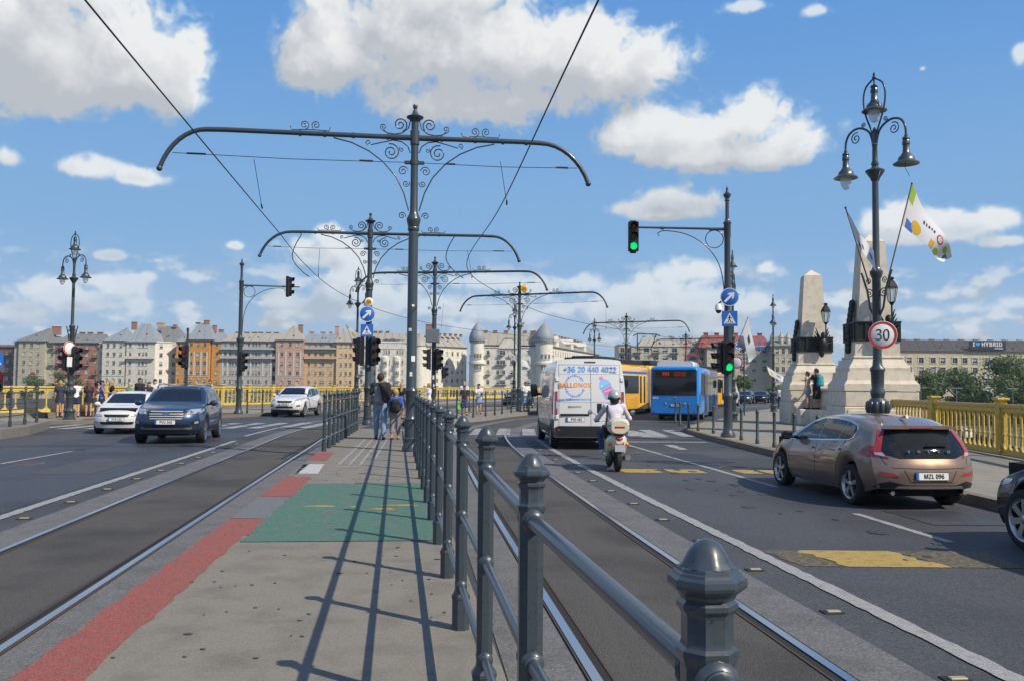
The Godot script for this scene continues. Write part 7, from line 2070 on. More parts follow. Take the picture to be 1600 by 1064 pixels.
	plate(t, "PCK-322", Transform3D(Basis(Vector3.UP, PI), Vector3(0, 0.515, -2.17)))
	# white off-roader further away
	var d4: Dictionary = d2.duplicate()
	d4.merge({"L": 4.44, "W": 0.91, "H": 1.68, "spokes": 6, "rim": M.grey_metal}, true)
	r = car("white off-roader coming round the bend, partly behind the dark railing", d4, V(-11.9, -49.3), PI - 0.06, white)
	t = r[0]
	b = r[1]
	fit(t, "grille", b, [-0.36, 0.77, 0.36, 0.77, 0.42, 0.87, -0.42, 0.87], "front", M.grille_dark, 0.008, false)
	fit(t, "headlamp", b, [0.50, 0.86, 0.78, 0.88, 0.86, 1.0, 0.74, 1.0, 0.54, 0.94], "front", M.lens_clear, 0.01)
	fit(t, "lower_grille", b, [-0.46, 0.48, 0.46, 0.48, 0.46, 0.57, -0.46, 0.57], "front", M.black_matt, 0.006, false)
	fit(t, "fog_lamp", b, [0.62, 0.56, 0.8, 0.58, 0.8, 0.65, 0.64, 0.64], "front", M.grille_dark, 0.006)
	fit(t, "lower_bumper", b, [-0.80, 0.30, 0.80, 0.30, 0.82, 0.40, -0.82, 0.40], "front", M.black_plastic, 0.008, false)
	plate(t, "LHV-718", Transform3D(Basis(Vector3.UP, PI), Vector3(0, 0.69, -2.24)))
	# black car cut off by the right edge
	var black := paint("car_black", lin(0.010, 0.012, 0.018))
	black.clearcoat = 0.5
	black.roughness = 0.12
	black.metallic_specular = 0.15
	var d5: Dictionary = d3.duplicate()
	d5.merge({"called": "black_car", "spokes": 7, "W": 0.9, "wheel": 0.335, "arch": 0.385}, true)
	r = car("black car cut off by the right edge of the picture", d5, V(6.62, -8.62), 0.10, black)
	sides(r[0], "headlamp", r[1], [-1.9, 0.64, -1.6, 0.70, -1.55, 0.76, -1.75, 0.75, -1.88, 0.71], M.lens_clear)
	# far cars share one shape
	var dark := paint("car_dark", lin(0.02, 0.025, 0.035))
	var d6: Dictionary = d3.duplicate()
	d6.called = "distant_car"
	r = car("dark car behind the railing, between the mast with the orange sign and the van", d6, V(0.6, -76.5), PI - 0.35, dark)
	fit(r[0], "headlamp", r[1], [0.46, 0.65, 0.74, 0.66, 0.80, 0.76, 0.6, 0.76, 0.48, 0.72], "front", M.lens_clear, 0.01)
	fit(r[0], "grille", r[1], [-0.36, 0.56, 0.36, 0.56, 0.42, 0.70, -0.42, 0.70], "front", M.grille_dark, 0.008, false)
	var base: Node3D = r[0]
	var tint := func(label: String, at: Vector3, turn: float, m: Material, group := ""):
		var c := copy(base, "distant_car", label, at, turn, group)
		for n in c.find_children("*", "MeshInstance3D", true, false):
			if String(n.name).begins_with("body") or String(n.name).begins_with("wing_mirror") or String(n.name).begins_with("door_handle"): n.set_surface_override_material(0, m)
		return c
	tint.call("dark blue car seen between the walking man and the tallest mast, left one", V(-11.0, -76.0), PI - 0.15, blue)
	tint.call("grey car just behind the blond woman's head", V(-9.0, -73.0), PI - 0.15, paint("car_grey", lin(0.2, 0.21, 0.22), 0.4))
	for i in 4: tint.call("small dark car waiting far away beyond the bus, %s" % ["nearest the bus", "second from the bus", "third from the bus", "nearest the far lamp post"][i], V(26.4 + i * 3.0, -100.5 - i * 4.5), PI - 0.42, [dark, black, blue, dark][i], "cars waiting far down the bridge")
	var cols := [white, white, blue, white, M.car_grey, black, white, dark]
	for i in 8: tint.call("parked car on the right riverbank seen through the parapet, %s" % ["first white one", "white one second from left", "blue one among white ones", "white one in the middle", "grey one", "black one", "white one near the right end", "dark one at the right end"][i], Vector3(64.0 + i * 4.6, -5.2, -128.0 - (i % 3) * 9.0), 0.4 + (i % 2) * 0.3, cols[i], "cars parked on the right riverbank")
	van_and_scooter(white)
	bus_and_tram()

func van_and_scooter(white: Material) -> void:
	var d := {"called": "delivery_van", "L": 5.95, "W": 1.03, "H": 2.52, "wheel": 0.35, "arch": 0.42, "front": 0.95, "rear": 4.93, "roofw": 0.88, "crown": 0.07, "spokes": 6, "rim": M.grey_metal, "rfade": 0.7,
		"side": [0.93, 0.965, 0.985, 0.995, 1.0, 1.0, 1.0, 0.99],
		"top": [[0, 1.05], [0.2, 1.2], [0.9, 1.42], [1.2, 1.6], [1.9, 2.2], [2.2, 2.42], [2.7, 2.52], [5.95, 2.54]], "belt": [[0, 1.0], [0.8, 1.3], [1.4, 1.45], [5.95, 1.5]], "sill": [[0, 0.3], [5.95, 0.34]], "plan": [[0, 0.9], [0.6, 0.98], [1.2, 1.0], [5.4, 1.0], [5.95, 0.985]],
		"fset": [[0.2, 0.1], [0.5, 0.0], [1.1, 0.15]], "rset": [[0.3, 0.0], [1.0, 0.0], [1.5, 0.02], [2.2, 0.12], [2.54, 0.2]], "fcorner": 0.5, "rcorner": 0.05}
	var r := car("white delivery van with BALLONOS lettering on its rear doors", d, V(2.02, -27.75), 0.055, white, "van")
	var t: Node3D = r[0]
	var b: Body = r[1]
	var lt := mat("livery_blue", lin(0.13, 0.32, 0.72), 0.4)
	var lo := mat("livery_orange", lin(0.75, 0.27, 0.03), 0.4)
	fit(t, "rear_bumper", b, [-0.95, 0.36, 0.95, 0.36, 0.97, 0.62, 0.86, 0.66, -0.86, 0.66, -0.97, 0.62], "rear", M.black_plastic, 0.05, false)
	sides(t, "lower_trim", b, [-1.6, 0.38, 1.5, 0.38, 1.5, 0.62, -1.6, 0.62], M.black_plastic, 0.012)
	sides(t, "lower_trim", b, [2.4, 0.40, 2.93, 0.40, 2.93, 0.84, 2.45, 0.84], M.black_plastic, 0.012)
	sides(t, "cab_window", b, [-1.75, 1.5, -1.25, 1.98, -0.72, 2.02, -0.72, 1.5], M.car_glass, 0.006)
	part("windscreen", t, [drape(b, Geo.new(), cut([-0.85, 1.5, 0.85, 1.5, 0.75, 2.2, -0.75, 2.2]), "front", 0.006), M.car_glass])
	fit(t, "tail_lamp", b, [0.90, 0.98, 0.965, 0.98, 0.965, 1.62, 0.90, 1.62], "rear", M.tail_red, 0.02)
	sides(t, "tail_lamp", b, [2.80, 0.98, 2.89, 0.98, 2.87, 1.62, 2.80, 1.62], M.tail_red, 0.02)
	fit(t, "reversing_lamp", b, [0.905, 1.14, 0.95, 1.14, 0.95, 1.32, 0.905, 1.36], "rear", M.lens_clear, 0.028)
	fit(t, "reflector", b, [0.83, 0.52, 0.90, 0.52, 0.90, 0.57, 0.83, 0.57], "rear", M.tail_red, 0.06)
	var s := Geo.new()
	line(b, s, [0.03, 0.42, 0.03, 2.36], "rear", 0.016)
	line(b, s, [-0.86, 0.66, -0.86, 2.36, 0.86, 2.36, 0.86, 0.66], "rear", 0.014)
	line(b, s, [-0.86, 2.1, 0.86, 2.1], "rear", 0.008)
	line(b, s, [-0.86, 1.32, 0.86, 1.32], "rear", 0.007)
	part("door_seam", t, [s, M.grey_metal])
	s = Geo.new()
	for w in ["left", "right"]:
		line(b, s, [-0.65, 0.66, -0.65, 2.2], w, 0.01)
		line(b, s, [0.55, 0.66, 0.55, 2.2, -0.65, 2.2], w, 0.01)
		line(b, s, [-0.65, 1.2, 2.8, 1.25], w, 0.012)
	part("panel_seam", t, [s, M.grey_metal])
	var z0 := 2.975
	var rear := func(x: float, y: float, off := 0.004): return Transform3D(Basis(Vector3.RIGHT, -atan2(0.1, 0.7) if y > 1.5 else -0.02), Vector3(x, y, b.tm.intersect_ray(Vector3(x, y, 9), Vector3.FORWARD).position.z + off))
	part("top_brake_lamp", t, [Geo.new().box(Vector3.ZERO, Vector3(0.32, 0.04, 0.04), 0.01), M.tail_red], rear.call(0.02, 2.44))
	part("door_handle", t, [Geo.new().box(Vector3.ZERO, Vector3(0.13, 0.26, 0.03), 0.012), M.black_plastic], rear.call(0.27, 1.16))
	part("plate_light_bar", t, [Geo.new().box(Vector3.ZERO, Vector3(0.82, 0.06, 0.04), 0.015), M.black_plastic], rear.call(-0.42, 0.97))
	plate(t, "PVE-183", rear.call(-0.40, 0.84))
	for y in [1.95, 0.9]:
		for e in [-1.0, 1.0]: part("hinge", t, [Geo.new().box(Vector3.ZERO, Vector3(0.1, 0.12, 0.06), 0.015), white], rear.call(e * 0.91, y))
	text("+36 20 440 4022", 0.225, lt, t, "lettering", rear.call(0.02, 2.23), "Droid Sans", 700, 0.004, 0.9)
	text("BALLONOS", 0.175, lo, t, "lettering", rear.call(-0.42, 1.79), "Droid Sans", 700, 0.006)
	text("www.ballonosivoviz.hu", 0.085, lt, t, "lettering", rear.call(-0.42, 1.40), "Droid Sans", 700, 0.004)
	text("DUCATO", 0.07, M.grey_metal, t, "lettering", rear.call(-0.42, 1.19), "Droid Sans", 700, 0.006, 1.3)
	for k in 26:      # broken blue ring of the livery
		if k in [0, 1, 12, 13, 25]: continue
		var a0 := TAU * k / 26.0
		var a1 := TAU * (k + 0.75) / 26.0
		var w: float = 0.02 if k % 3 else 0.034
		part("livery_ring", t, [drape(b, Geo.new(), cut([-0.42 + cos(a0) * (0.26 - w), 1.77 + sin(a0) * (0.29 - w), -0.42 + cos(a0) * (0.26 + w), 1.77 + sin(a0) * (0.29 + w), -0.42 + cos(a1) * (0.26 + w), 1.77 + sin(a1) * (0.29 + w), -0.42 + cos(a1) * (0.26 - w), 1.77 + sin(a1) * (0.29 - w)]), "rear", 0.003), lt])
	var turn := func(p: Array): # the printed bottle leans to the left
		var o := []
		for i in range(0, p.size(), 2):
			var q := Vector2(p[i], p[i + 1]).rotated(0.48) + Vector2(0.46, 1.74)
			o.append_array([q.x, q.y])
		return o
	for q in [[[-0.14, -0.32, 0.14, -0.32, 0.165, -0.28, 0.165, 0.10, 0.10, 0.2, 0.05, 0.24, -0.05, 0.24, -0.10, 0.2, -0.165, 0.10, -0.165, -0.28], "livery_pale", 0.003, 0.25, 0.52, 0.80], [[-0.165, 0.02, 0.165, 0.02, 0.165, 0.045, -0.165, 0.045], "livery_mid", 0.0045, 0.12, 0.38, 0.72], [[-0.165, -0.29, 0.165, -0.29, 0.15, -0.26, -0.15, -0.26], "livery_mid2", 0.0045, 0.12, 0.38, 0.72], [[-0.13, -0.22, 0.13, -0.22, 0.13, -0.02, -0.13, -0.02], "livery_pink", 0.0045, 0.72, 0.16, 0.40], [[-0.05, 0.24, 0.05, 0.24, 0.05, 0.33, -0.05, 0.33], "livery_pink2", 0.0045, 0.68, 0.25, 0.45], [[-0.12, 0.06, -0.07, 0.06, -0.07, 0.14, -0.11, 0.1], "livery_shine", 0.0045, 0.6, 0.75, 0.85], [[-0.10, -0.10, 0.10, -0.13, 0.10, -0.10, -0.10, -0.07], "livery_pale2", 0.006, 0.75, 0.5, 0.65]]:
		part("livery_bottle", t, [drape(b, Geo.new(), cut(turn.call(q[0])), "rear", q[2]), mat(q[1], lin(q[3], q[4], q[5]), 0.4)])
	fit(t, "livery_drop", b, [0.52, 0.98, 0.60, 0.94, 0.66, 0.86, 0.62, 0.82, 0.54, 0.90], "rear", M.livery_pale, 0.003, false)
	disc(t, "round_badge", rear.call(0.66, 1.24), 0.055, M.tail_dark, 0.02)
	for e in [-1.0, 1.0]: part("wing_mirror", t, [Geo.new().box(Vector3(e * 1.2, 1.62, -1.55), Vector3(0.22, 0.42, 0.14), 0.05).cyl(Vector3(e * 0.98, 1.5, -1.6), Vector3(e * 1.2, 1.5, -1.55), 0.04), M.black_plastic])
	fit(t, "headlamp", b, [0.62, 0.95, 0.88, 1.05, 0.9, 1.25, 0.7, 1.1], "front", M.lens_clear, 0.01)
	# second white van far away beyond the bus
	var far_: Node3D = thing("distant_van", "plain white van far away, just right of the blue bus", "van", V(20.3, -85.0), -0.45)
	var bb := hull(d)
	part("body", far_, [bb.geo, white])
	under(far_, d)
	fit(far_, "tail_lamp", bb, [0.88, 0.9, 1.0, 0.9, 1.0, 1.5, 0.88, 1.5], "rear", M.tail_red, 0.02)
	fit(far_, "rear_bumper", bb, [-1.0, 0.36, 1.0, 0.36, 1.0, 0.62, -1.0, 0.62], "rear", M.black_plastic, 0.04, false)
	# scooter
	mat("plate_grey", lin(0.36, 0.36, 0.37), 0.35)
	var cream := paint("scooter_cream", lin(0.62, 0.58, 0.43))
	t = thing("motor_scooter", "cream motor scooter with a rear top box, behind the white van", "scooter", V(2.2, -19.05), 0.03)
	var tyre := func(z: float, r0: float):
		var o := part("wheel", t, [Geo.new().turned([Vector2(r0 * 0.55, -0.05), Vector2(r0 * 0.85, -0.06), Vector2(r0, -0.03), Vector2(r0, 0.03), Vector2(r0 * 0.85, 0.06), Vector2(r0 * 0.55, 0.05)], Vector3(0, r0, z), Vector3.RIGHT, 24), M.rubber])
		part("rim", o, [Geo.new().turned([Vector2(r0 * 0.6, -0.04), Vector2(r0 * 0.6, 0.04), Vector2(0.05, 0.05), Vector2(0.05, -0.05)], Vector3(0, r0, z), Vector3.RIGHT, 18), M.alloy])
	tyre.call(0.5, 0.245)
	tyre.call(-0.72, 0.24)
	var loft := func(secs: Array) -> Geo:     # [z, y, half width, half height]
		var g := Geo.new()
		var i0 := g.v.size()
		var n := 18
		var rings := []
		for e in secs:
			var ring := []
			for k in n:
				var a := TAU * k / n
				ring.append(Vector3(signf(cos(a)) * pow(absf(cos(a)), 0.75) * e[2], e[1] + signf(sin(a)) * pow(absf(sin(a)), 0.75) * e[3], e[0]))
			rings.append(ring)
		for i in rings.size() - 1:
			for k in n: g.quad(rings[i][k], rings[i + 1][k], rings[i + 1][(k + 1) % n], rings[i][(k + 1) % n], 1)
		for k in range(1, n - 1):
			g.tri(rings[0][0], rings[0][k], rings[0][k + 1], 2)
			g.tri(rings[-1][0], rings[-1][k + 1], rings[-1][k], 3)
		g.fix(i0)
		return g
	part("rear_body", t, [loft.call([[-0.12, 0.50, 0.16, 0.20], [0.05, 0.52, 0.21, 0.22], [0.3, 0.56, 0.23, 0.22], [0.5, 0.60, 0.20, 0.18], [0.66, 0.63, 0.13, 0.12], [0.72, 0.64, 0.06, 0.06]]), cream])
	part("floor", t, [Geo.new().box(Vector3(0, 0.30, -0.3), Vector3(0.36, 0.08, 0.5), 0.03), cream])
	part("leg_shield", t, [loft.call([[-0.44, 0.60, 0.26, 0.30], [-0.5, 0.64, 0.27, 0.32], [-0.6, 0.68, 0.2, 0.32], [-0.66, 0.70, 0.1, 0.28]]), cream])
	part("front_mudguard", t, [loft.call([[-0.5, 0.42, 0.06, 0.1], [-0.65, 0.46, 0.09, 0.11], [-0.82, 0.42, 0.08, 0.1], [-0.95, 0.34, 0.05, 0.05]]), cream])
	part("handlebar", t, [Geo.new().tube([Vector3(-0.36, 1.0, -0.42), Vector3(-0.2, 1.02, -0.5), Vector3(0.2, 1.02, -0.5), Vector3(0.36, 1.0, -0.42)], 0.018, 8).ball(Vector3(0, 1.02, -0.55), Vector3(0.13, 0.1, 0.12), 12, 8), cream, Geo.new().cyl(Vector3(-0.36, 1.0, -0.42), Vector3(-0.27, 1.01, -0.47), 0.024).cyl(Vector3(0.36, 1.0, -0.42), Vector3(0.27, 1.01, -0.47), 0.024), M.rubber])
	part("seat", t, [loft.call([[-0.1, 0.76, 0.12, 0.06], [0.1, 0.78, 0.16, 0.07], [0.4, 0.79, 0.15, 0.07], [0.55, 0.79, 0.08, 0.05]]), mat("saddle", lin(0.02, 0.018, 0.016), 0.6)])
	var tb := part("top_box", t, [loft.call([[0.36, 0.94, 0.19, 0.13], [0.42, 0.95, 0.225, 0.165], [0.58, 0.95, 0.235, 0.175], [0.72, 0.94, 0.215, 0.165], [0.78, 0.93, 0.17, 0.13]]), cream])
	part("reflector", tb, [Geo.new().box(Vector3(0, 0.925, 0.775), Vector3(0.22, 0.045, 0.02), 0.008), M.tail_red])
	part("seam", tb, [Geo.new().box(Vector3(0, 0.965, 0.58), Vector3(0.478, 0.006, 0.36)), M.black_matt])
	part("luggage_rack", t, [Geo.new().box(Vector3(0, 0.765, 0.55), Vector3(0.2, 0.03, 0.3), 0.01), M.black_plastic])
	part("tail_lamp", t, [Geo.new().ball(Vector3(0, 0.68, 0.68), Vector3(0.085, 0.05, 0.06), 14, 8), M.tail_red])
	for e in [-1.0, 1.0]:
		part("indicator", t, [Geo.new().ball(Vector3(e * 0.17, 0.57, 0.58), Vector3(0.055, 0.04, 0.05), 10, 6), M.orange_lens])
		part("mirror", t, [Geo.new().tube([Vector3(e * 0.28, 1.02, -0.46), Vector3(e * 0.36, 1.16, -0.44), Vector3(e * 0.44, 1.2, -0.43)], 0.008, 5).turned([Vector2(0, 0), Vector2(0.055, 0.005), Vector2(0.05, 0.02), Vector2(0, 0.03)], Vector3(e * 0.47, 1.2, -0.41), Vector3(0, 0, -1), 14), M.chrome])
	part("licence_plate", t, [Geo.new().box(Vector3(0.02, 0.42, 0.72), Vector3(0.22, 0.15, 0.01), 0.004), M.plate_grey, Geo.new().box(Vector3(0.02, 0.52, 0.68), Vector3(0.16, 0.06, 0.1), 0.01), M.black_plastic], Transform3D(Basis(Vector3.RIGHT, -0.2), Vector3(0, -0.06, 0.09)))
	part("exhaust", t, [Geo.new().cyl(Vector3(0.17, 0.26, 0.2), Vector3(0.19, 0.30, 0.66), 0.055, 0.06, 12), M.grey_metal])
	part("engine_cover", t, [Geo.new().ball(Vector3(-0.15, 0.27, 0.42), Vector3(0.07, 0.14, 0.2), 12, 8), M.black_plastic])

func coach_box(w: float, h: float, l: float, r: float, y0: float) -> Geo:   # a long body with rounded edges, centred, standing at y0
	var g := Geo.new()
	var sec := []
	for c in [[1, 1], [-1, 1], [-1, -1], [1, -1]]:
		for k in 5:
			var a: float = atan2(c[1], c[0]) - PI / 4 + k / 4.0 * PI / 2
			var rr: float = r if c[1] > 0 else r * 0.3
			sec.append(Vector2(c[0] * (w * 0.5 - rr) + cos(a) * rr, y0 + (h - rr if c[1] > 0 else rr) + sin(a) * rr))
	var zs := [[-l * 0.5, 0.90], [-l * 0.5 + 0.05, 0.96], [-l * 0.5 + 0.16, 1.0], [l * 0.5 - 0.16, 1.0], [l * 0.5 - 0.05, 0.97], [l * 0.5, 0.93]]
	var c := Vector2(0, y0 + h * 0.5)
	for i in zs.size() - 1:
		for k in sec.size():
			var q := []
			for m in [[i, k], [i, k + 1], [i + 1, k + 1], [i + 1, k]]:
				var p: Vector2 = c + (sec[m[1] % sec.size()] - c) * zs[m[0]][1]
				q.append(Vector3(p.x, p.y, zs[m[0]][0]))
			g.face(q, Vector3(0, c.y, 0), 1)
	for e in [0, zs.size() - 1]:
		var q := []
		for p in sec: q.append(Vector3(c.x + (p.x - c.x) * zs[e][1], c.y + (p.y - c.y) * zs[e][1], zs[e][0]))
		g.face(q, Vector3(0, c.y, 0))
	return g

func bus_and_tram() -> void:
	var blue := paint("bus_blue", lin(0.02, 0.21, 0.62))
	mat("led_orange", Color(0.02, 0.01, 0.0), 0.5)
	M.led_orange.emission_enabled = true
	M.led_orange.emission = Color(1.0, 0.36, 0.05)
	M.led_orange.emission_energy_multiplier = 0.45
	var t := thing("city_bus", "bright blue city bus on route 191, seen from behind", "bus", V(10.35, -52.4), -0.309)
	var l := 11.8
	var z: float = l * 0.5
	part("body", t, [coach_box(2.55, 2.55, l, 0.22, 0.32), blue])
	part("roof_unit", t, [coach_box(2.0, 0.34, 2.6, 0.16, 0.0), M.car_white], move(Vector3(0, 2.8, z - 1.7)))
	part("rear_window", t, [Geo.new().box(Vector3(0, 2.02, z), Vector3(2.3, 1.36, 0.04), 0.015), M.car_glass])
	for k in 7: part("vent_slat", t, [Geo.new().box(Vector3(0, 1.42 + k * 0.075, z + 0.024), Vector3(2.0, 0.02, 0.012)), M.black_plastic])
	var ds := part("route_display", t, [Geo.new().box(Vector3(-0.1, 2.46, z + 0.022), Vector3(1.7, 0.34, 0.01)), M.black_matt])
	text("191", 0.26, M.led_orange, ds, "screen_lettering", Transform3D(Basis.IDENTITY, Vector3(-0.45, 2.46, z + 0.03)), "Droid Sans", 700, 0.004)
	text("Olimpia park", 0.11, M.led_orange, ds, "screen_lettering", Transform3D(Basis.IDENTITY, Vector3(0.3, 2.53, z + 0.03)), "Droid Sans", 400, 0.004)
	text("Margit sziget", 0.11, M.led_orange, ds, "screen_lettering", Transform3D(Basis.IDENTITY, Vector3(0.3, 2.41, z + 0.03)), "Droid Sans", 400, 0.004)
	text("MODULO", 0.11, M.alloy, t, "lettering", Transform3D(Basis.IDENTITY, Vector3(0.05, 1.08, z + 0.006)), "Droid Sans", 700, 0.01, 1.6)
	disc(t, "round_badge", Transform3D(Basis.IDENTITY, Vector3(0.05, 1.22, z + 0.012)), 0.06, M.chrome)
	text("BKK", 0.15, M.white_sign, t, "lettering", Transform3D(Basis.IDENTITY, Vector3(-0.98, 1.2, z + 0.006)), "Droid Sans", 700, 0.008)
	plate(t, "PLD-803", Transform3D(Basis.IDENTITY, Vector3(0.05, 0.82, z + 0.02)))
	for e in [-1.0, 1.0]:
		part("amber_lamp", t, [Geo.new().ball(Vector3(0.05 + e * 0.5, 0.9, z), Vector3(0.05, 0.05, 0.04), 8, 6), M.orange_lens])
		part("tail_lamp", t, [Geo.new().turned([Vector2(0.05, 0.0), Vector2(0.045, 0.02), Vector2(0, 0.025)], Vector3(e * 1.05, 0.5, z - 0.01), Vector3(0, 0, 1), 12), M.tail_red])
		for k in 5: part("side_vent", t, [Geo.new().box(Vector3(e * 1.277, 0.8 + k * 0.13, z - 0.5), Vector3(0.02, 0.07, 0.5)), M.black_plastic])
		for k in 6: part("side_window", t, [Geo.new().box(Vector3(e * 1.272, 1.95, z - 2.0 - k * 1.72), Vector3(0.03, 1.2, 1.62), 0.01), M.car_glass])
		for k in 3: part("door", t, [Geo.new().box(Vector3(e * 1.28, 1.4, z - 3.6 - k * 3.2), Vector3(0.03, 2.0, 1.1), 0.01), M.car_glass])
		part("wing_mirror", t, [Geo.new().box(Vector3(e * 1.5, 2.0, -z - 0.1), Vector3(0.2, 0.5, 0.2), 0.05), M.black_plastic])
		for q in [z - 3.0, -z + 2.6]: wheel(t, Vector3(e * 1.08, 0.48, q), 0.48, 0.3, 8, e > 0, M.grey_metal)
	part("underbody", t, [Geo.new().box(Vector3(0, 0.42, 0), Vector3(1.8, 0.4, l - 1.0)), M.black_matt])
	# tram
	var yel := paint("tram_yellow", lin(0.85, 0.45, 0.005))
	t = thing("yellow_tram", "yellow articulated tram on the right track behind the bus and the van", "tram", V(8.2, -60.0))
	var pts := [V(3.6, -52.0), V(8.2, -60.0), V(13.1, -69.3), V(17.7, -77.9)]
	for i in 3:
		var a: Vector3 = pts[i] - pts[1]
		var c: Vector3 = pts[i + 1] - pts[1]
		var f := (c - a).normalized()
		var o := Transform3D(Basis(Vector3.UP, atan2(-f.x, -f.z)), (a + c) * 0.5)
		var len_ := (c - a).length() - 0.5
		var sec := part("section", t, [coach_box(2.4, 2.9, len_, 0.3, 0.32), yel], o)
		part("skirt", sec, [Geo.new().box(Vector3(0, 0.32, 0), Vector3(2.2, 0.4, len_ - 0.6), 0.05), M.black_plastic])
		part("roof_box", sec, [Geo.new().box(Vector3(0, 3.36, 0), Vector3(2.0, 0.28, len_ - 1.0), 0.06).box(Vector3(0, 3.5, len_ * 0.2), Vector3(1.6, 0.2, len_ * 0.35), 0.05), M.black_plastic])
		part("bellows", t, [coach_box(2.25, 2.75, 0.6, 0.25, 0.35), M.grey_metal], Transform3D(o.basis, c))
		for e in [-1.0, 1.0]:
			part("window_band", sec, [Geo.new().box(Vector3(e * 1.192, 1.92, 0), Vector3(0.03, 1.15, len_ - 3.4), 0.01), M.car_glass])
			part("blue_band", sec, [Geo.new().box(Vector3(e * 1.195, 2.68, 0), Vector3(0.02, 0.16, len_ - 0.4)), M.blue_sign, Geo.new().box(Vector3(e * 1.196, 2.68, len_ * 0.22), Vector3(0.02, 0.16, len_ * 0.2)), mat("tram_green", lin(0.02, 0.22, 0.13), 0.4)])
			for q in [-1.0, 1.0]:
				var dz: float = q * (len_ * 0.5 - 1.1)
				var dr := part("door", sec, [Geo.new().box(Vector3(e * 1.2, 1.5, dz), Vector3(0.03, 2.15, 1.3), 0.01), yel])
				for w in [-0.32, 0.32]: part("door_window", dr, [Geo.new().box(Vector3(e * 1.212, 1.6, dz + w), Vector3(0.02, 1.75, 0.32), 0.006), M.car_glass])
		if i == 0: part("rear_windscreen", sec, [Geo.new().box(Vector3(0, 1.95, len_ * 0.5), Vector3(1.9, 1.3, 0.04), 0.01), M.car_glass])
	var pan := func(at: Vector3):
		var g := Geo.new()
		for e in [-0.6, 0.6]:
			g.tube([at + Vector3(e, 0, 0.4), at + Vector3(e * 0.8, 0.95, -0.9), at + Vector3(e * 1.1, 1.9, 0.3)], 0.035, 5)
		g.tube([at + Vector3(-0.95, 1.8, 0.3), at + Vector3(-0.7, 1.93, 0.3), at + Vector3(0.7, 1.93, 0.3), at + Vector3(0.95, 1.8, 0.3)], 0.035, 5)
		g.tube([at + Vector3(-0.48, 0.95, -0.9), at + Vector3(0.48, 0.95, -0.9)], 0.03, 5)
		part("pantograph", t, [g, M.red_sign if at.z < -8.0 else M.iron_dark])
	pan.call(Vector3(1.2, 3.5, -2.2))
	pan.call(Vector3(6.8, 3.5, -13.2))

# ---------------------------------------------------------------- people
func blend(bones: Array, cell: float, k: float) -> Geo:   # bones: a, b, ra, rb, depth scale -> one smooth skin (surface nets)
	var lo := Vector3.ONE * 1e6
	var hi := -lo
	for b in bones:
		for e in [[b[0], b[2]], [b[1], b[3]]]:
			lo = lo.min(e[0] - Vector3.ONE * (e[1] + cell * 2.5))
			hi = hi.max(e[0] + Vector3.ONE * (e[1] + cell * 2.5))
	var nx := int((hi.x - lo.x) / cell) + 2
	var ny := int((hi.y - lo.y) / cell) + 2
	var nz := int((hi.z - lo.z) / cell) + 2
	var f := PackedFloat32Array()
	f.resize(nx * ny * nz)
	f.fill(1.0)
	for b in bones:
		var a: Vector3 = b[0]
		var ba: Vector3 = b[1] - a
		var l2 := maxf(ba.length_squared(), 1e-8)
		var zs: float = b[4] if b.size() > 4 else 1.0
		var pad: float = maxf(b[2], b[3]) + k + cell * 2.0
		var c0: Vector3 = (a.min(b[1]) - Vector3.ONE * pad - lo) / cell
		var c1: Vector3 = (a.max(b[1]) + Vector3.ONE * pad - lo) / cell
		for z in range(maxi(0, int(c0.z)), mini(nz, int(c1.z) + 1)):
			for y in range(maxi(0, int(c0.y)), mini(ny, int(c1.y) + 1)):
				for x in range(maxi(0, int(c0.x)), mini(nx, int(c1.x) + 1)):
					var p := lo + Vector3(x, y, z) * cell - a
					var h := clampf(p.dot(ba) / l2, 0.0, 1.0)
					var q := p - ba * h
					q.z *= zs
					var d: float = q.length() - lerpf(b[2], b[3], h)
					var i := (z * ny + y) * nx + x
					var o := f[i]
					if o >= 1.0: f[i] = d
					else:
						var m := maxf(k - absf(o - d), 0.0) / k
						f[i] = minf(o, d) - m * m * k * 0.25
	var g := Geo.new()
	var vert := {}
	var step_ := [1, nx, nx * ny]
	for z in nz - 1:
		for y in ny - 1:
			var row := (z * ny + y) * nx
			for x in nx - 1:
				var i := row + x
				var s := 0
				var v8 := [f[i], f[i + 1], f[i + nx], f[i + nx + 1], f[i + nx * ny], f[i + nx * ny + 1], f[i + nx * ny + nx], f[i + nx * ny + nx + 1]]
				for c in 8:
					if v8[c] < 0.0: s += 1
				if s == 0 or s == 8: continue
				var sum := Vector3.ZERO
				var n := 0
				for c in 8:
					for e in [1, 2, 4]:
						if c & e: continue
						var u: float = v8[c]
						var w: float = v8[c | e]
						if (u < 0.0) == (w < 0.0): continue
						var t := u / (u - w)
						var p0 := Vector3(c & 1, (c >> 1) & 1, (c >> 2) & 1)
						var p1 := Vector3((c | e) & 1, ((c | e) >> 1) & 1, ((c | e) >> 2) & 1)
						sum += p0.lerp(p1, t)
						n += 1
				vert[i] = lo + (Vector3(x, y, z) + sum / n) * cell
	for i in vert:
		for e in 3:
			var a: int = step_[e]
			var b: int = step_[(e + 1) % 3]
			var c: int = step_[(e + 2) % 3]
			var u := f[i]
			if i + a >= f.size(): continue
			var w := f[i + a]
			if (u < 0.0) == (w < 0.0): continue
			if not (vert.has(i - b) and vert.has(i - c) and vert.has(i - b - c)): continue
			if u < 0.0: g.quad(vert[i - b - c], vert[i - c], vert[i], vert[i - b], 1)
			else: g.quad(vert[i - b - c], vert[i - b], vert[i], vert[i - c], 1)
	return g

var hand_geo: Geo

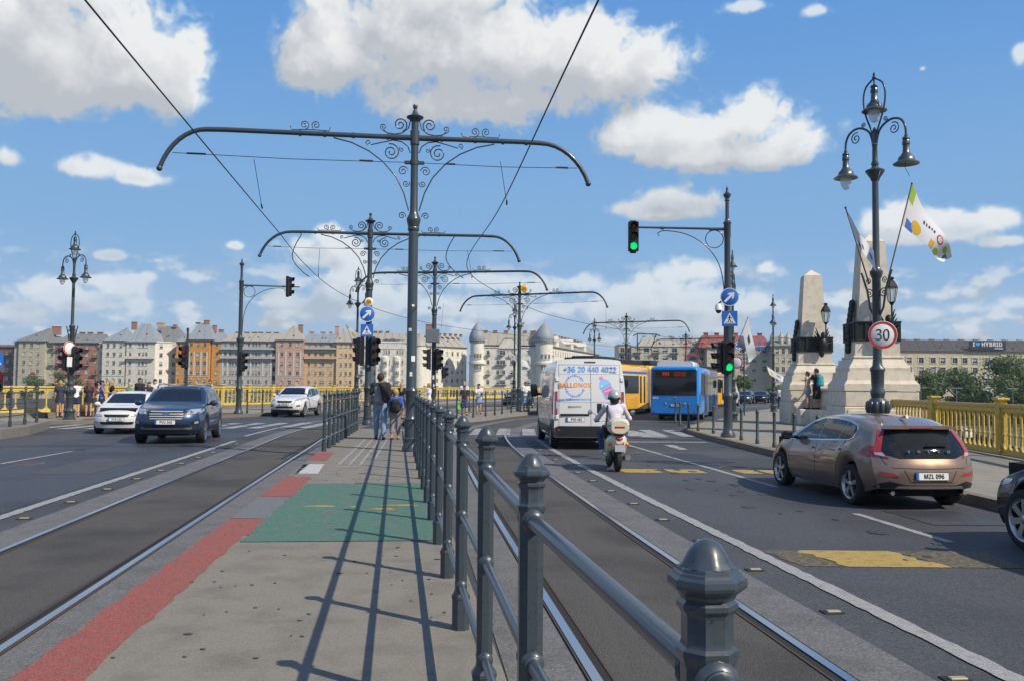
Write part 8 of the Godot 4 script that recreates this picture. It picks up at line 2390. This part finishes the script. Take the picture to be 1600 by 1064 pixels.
func hand() -> Geo:    # relaxed right hand hanging down from the wrist, palm towards -x
	if hand_geo == null:
		var b := [[Vector3(0, -0.02, 0.018), Vector3(0, -0.085, 0.024), 0.016, 0.015], [Vector3(0, -0.02, 0), Vector3(0, -0.09, 0.0), 0.018, 0.016], [Vector3(0, -0.02, -0.015), Vector3(0, -0.085, -0.024), 0.017, 0.015], [Vector3.ZERO, Vector3(0, -0.03, 0), 0.022, 0.02]]
		for q in [[-0.032, 0.062], [-0.011, 0.072], [0.010, 0.068], [0.030, 0.052]]:
			var z: float = q[0]
			var l: float = q[1]
			var k0 := Vector3(0, -0.088, z)
			var k1 := k0 + Vector3(-0.012, -l * 0.5, z * 0.15)
			var k2 := k1 + Vector3(-0.022, -l * 0.36, 0)
			b.append([k0, k1, 0.009, 0.0085])
			b.append([k1, k2, 0.0085, 0.0075])
		b.append([Vector3(-0.004, -0.03, -0.024), Vector3(-0.02, -0.062, -0.046), 0.013, 0.010])
		b.append([Vector3(-0.02, -0.062, -0.046), Vector3(-0.03, -0.092, -0.046), 0.010, 0.008])
		hand_geo = blend(b, 0.0055, 0.006)
	return hand_geo

func limb(from: Vector3, l: float, fwd: float, out: float, lean := Basis.IDENTITY) -> Vector3:
	return from + lean * (Vector3(sin(out), -cos(out) * cos(fwd), -cos(out) * sin(fwd)) * l)

func person(label: String, at: Vector3, turn: float, o: Dictionary, group := "") -> Node3D:
	var t := thing("person", label, "person", at, turn, group)
	var s: float = o.get("h", 1.72) / 1.75
	var cell: float = o.get("cell", 0.028)
	var fem: bool = o.get("fem", false)
	var legs: Array = o.get("legs", [0.0, 0.0, 0.0, 0.0])      # left thigh, left knee, right thigh, right knee
	var arms: Array = o.get("arms", [0.05, 0.12, 0.15, 0.05, 0.12, 0.15])   # left pitch, out, elbow, right ...
	var lean := Basis(Vector3.RIGHT, -o.get("lean", 0.0))
	var sit: bool = o.has("joints")
	var hip := Vector3(0, 0.93, 0) * s
	# the lower foot rests on the ground
	var J := {}
	for e in [[-1.0, 0, "l"], [1.0, 2, "r"]]:
		var hj := Vector3(e[0] * 0.088, 0.92, 0) * s
		J["hip" + e[2]] = hj
		J["knee" + e[2]] = limb(hj, 0.43 * s, legs[e[1]], e[0] * 0.03)
		J["ankle" + e[2]] = limb(J["knee" + e[2]], 0.41 * s, legs[e[1]] - legs[e[1] + 1], 0.0)
	var drop: float = minf(J.anklel.y, J.ankler.y) - 0.075 * s
	for k in J: J[k] -= Vector3.UP * drop
	hip -= Vector3.UP * drop
	var sw: float = (0.165 if fem else 0.19) * s
	for e in [[-1.0, 0, "l"], [1.0, 3, "r"]]:
		var sh: Vector3 = hip + lean * Vector3(e[0] * sw, 0.50 * s, 0)
		J["sh" + e[2]] = sh
		J["el" + e[2]] = limb(sh, 0.285 * s, arms[e[1]], e[0] * arms[e[1] + 1])
		J["wr" + e[2]] = limb(J["el" + e[2]], 0.25 * s, arms[e[1]] + arms[e[1] + 2], e[0] * arms[e[1] + 1] * 0.4)
	if sit:
		for k in o.joints: J[k] = o.joints[k]
		hip = o.hip
		for e in [[-1.0, "l"], [1.0, "r"]]: J["sh" + e[1]] = hip + lean * Vector3(e[0] * sw, 0.50 * s, 0)
	var chest: Vector3 = hip + lean * Vector3(0, 0.38 * s, 0)
	var neck: Vector3 = hip + lean * Vector3(0, 0.53 * s, 0.01)
	var head: Vector3 = neck + (Basis(Vector3.RIGHT, -o.get("lean", 0.0) * 0.5 - o.get("nod", 0.0))) * Vector3(0, 0.165 * s, -0.015)
	var hb := Basis(Vector3.UP, o.get("look", 0.0))
	var hs: float = s * 0.5 + 0.5
	var torso := func(x: float):
		return [[hip + Vector3(-0.055, -0.02, 0) * s, hip + Vector3(0.055, -0.02, 0) * s, 0.122 * s + x, 0.122 * s + x, 1.15], [hip + Vector3(0, 0.05, 0) * s, chest - lean * Vector3(0, 0.12, 0) * s, (0.115 if fem else 0.13) * s + x, (0.105 if fem else 0.13) * s + x, 1.25], [chest + lean * Vector3(-0.065, 0, 0) * s, chest + lean * Vector3(0.065, 0, 0) * s, 0.118 * s + x, 0.118 * s + x, 1.2], [J.shl, J.shr, 0.058 * s + x, 0.058 * s + x], [chest, neck, 0.1 * s + x, 0.055 * s + x, 1.2]]
	var leg := func(x: float, length: float, loose := 0.0):    # length: 1 thigh, 2 to the ankle
		var b := []
		for e in ["l", "r"]:
			var k: Vector3 = J["hip" + e].lerp(J["knee" + e], minf(length, 1.0))
			b.append([J["hip" + e], k, 0.088 * s + x, lerpf(0.088, 0.058, minf(length, 1.0)) * s + x + loose])
			if length > 1.0:
				b.append([J["knee" + e], J["knee" + e].lerp(J["ankle" + e], length - 1.0), 0.058 * s + x + loose, 0.038 * s + x + loose])
				b.append([J["knee" + e].lerp(J["ankle" + e], 0.3) + Vector3(0, 0, 0.012), J["knee" + e].lerp(J["ankle" + e], minf(0.5, length - 1.0)) + Vector3(0, 0, 0.012), 0.055 * s + x, 0.05 * s + x])
		return b
	var arm := func(x: float, length: float):
		var b := []
		for e in ["l", "r"]:
			b.append([J["sh" + e], J["sh" + e].lerp(J["el" + e], minf(length, 1.0)), 0.05 * s + x, 0.041 * s + x])
			if length > 1.0: b.append([J["el" + e], J["el" + e].lerp(J["wr" + e], length - 1.0), 0.041 * s + x, 0.028 * s + x])
		return b
	var feet := func(x: float):
		var b := []
		for e in [["l", 0], ["r", 2]]:
			var toe: Vector3 = Vector3(0, -0.035 * s, -0.15 * s) if not sit else Vector3(0, -0.03, -0.15)
			if not sit and legs[e[1]] < -0.15: toe = Vector3(0, -0.075 * s, -0.12 * s)
			b.append([J["ankle" + e[0]] + Vector3(0, -0.035 * s, 0.03), J["ankle" + e[0]] + toe, 0.037 * s + x, 0.030 * s + x])
		return b
	var skin: Material = M[o.get("skin", "skin")]
	var bones: Array = torso.call(0.0)
	bones.append_array(leg.call(0.0, 2.0)); bones.append_array(arm.call(0.0, 2.0)); bones.append_array(feet.call(0.0))
	bones.append([neck - Vector3(0, 0.05, 0), head - Vector3(0, 0.06, 0) * hs, 0.055 * s, 0.055 * s])
	bones.append([head + Vector3(0, -0.03, 0) * hs, head + Vector3(0, 0.035, 0.012) * hs, 0.083 * hs, 0.092 * hs])
	bones.append([head + hb * Vector3(0, -0.05, -0.03) * hs, head + hb * Vector3(0, -0.075, -0.05) * hs, 0.055 * hs, 0.035 * hs])
	bones.append([head + hb * Vector3(0, 0.0, -0.09) * hs, head + hb * Vector3(0, -0.03, -0.105) * hs, 0.012 * hs, 0.017 * hs])
	for e in [-1.0, 1.0]: bones.append([head + hb * Vector3(e * 0.088, 0.01, 0.0) * hs, head + hb * Vector3(e * 0.092, -0.025, 0.0) * hs, 0.018 * hs, 0.013 * hs])
	var body := blend(bones, cell, 0.035)
	for e in [[-1.0, "l"], [1.0, "r"]]:
		var y: Vector3 = (J["el" + e[1]] - J["wr" + e[1]]).normalized()
		var z := Vector3(0, 0, 1) - y * y.z
		z = (Vector3(1, 0, 0) if z.length() < 0.2 else z).normalized()
		if o.get("grip", false): z = Vector3(1, 0, 0)
		var x := y.cross(z)
		var i0 := body.v.size()
		body.join(hand(), Transform3D(Basis(x * e[0], y, z) * hs, J["wr" + e[1]] + y * 0.015))
		if e[0] < 0:
			for i in range(i0, body.v.size(), 3):
				var k := body.v[i + 1]
				body.v[i + 1] = body.v[i + 2]
				body.v[i + 2] = k
	part("body", t, [body, skin])
	var f := Geo.new()
	for e in [-1.0, 1.0]: f.ball(head + hb * Vector3(e * 0.034, 0.012, -0.083) * hs, Vector3(0.013, 0.008, 0.01) * hs, 8, 5)
	f.ball(head + hb * Vector3(0, -0.062, -0.083) * hs, Vector3(0.022, 0.005, 0.008), 8, 4)
	part("face_features", t, [f, M.face_dark])
	# clothes
	var top: Array = torso.call(0.014 if cell > 0.02 else 0.010)
	if o.sleeve > 0.0: top.append_array(arm.call(0.015 if cell > 0.02 else 0.012, o.sleeve))
	part("shirt", t, [blend(top, cell, 0.04), M[o.top]])
	if o.kind == "skirt":
		var r := 0.15 * s
		var h0 := hip.y + 0.1 * s
		var h1: float = hip.y - o.length * 0.5 * s
		var g := Geo.new()
		g.t = Transform3D(Basis.from_scale(Vector3(1.08, 1, 0.85)), Vector3(hip.x, 0, hip.z))
		g.lathe([Vector2(r, h0), Vector2(r * 1.12, hip.y - 0.04), Vector2(r * 1.22, (h0 + h1) * 0.5), Vector2(r * 1.3, h1), Vector2(r * 1.2, h1 + 0.01)], Vector3.ZERO, 20)
		part("skirt", t, [g, M[o.bottom]])
	else:
		var b: Array = leg.call(0.014, o.length, 0.022 if o.length < 1.3 and o.length != 2.0 else 0.002)
		b.append_array(torso.call(0.017).slice(0, 1))
		part("trousers", t, [blend(b, cell, 0.03), M[o.bottom]])
	part("shoes", t, [blend(feet.call(0.010), minf(cell, 0.018), 0.02), M[o.get("shoes", "cloth_black")]])
	if o.has("hair"):
		var hr := [[head + Vector3(0, 0.035, 0.022) * hs, head + Vector3(0, 0.055, 0.0) * hs, 0.098 * hs, 0.088 * hs], [head + hb * Vector3(0, -0.005, 0.04) * hs, head + hb * Vector3(0, -0.04, 0.045) * hs, 0.078 * hs, 0.06 * hs]]
		match o.get("style", "short"):
			"long": hr.append([head + Vector3(0, 0.0, 0.045) * hs, head + lean * Vector3(0, -0.28, 0.075) * hs, 0.092 * hs, 0.065 * hs])
			"bun": hr.append([head + Vector3(0, 0.09, 0.06) * hs, head + Vector3(0, 0.1, 0.07) * hs, 0.05 * hs, 0.045 * hs])
			"tail": hr.append([head + Vector3(0, 0.04, 0.1) * hs, head + Vector3(0, -0.16, 0.13) * hs, 0.04 * hs, 0.025 * hs])
		part("hair", t, [blend(hr, minf(cell, 0.02), 0.03), M[o.hair]])
	t.set_meta("j", 0)
	t.remove_meta("j")
	o.J = J
	o.head_at = head
	o.chest_at = chest
	return t

func bag(called: String, label: String, category: String, at: Vector3, turn: float, m: Material, size: Vector3, straps := true) -> Node3D:
	var t := thing(called, label, category, at, turn)
	var s := size
	part("main_bag", t, [blend([[Vector3(-s.x * 0.2, -s.y * 0.3, 0), Vector3(s.x * 0.2, -s.y * 0.3, 0), s.z * 0.5, s.z * 0.5], [Vector3(-s.x * 0.2, s.y * 0.25, 0), Vector3(s.x * 0.2, s.y * 0.25, 0), s.z * 0.42, s.z * 0.42], [Vector3(-s.x * 0.25, -s.y * 0.3, 0), Vector3(-s.x * 0.2, s.y * 0.25, 0), s.z * 0.45, s.z * 0.4], [Vector3(s.x * 0.25, -s.y * 0.3, 0), Vector3(s.x * 0.2, s.y * 0.25, 0), s.z * 0.45, s.z * 0.4], [Vector3(0, -s.y * 0.25, 0), Vector3(0, s.y * 0.25, 0), s.z * 0.5, s.z * 0.45]], 0.018, 0.05), m])
	part("front_pocket", t, [Geo.new().box(Vector3(0, -s.y * 0.18, s.z * 0.5), Vector3(s.x * 0.6, s.y * 0.36, s.z * 0.2), 0.02), m])
	if straps:
		for e in [-1.0, 1.0]: part("strap", t, [Geo.new().tube(curve([Vector3(e * s.x * 0.22, s.y * 0.36, -s.z * 0.3), Vector3(e * s.x * 0.28, s.y * 0.46, -s.z * 0.75), Vector3(e * s.x * 0.32, s.y * 0.3, -s.z * 1.7), Vector3(e * s.x * 0.36, -s.y * 0.1, -s.z * 1.6), Vector3(e * s.x * 0.34, -s.y * 0.3, -s.z * 0.3)], 0.05), 0.018, 5), M.cloth_black])
	return t

func people() -> void:
	for c in [["skin", 0.50, 0.29, 0.20], ["skin_tan", 0.36, 0.19, 0.12], ["cloth_black", 0.014, 0.014, 0.017], ["cloth_navy", 0.02, 0.028, 0.06], ["cloth_white", 0.66, 0.66, 0.68], ["cloth_lilac", 0.60, 0.57, 0.66], ["jeans_light", 0.17, 0.28, 0.44], ["jeans_dark", 0.03, 0.06, 0.17], ["cloth_blue", 0.05, 0.12, 0.45], ["cloth_grey", 0.22, 0.22, 0.23], ["cloth_red", 0.42, 0.03, 0.04], ["cloth_green", 0.16, 0.45, 0.2], ["cloth_beige", 0.45, 0.38, 0.28], ["cloth_teal", 0.02, 0.26, 0.30], ["hair_blond", 0.40, 0.27, 0.11], ["hair_brown", 0.055, 0.03, 0.018], ["hair_black", 0.012, 0.01, 0.009], ["hair_red", 0.15, 0.06, 0.03], ["hair_grey", 0.4, 0.38, 0.34], ["face_dark", 0.05, 0.025, 0.02], ["bag_green", 0.10, 0.50, 0.03], ["sandal", 0.18, 0.07, 0.035]]:
		var m := mat(c[0], lin(c[1], c[2], c[3]), 0.8 if not "skin" in c[0] else 0.5)
		if "skin" in c[0]:
			m.subsurf_scatter_enabled = true
			m.subsurf_scatter_strength = 0.1
	# the walking man and the boy
	var o := {"h": 1.86, "cell": 0.019, "legs": [0.24, 0.08, -0.26, 0.1], "arms": [-0.15, 0.22, 0.2, 0.2, 0.2, 0.3], "top": "cloth_black", "sleeve": 0.85, "bottom": "jeans_light", "kind": "trousers", "length": 1.93, "hair": "hair_brown"}
	person("tall man walking away in black t-shirt and light blue jeans", V(-3.62, -24.6, 0.25), 0.12, o)
	bag("backpack", "grey backpack with a black jacket over it on the walking man's back", "backpack", Vector3(-3.60, 1.50, -24.37), 0.12, M.cloth_grey, Vector3(0.34, 0.52, 0.2))
	var jk := thing("black_jacket", "black jacket draped over the walking man's grey backpack", "jacket", Vector3(-3.47, 1.56, -24.25), 0.12)
	part("cloth", jk, [blend([[Vector3(-0.08, 0.2, -0.03), Vector3(0.1, 0.2, -0.03), 0.07, 0.07], [Vector3(-0.05, 0.15, 0), Vector3(0.02, -0.2, 0.02), 0.08, 0.07], [Vector3(0.1, 0.15, -0.02), Vector3(0.13, -0.16, 0.0), 0.08, 0.06], [Vector3(0.02, 0.1, 0.0), Vector3(0.06, -0.26, 0.02), 0.07, 0.05]], 0.018, 0.04), M.cloth_black])
	o = {"h": 1.40, "cell": 0.019, "legs": [-0.1, 0.1, 0.12, 0.05], "arms": [0.1, 0.1, 0.2, 0.05, 0.22, 0.1], "top": "cloth_blue", "sleeve": 0.9, "bottom": "cloth_grey", "kind": "trousers", "length": 1.55, "hair": "hair_blond", "shoes": "sandal"}
	person("blond boy walking away in a blue t-shirt and grey cropped trousers", V(-3.2, -24.55, 0.25), 0.05, o)
	bag("backpack", "small black backpack worn by the blond boy", "backpack", Vector3(-3.18, 1.19, -24.36), 0.05, M.cloth_black, Vector3(0.28, 0.38, 0.16))
	var sm := thing("shoulder_bag", "small dark bag hanging from the boy's right hand", "bag", Vector3(-2.93, 0.66, -24.5), 0.4)
	part("pouch", sm, [Geo.new().turned([Vector2(0, -0.05), Vector2(0.07, -0.05), Vector2(0.085, -0.02), Vector2(0.085, 0.06), Vector2(0.07, 0.09), Vector2(0, 0.09)], Vector3(0, 0, 0), Vector3(0.5, 1, 0.2), 18), M.cloth_black])
	part("handle", sm, [Geo.new().tube(curve([Vector3(-0.05, 0.06, 0), Vector3(-0.03, 0.16, 0), Vector3(0.03, 0.16, 0), Vector3(0.06, 0.08, 0)], 0.03), 0.008, 5), M.cloth_black])
	# the rider
	o = {"h": 1.66, "cell": 0.019, "lean": 0.27, "grip": true, "hip": Vector3(0, 0.875, 0.14), "top": "cloth_lilac", "sleeve": 1.92, "bottom": "jeans_dark", "kind": "trousers", "length": 1.95, "shoes": "cloth_white",
		"joints": {"hipl": Vector3(-0.1, 0.86, 0.12), "hipr": Vector3(0.1, 0.86, 0.12), "kneel": Vector3(-0.27, 0.78, -0.30), "kneer": Vector3(0.27, 0.78, -0.30), "anklel": Vector3(-0.23, 0.40, -0.22), "ankler": Vector3(0.23, 0.40, -0.22), "ell": Vector3(-0.34, 1.08, -0.12), "elr": Vector3(0.34, 1.08, -0.12), "wrl": Vector3(-0.34, 1.04, -0.37), "wrr": Vector3(0.34, 1.04, -0.37)}}
	var rd := person("scooter rider in a white shirt, blue jeans and silver helmet", V(2.2, -19.05), 0.03, o)
	var hd: Vector3 = o.head_at
	part("helmet", rd, [Geo.new().ball(hd + Vector3(0, 0.045, 0.01), Vector3(0.135, 0.135, 0.155), 20, 14), mat("helmet", lin(0.5, 0.5, 0.52), 0.2, 0.3), Geo.new().turned([Vector2(0.128, 0.0), Vector2(0.139, 0.004), Vector2(0.139, 0.05), Vector2(0.128, 0.055)], hd + Vector3(0, -0.035, 0.015), Vector3.UP, 22).ball(hd + Vector3(0, -0.06, 0.045), Vector3(0.1, 0.09, 0.1), 14, 8), M.black_plastic])
	part("bag_strap", rd, [Geo.new().tube(curve([Vector3(-0.13, 1.36, -0.1), Vector3(-0.15, 1.37, 0.04), Vector3(-0.17, 1.2, 0.15), Vector3(-0.19, 1.0, 0.21), Vector3(-0.2, 0.88, 0.2)], 0.06), 0.022, 6), M.cloth_black])
	var sb := thing("shoulder_bag", "black shoulder bag hanging at the scooter rider's left hip", "bag", V(2.0, -18.92, 0.80), 0.03)
	part("pouch", sb, [Geo.new().box(Vector3.ZERO, Vector3(0.1, 0.3, 0.26), 0.03), M.cloth_black])
	part("flap", sb, [Geo.new().box(Vector3(-0.045, 0.06, 0), Vector3(0.03, 0.17, 0.27), 0.012), M.cloth_black])
	# the others: label, x, z, y, turn, options
	var away := 0.0
	var list := [
		["blond woman in a short black dress walking beyond the tallest mast", -5.05, -40.9, 0.2, -0.2, {"fem": true, "h": 1.68, "top": "cloth_black", "sleeve": 0.3, "bottom": "cloth_black", "kind": "skirt", "length": 0.75, "hair": "hair_blond", "style": "long", "legs": [0.2, 0.1, -0.15, 0.1]}],
		["fair haired woman in a white shirt facing left behind the near railing", -3.95, -42.6, 0.2, 1.3, {"fem": true, "h": 1.66, "top": "cloth_white", "sleeve": 1.5, "bottom": "cloth_beige", "kind": "trousers", "length": 1.9, "hair": "hair_blond", "style": "bun", "arms": [0.6, 0.1, 1.2, 0.6, 0.1, 1.2]}],
		["boy in a black t-shirt carrying a bright green bag", -2.48, -46.9, 0.2, PI + 0.3, {"h": 1.58, "top": "cloth_black", "sleeve": 0.9, "bottom": "jeans_dark", "kind": "trousers", "length": 0.95, "hair": "hair_brown", "legs": [0.25, 0.1, -0.15, 0.1], "nod": 0.2}],
		["man with a white shirt seen just behind the boy with the green bag", -2.75, -51.5, 0.2, PI, {"h": 1.80, "top": "cloth_white", "sleeve": 0.9, "bottom": "cloth_beige", "kind": "trousers", "length": 1.0, "hair": "hair_blond"}],
		["dark curly haired woman in a white top looking down, right of the green bag", -1.8, -49.0, 0.2, PI + 0.1, {"fem": true, "h": 1.68, "top": "cloth_white", "sleeve": 0.8, "bottom": "jeans_light", "kind": "skirt", "length": 0.55, "hair": "hair_black", "style": "long", "nod": 0.3, "arms": [0.5, 0.1, 1.4, 0.5, 0.1, 1.3]}],
		["man in a white t-shirt and pale shorts standing left of the van", 0.87, -55.0, 0.2, PI + 0.5, {"h": 1.84, "top": "cloth_white", "sleeve": 0.8, "bottom": "jeans_light", "kind": "trousers", "length": 1.0, "hair": "hair_brown", "arms": [0.3, 0.1, 1.4, 0.3, 0.1, 1.2], "skin": "skin_tan"}],
		["woman with a blond bun in navy, leaning on the parapet left of the lamp post", -20.45, -40.35, 0.15, 0.6, {"fem": true, "h": 1.68, "top": "cloth_navy", "sleeve": 0.7, "bottom": "cloth_navy", "kind": "skirt", "length": 0.42, "hair": "hair_blond", "style": "bun", "lean": 0.15}],
		["woman in white top and navy shorts leaning on the parapet", -20.05, -41.0, 0.15, 0.5, {"fem": true, "h": 1.70, "top": "cloth_white", "sleeve": 0.8, "bottom": "cloth_navy", "kind": "trousers", "length": 0.5, "hair": "hair_brown", "style": "bun", "lean": 0.25, "legs": [0.1, 0.0, -0.12, 0.05], "arms": [0.8, 0.2, 0.4, 0.8, 0.3, 0.4]}],
		["woman with long reddish curls and a dark outfit, back turned", -19.75, -41.6, 0.15, 0.3, {"fem": true, "h": 1.66, "top": "cloth_navy", "sleeve": 0.8, "bottom": "cloth_black", "kind": "skirt", "length": 0.4, "hair": "hair_red", "style": "long"}],
		["woman in pale shorts with a red backpack raising her arms", -19.65, -42.2, 0.15, -0.6, {"fem": true, "h": 1.66, "top": "cloth_beige", "sleeve": 0.4, "bottom": "cloth_beige", "kind": "trousers", "length": 0.5, "hair": "hair_black", "style": "long", "arms": [1.6, 0.2, 1.2, 1.6, 0.2, 1.2]}],
		["woman in a blue and red top and black skirt facing right", -19.1, -41.5, 0.15, -1.3, {"fem": true, "h": 1.70, "top": "cloth_blue", "sleeve": 0.0, "bottom": "cloth_black", "kind": "skirt", "length": 0.8, "hair": "hair_black", "arms": [0.5, 0.1, 1.0, 0.5, 0.1, 1.0], "skin": "skin_tan"}],
		["blond woman in a black top and grey skirt, right of the red backpack", -19.05, -42.4, 0.15, -0.9, {"fem": true, "h": 1.72, "top": "cloth_black", "sleeve": 0.6, "bottom": "cloth_grey", "kind": "skirt", "length": 0.45, "hair": "hair_blond", "style": "long"}],
		["grey haired woman in a green top behind the white saloon", -18.7, -43.6, 0.15, PI - 0.4, {"fem": true, "h": 1.62, "top": "cloth_green", "sleeve": 0.7, "bottom": "cloth_beige", "kind": "trousers", "length": 1.9, "hair": "hair_grey"}],
		["tall man in dark clothes behind the white saloon's roof", -18.55, -44.4, 0.15, PI - 0.2, {"h": 1.86, "top": "cloth_navy", "sleeve": 0.9, "bottom": "jeans_dark", "kind": "trousers", "length": 1.9, "hair": "hair_brown", "skin": "skin_tan"}],
		["brown haired woman with tanned shoulders, right of the tall man", -18.05, -44.3, 0.15, PI + 0.9, {"fem": true, "h": 1.66, "top": "cloth_black", "sleeve": 0.0, "bottom": "cloth_black", "kind": "skirt", "length": 0.7, "hair": "hair_brown", "style": "long"}],
		["woman in a black cap and white top between both near cars", -18.0, -44.9, 0.15, PI, {"fem": true, "h": 1.80, "top": "cloth_white", "sleeve": 0.4, "bottom": "cloth_red", "kind": "skirt", "length": 0.5, "hair": "hair_black"}],
		["person with short fair hair at the parapet behind the blue off-roader", -17.3, -51.0, 0.15, PI - 0.6, {"h": 1.82, "top": "cloth_beige", "sleeve": 0.9, "bottom": "cloth_beige", "kind": "trousers", "length": 1.9, "hair": "hair_brown"}],
		["man in black shorts with a teal backpack, on the ledge by the obelisk", 13.42, -39.15, 0.85, 0.5, {"h": 1.80, "cell": 0.024, "top": "cloth_black", "sleeve": 0.5, "bottom": "cloth_black", "kind": "trousers", "length": 0.95, "hair": "hair_brown", "look": 0.6, "arms": [0.7, 0.2, 0.9, 0.5, 0.1, 0.6]}],
		["person in a pale top on the ledge, half behind the teal backpack", 13.08, -39.3, 0.85, 0.9, {"fem": true, "h": 1.66, "top": "cloth_beige", "sleeve": 0.2, "bottom": "jeans_light", "kind": "skirt", "length": 0.4, "hair": "hair_brown"}],
		["woman in a white top and dark trousers walking away past the obelisk", 21.3, -70.5, 0.15, 0.2, {"fem": true, "h": 1.74, "top": "cloth_white", "sleeve": 0.9, "bottom": "cloth_navy", "kind": "trousers", "length": 1.9, "hair": "hair_blond", "style": "short", "legs": [0.2, 0.1, -0.2, 0.1]}]]
	for p in list: person(p[0], V(p[1], p[2], p[3]), p[4], p[5], "people on the left pavement" if p[1] < -17.0 else "")
	bag("backpack", "teal backpack worn by the man on the ledge", "backpack", Vector3(13.52, 2.12, -38.95), 0.5, M.cloth_teal, Vector3(0.36, 0.55, 0.2))
	bag("backpack", "bright red backpack on the woman by the parapet", "backpack", Vector3(-19.75, 1.36, -42.0), -0.6, M.cloth_red, Vector3(0.32, 0.44, 0.18))
	var gb := thing("carrier_bag", "bright green carrier bag held by the boy in black", "bag", V(-2.80, -46.75, 0.55), 0.3)
	part("bag_body", gb, [blend([[Vector3(-0.05, 0, 0), Vector3(0.05, 0, 0), 0.09, 0.09, 1.4], [Vector3(0, 0, 0), Vector3(0, 0.35, 0), 0.1, 0.05, 1.4]], 0.02, 0.04), M.bag_green])
	part("handle", gb, [Geo.new().tube([Vector3(-0.03, 0.36, 0), Vector3(0, 0.48, 0), Vector3(0.03, 0.36, 0)], 0.01, 4), M.bag_green])

func _ready() -> void:
	rng.seed = 4
	setup()
	materials()
	ground()
	parapets()
	fences()
	masts()
	lamps()
	signals()
	monument()
	city()
	cars()
	people()
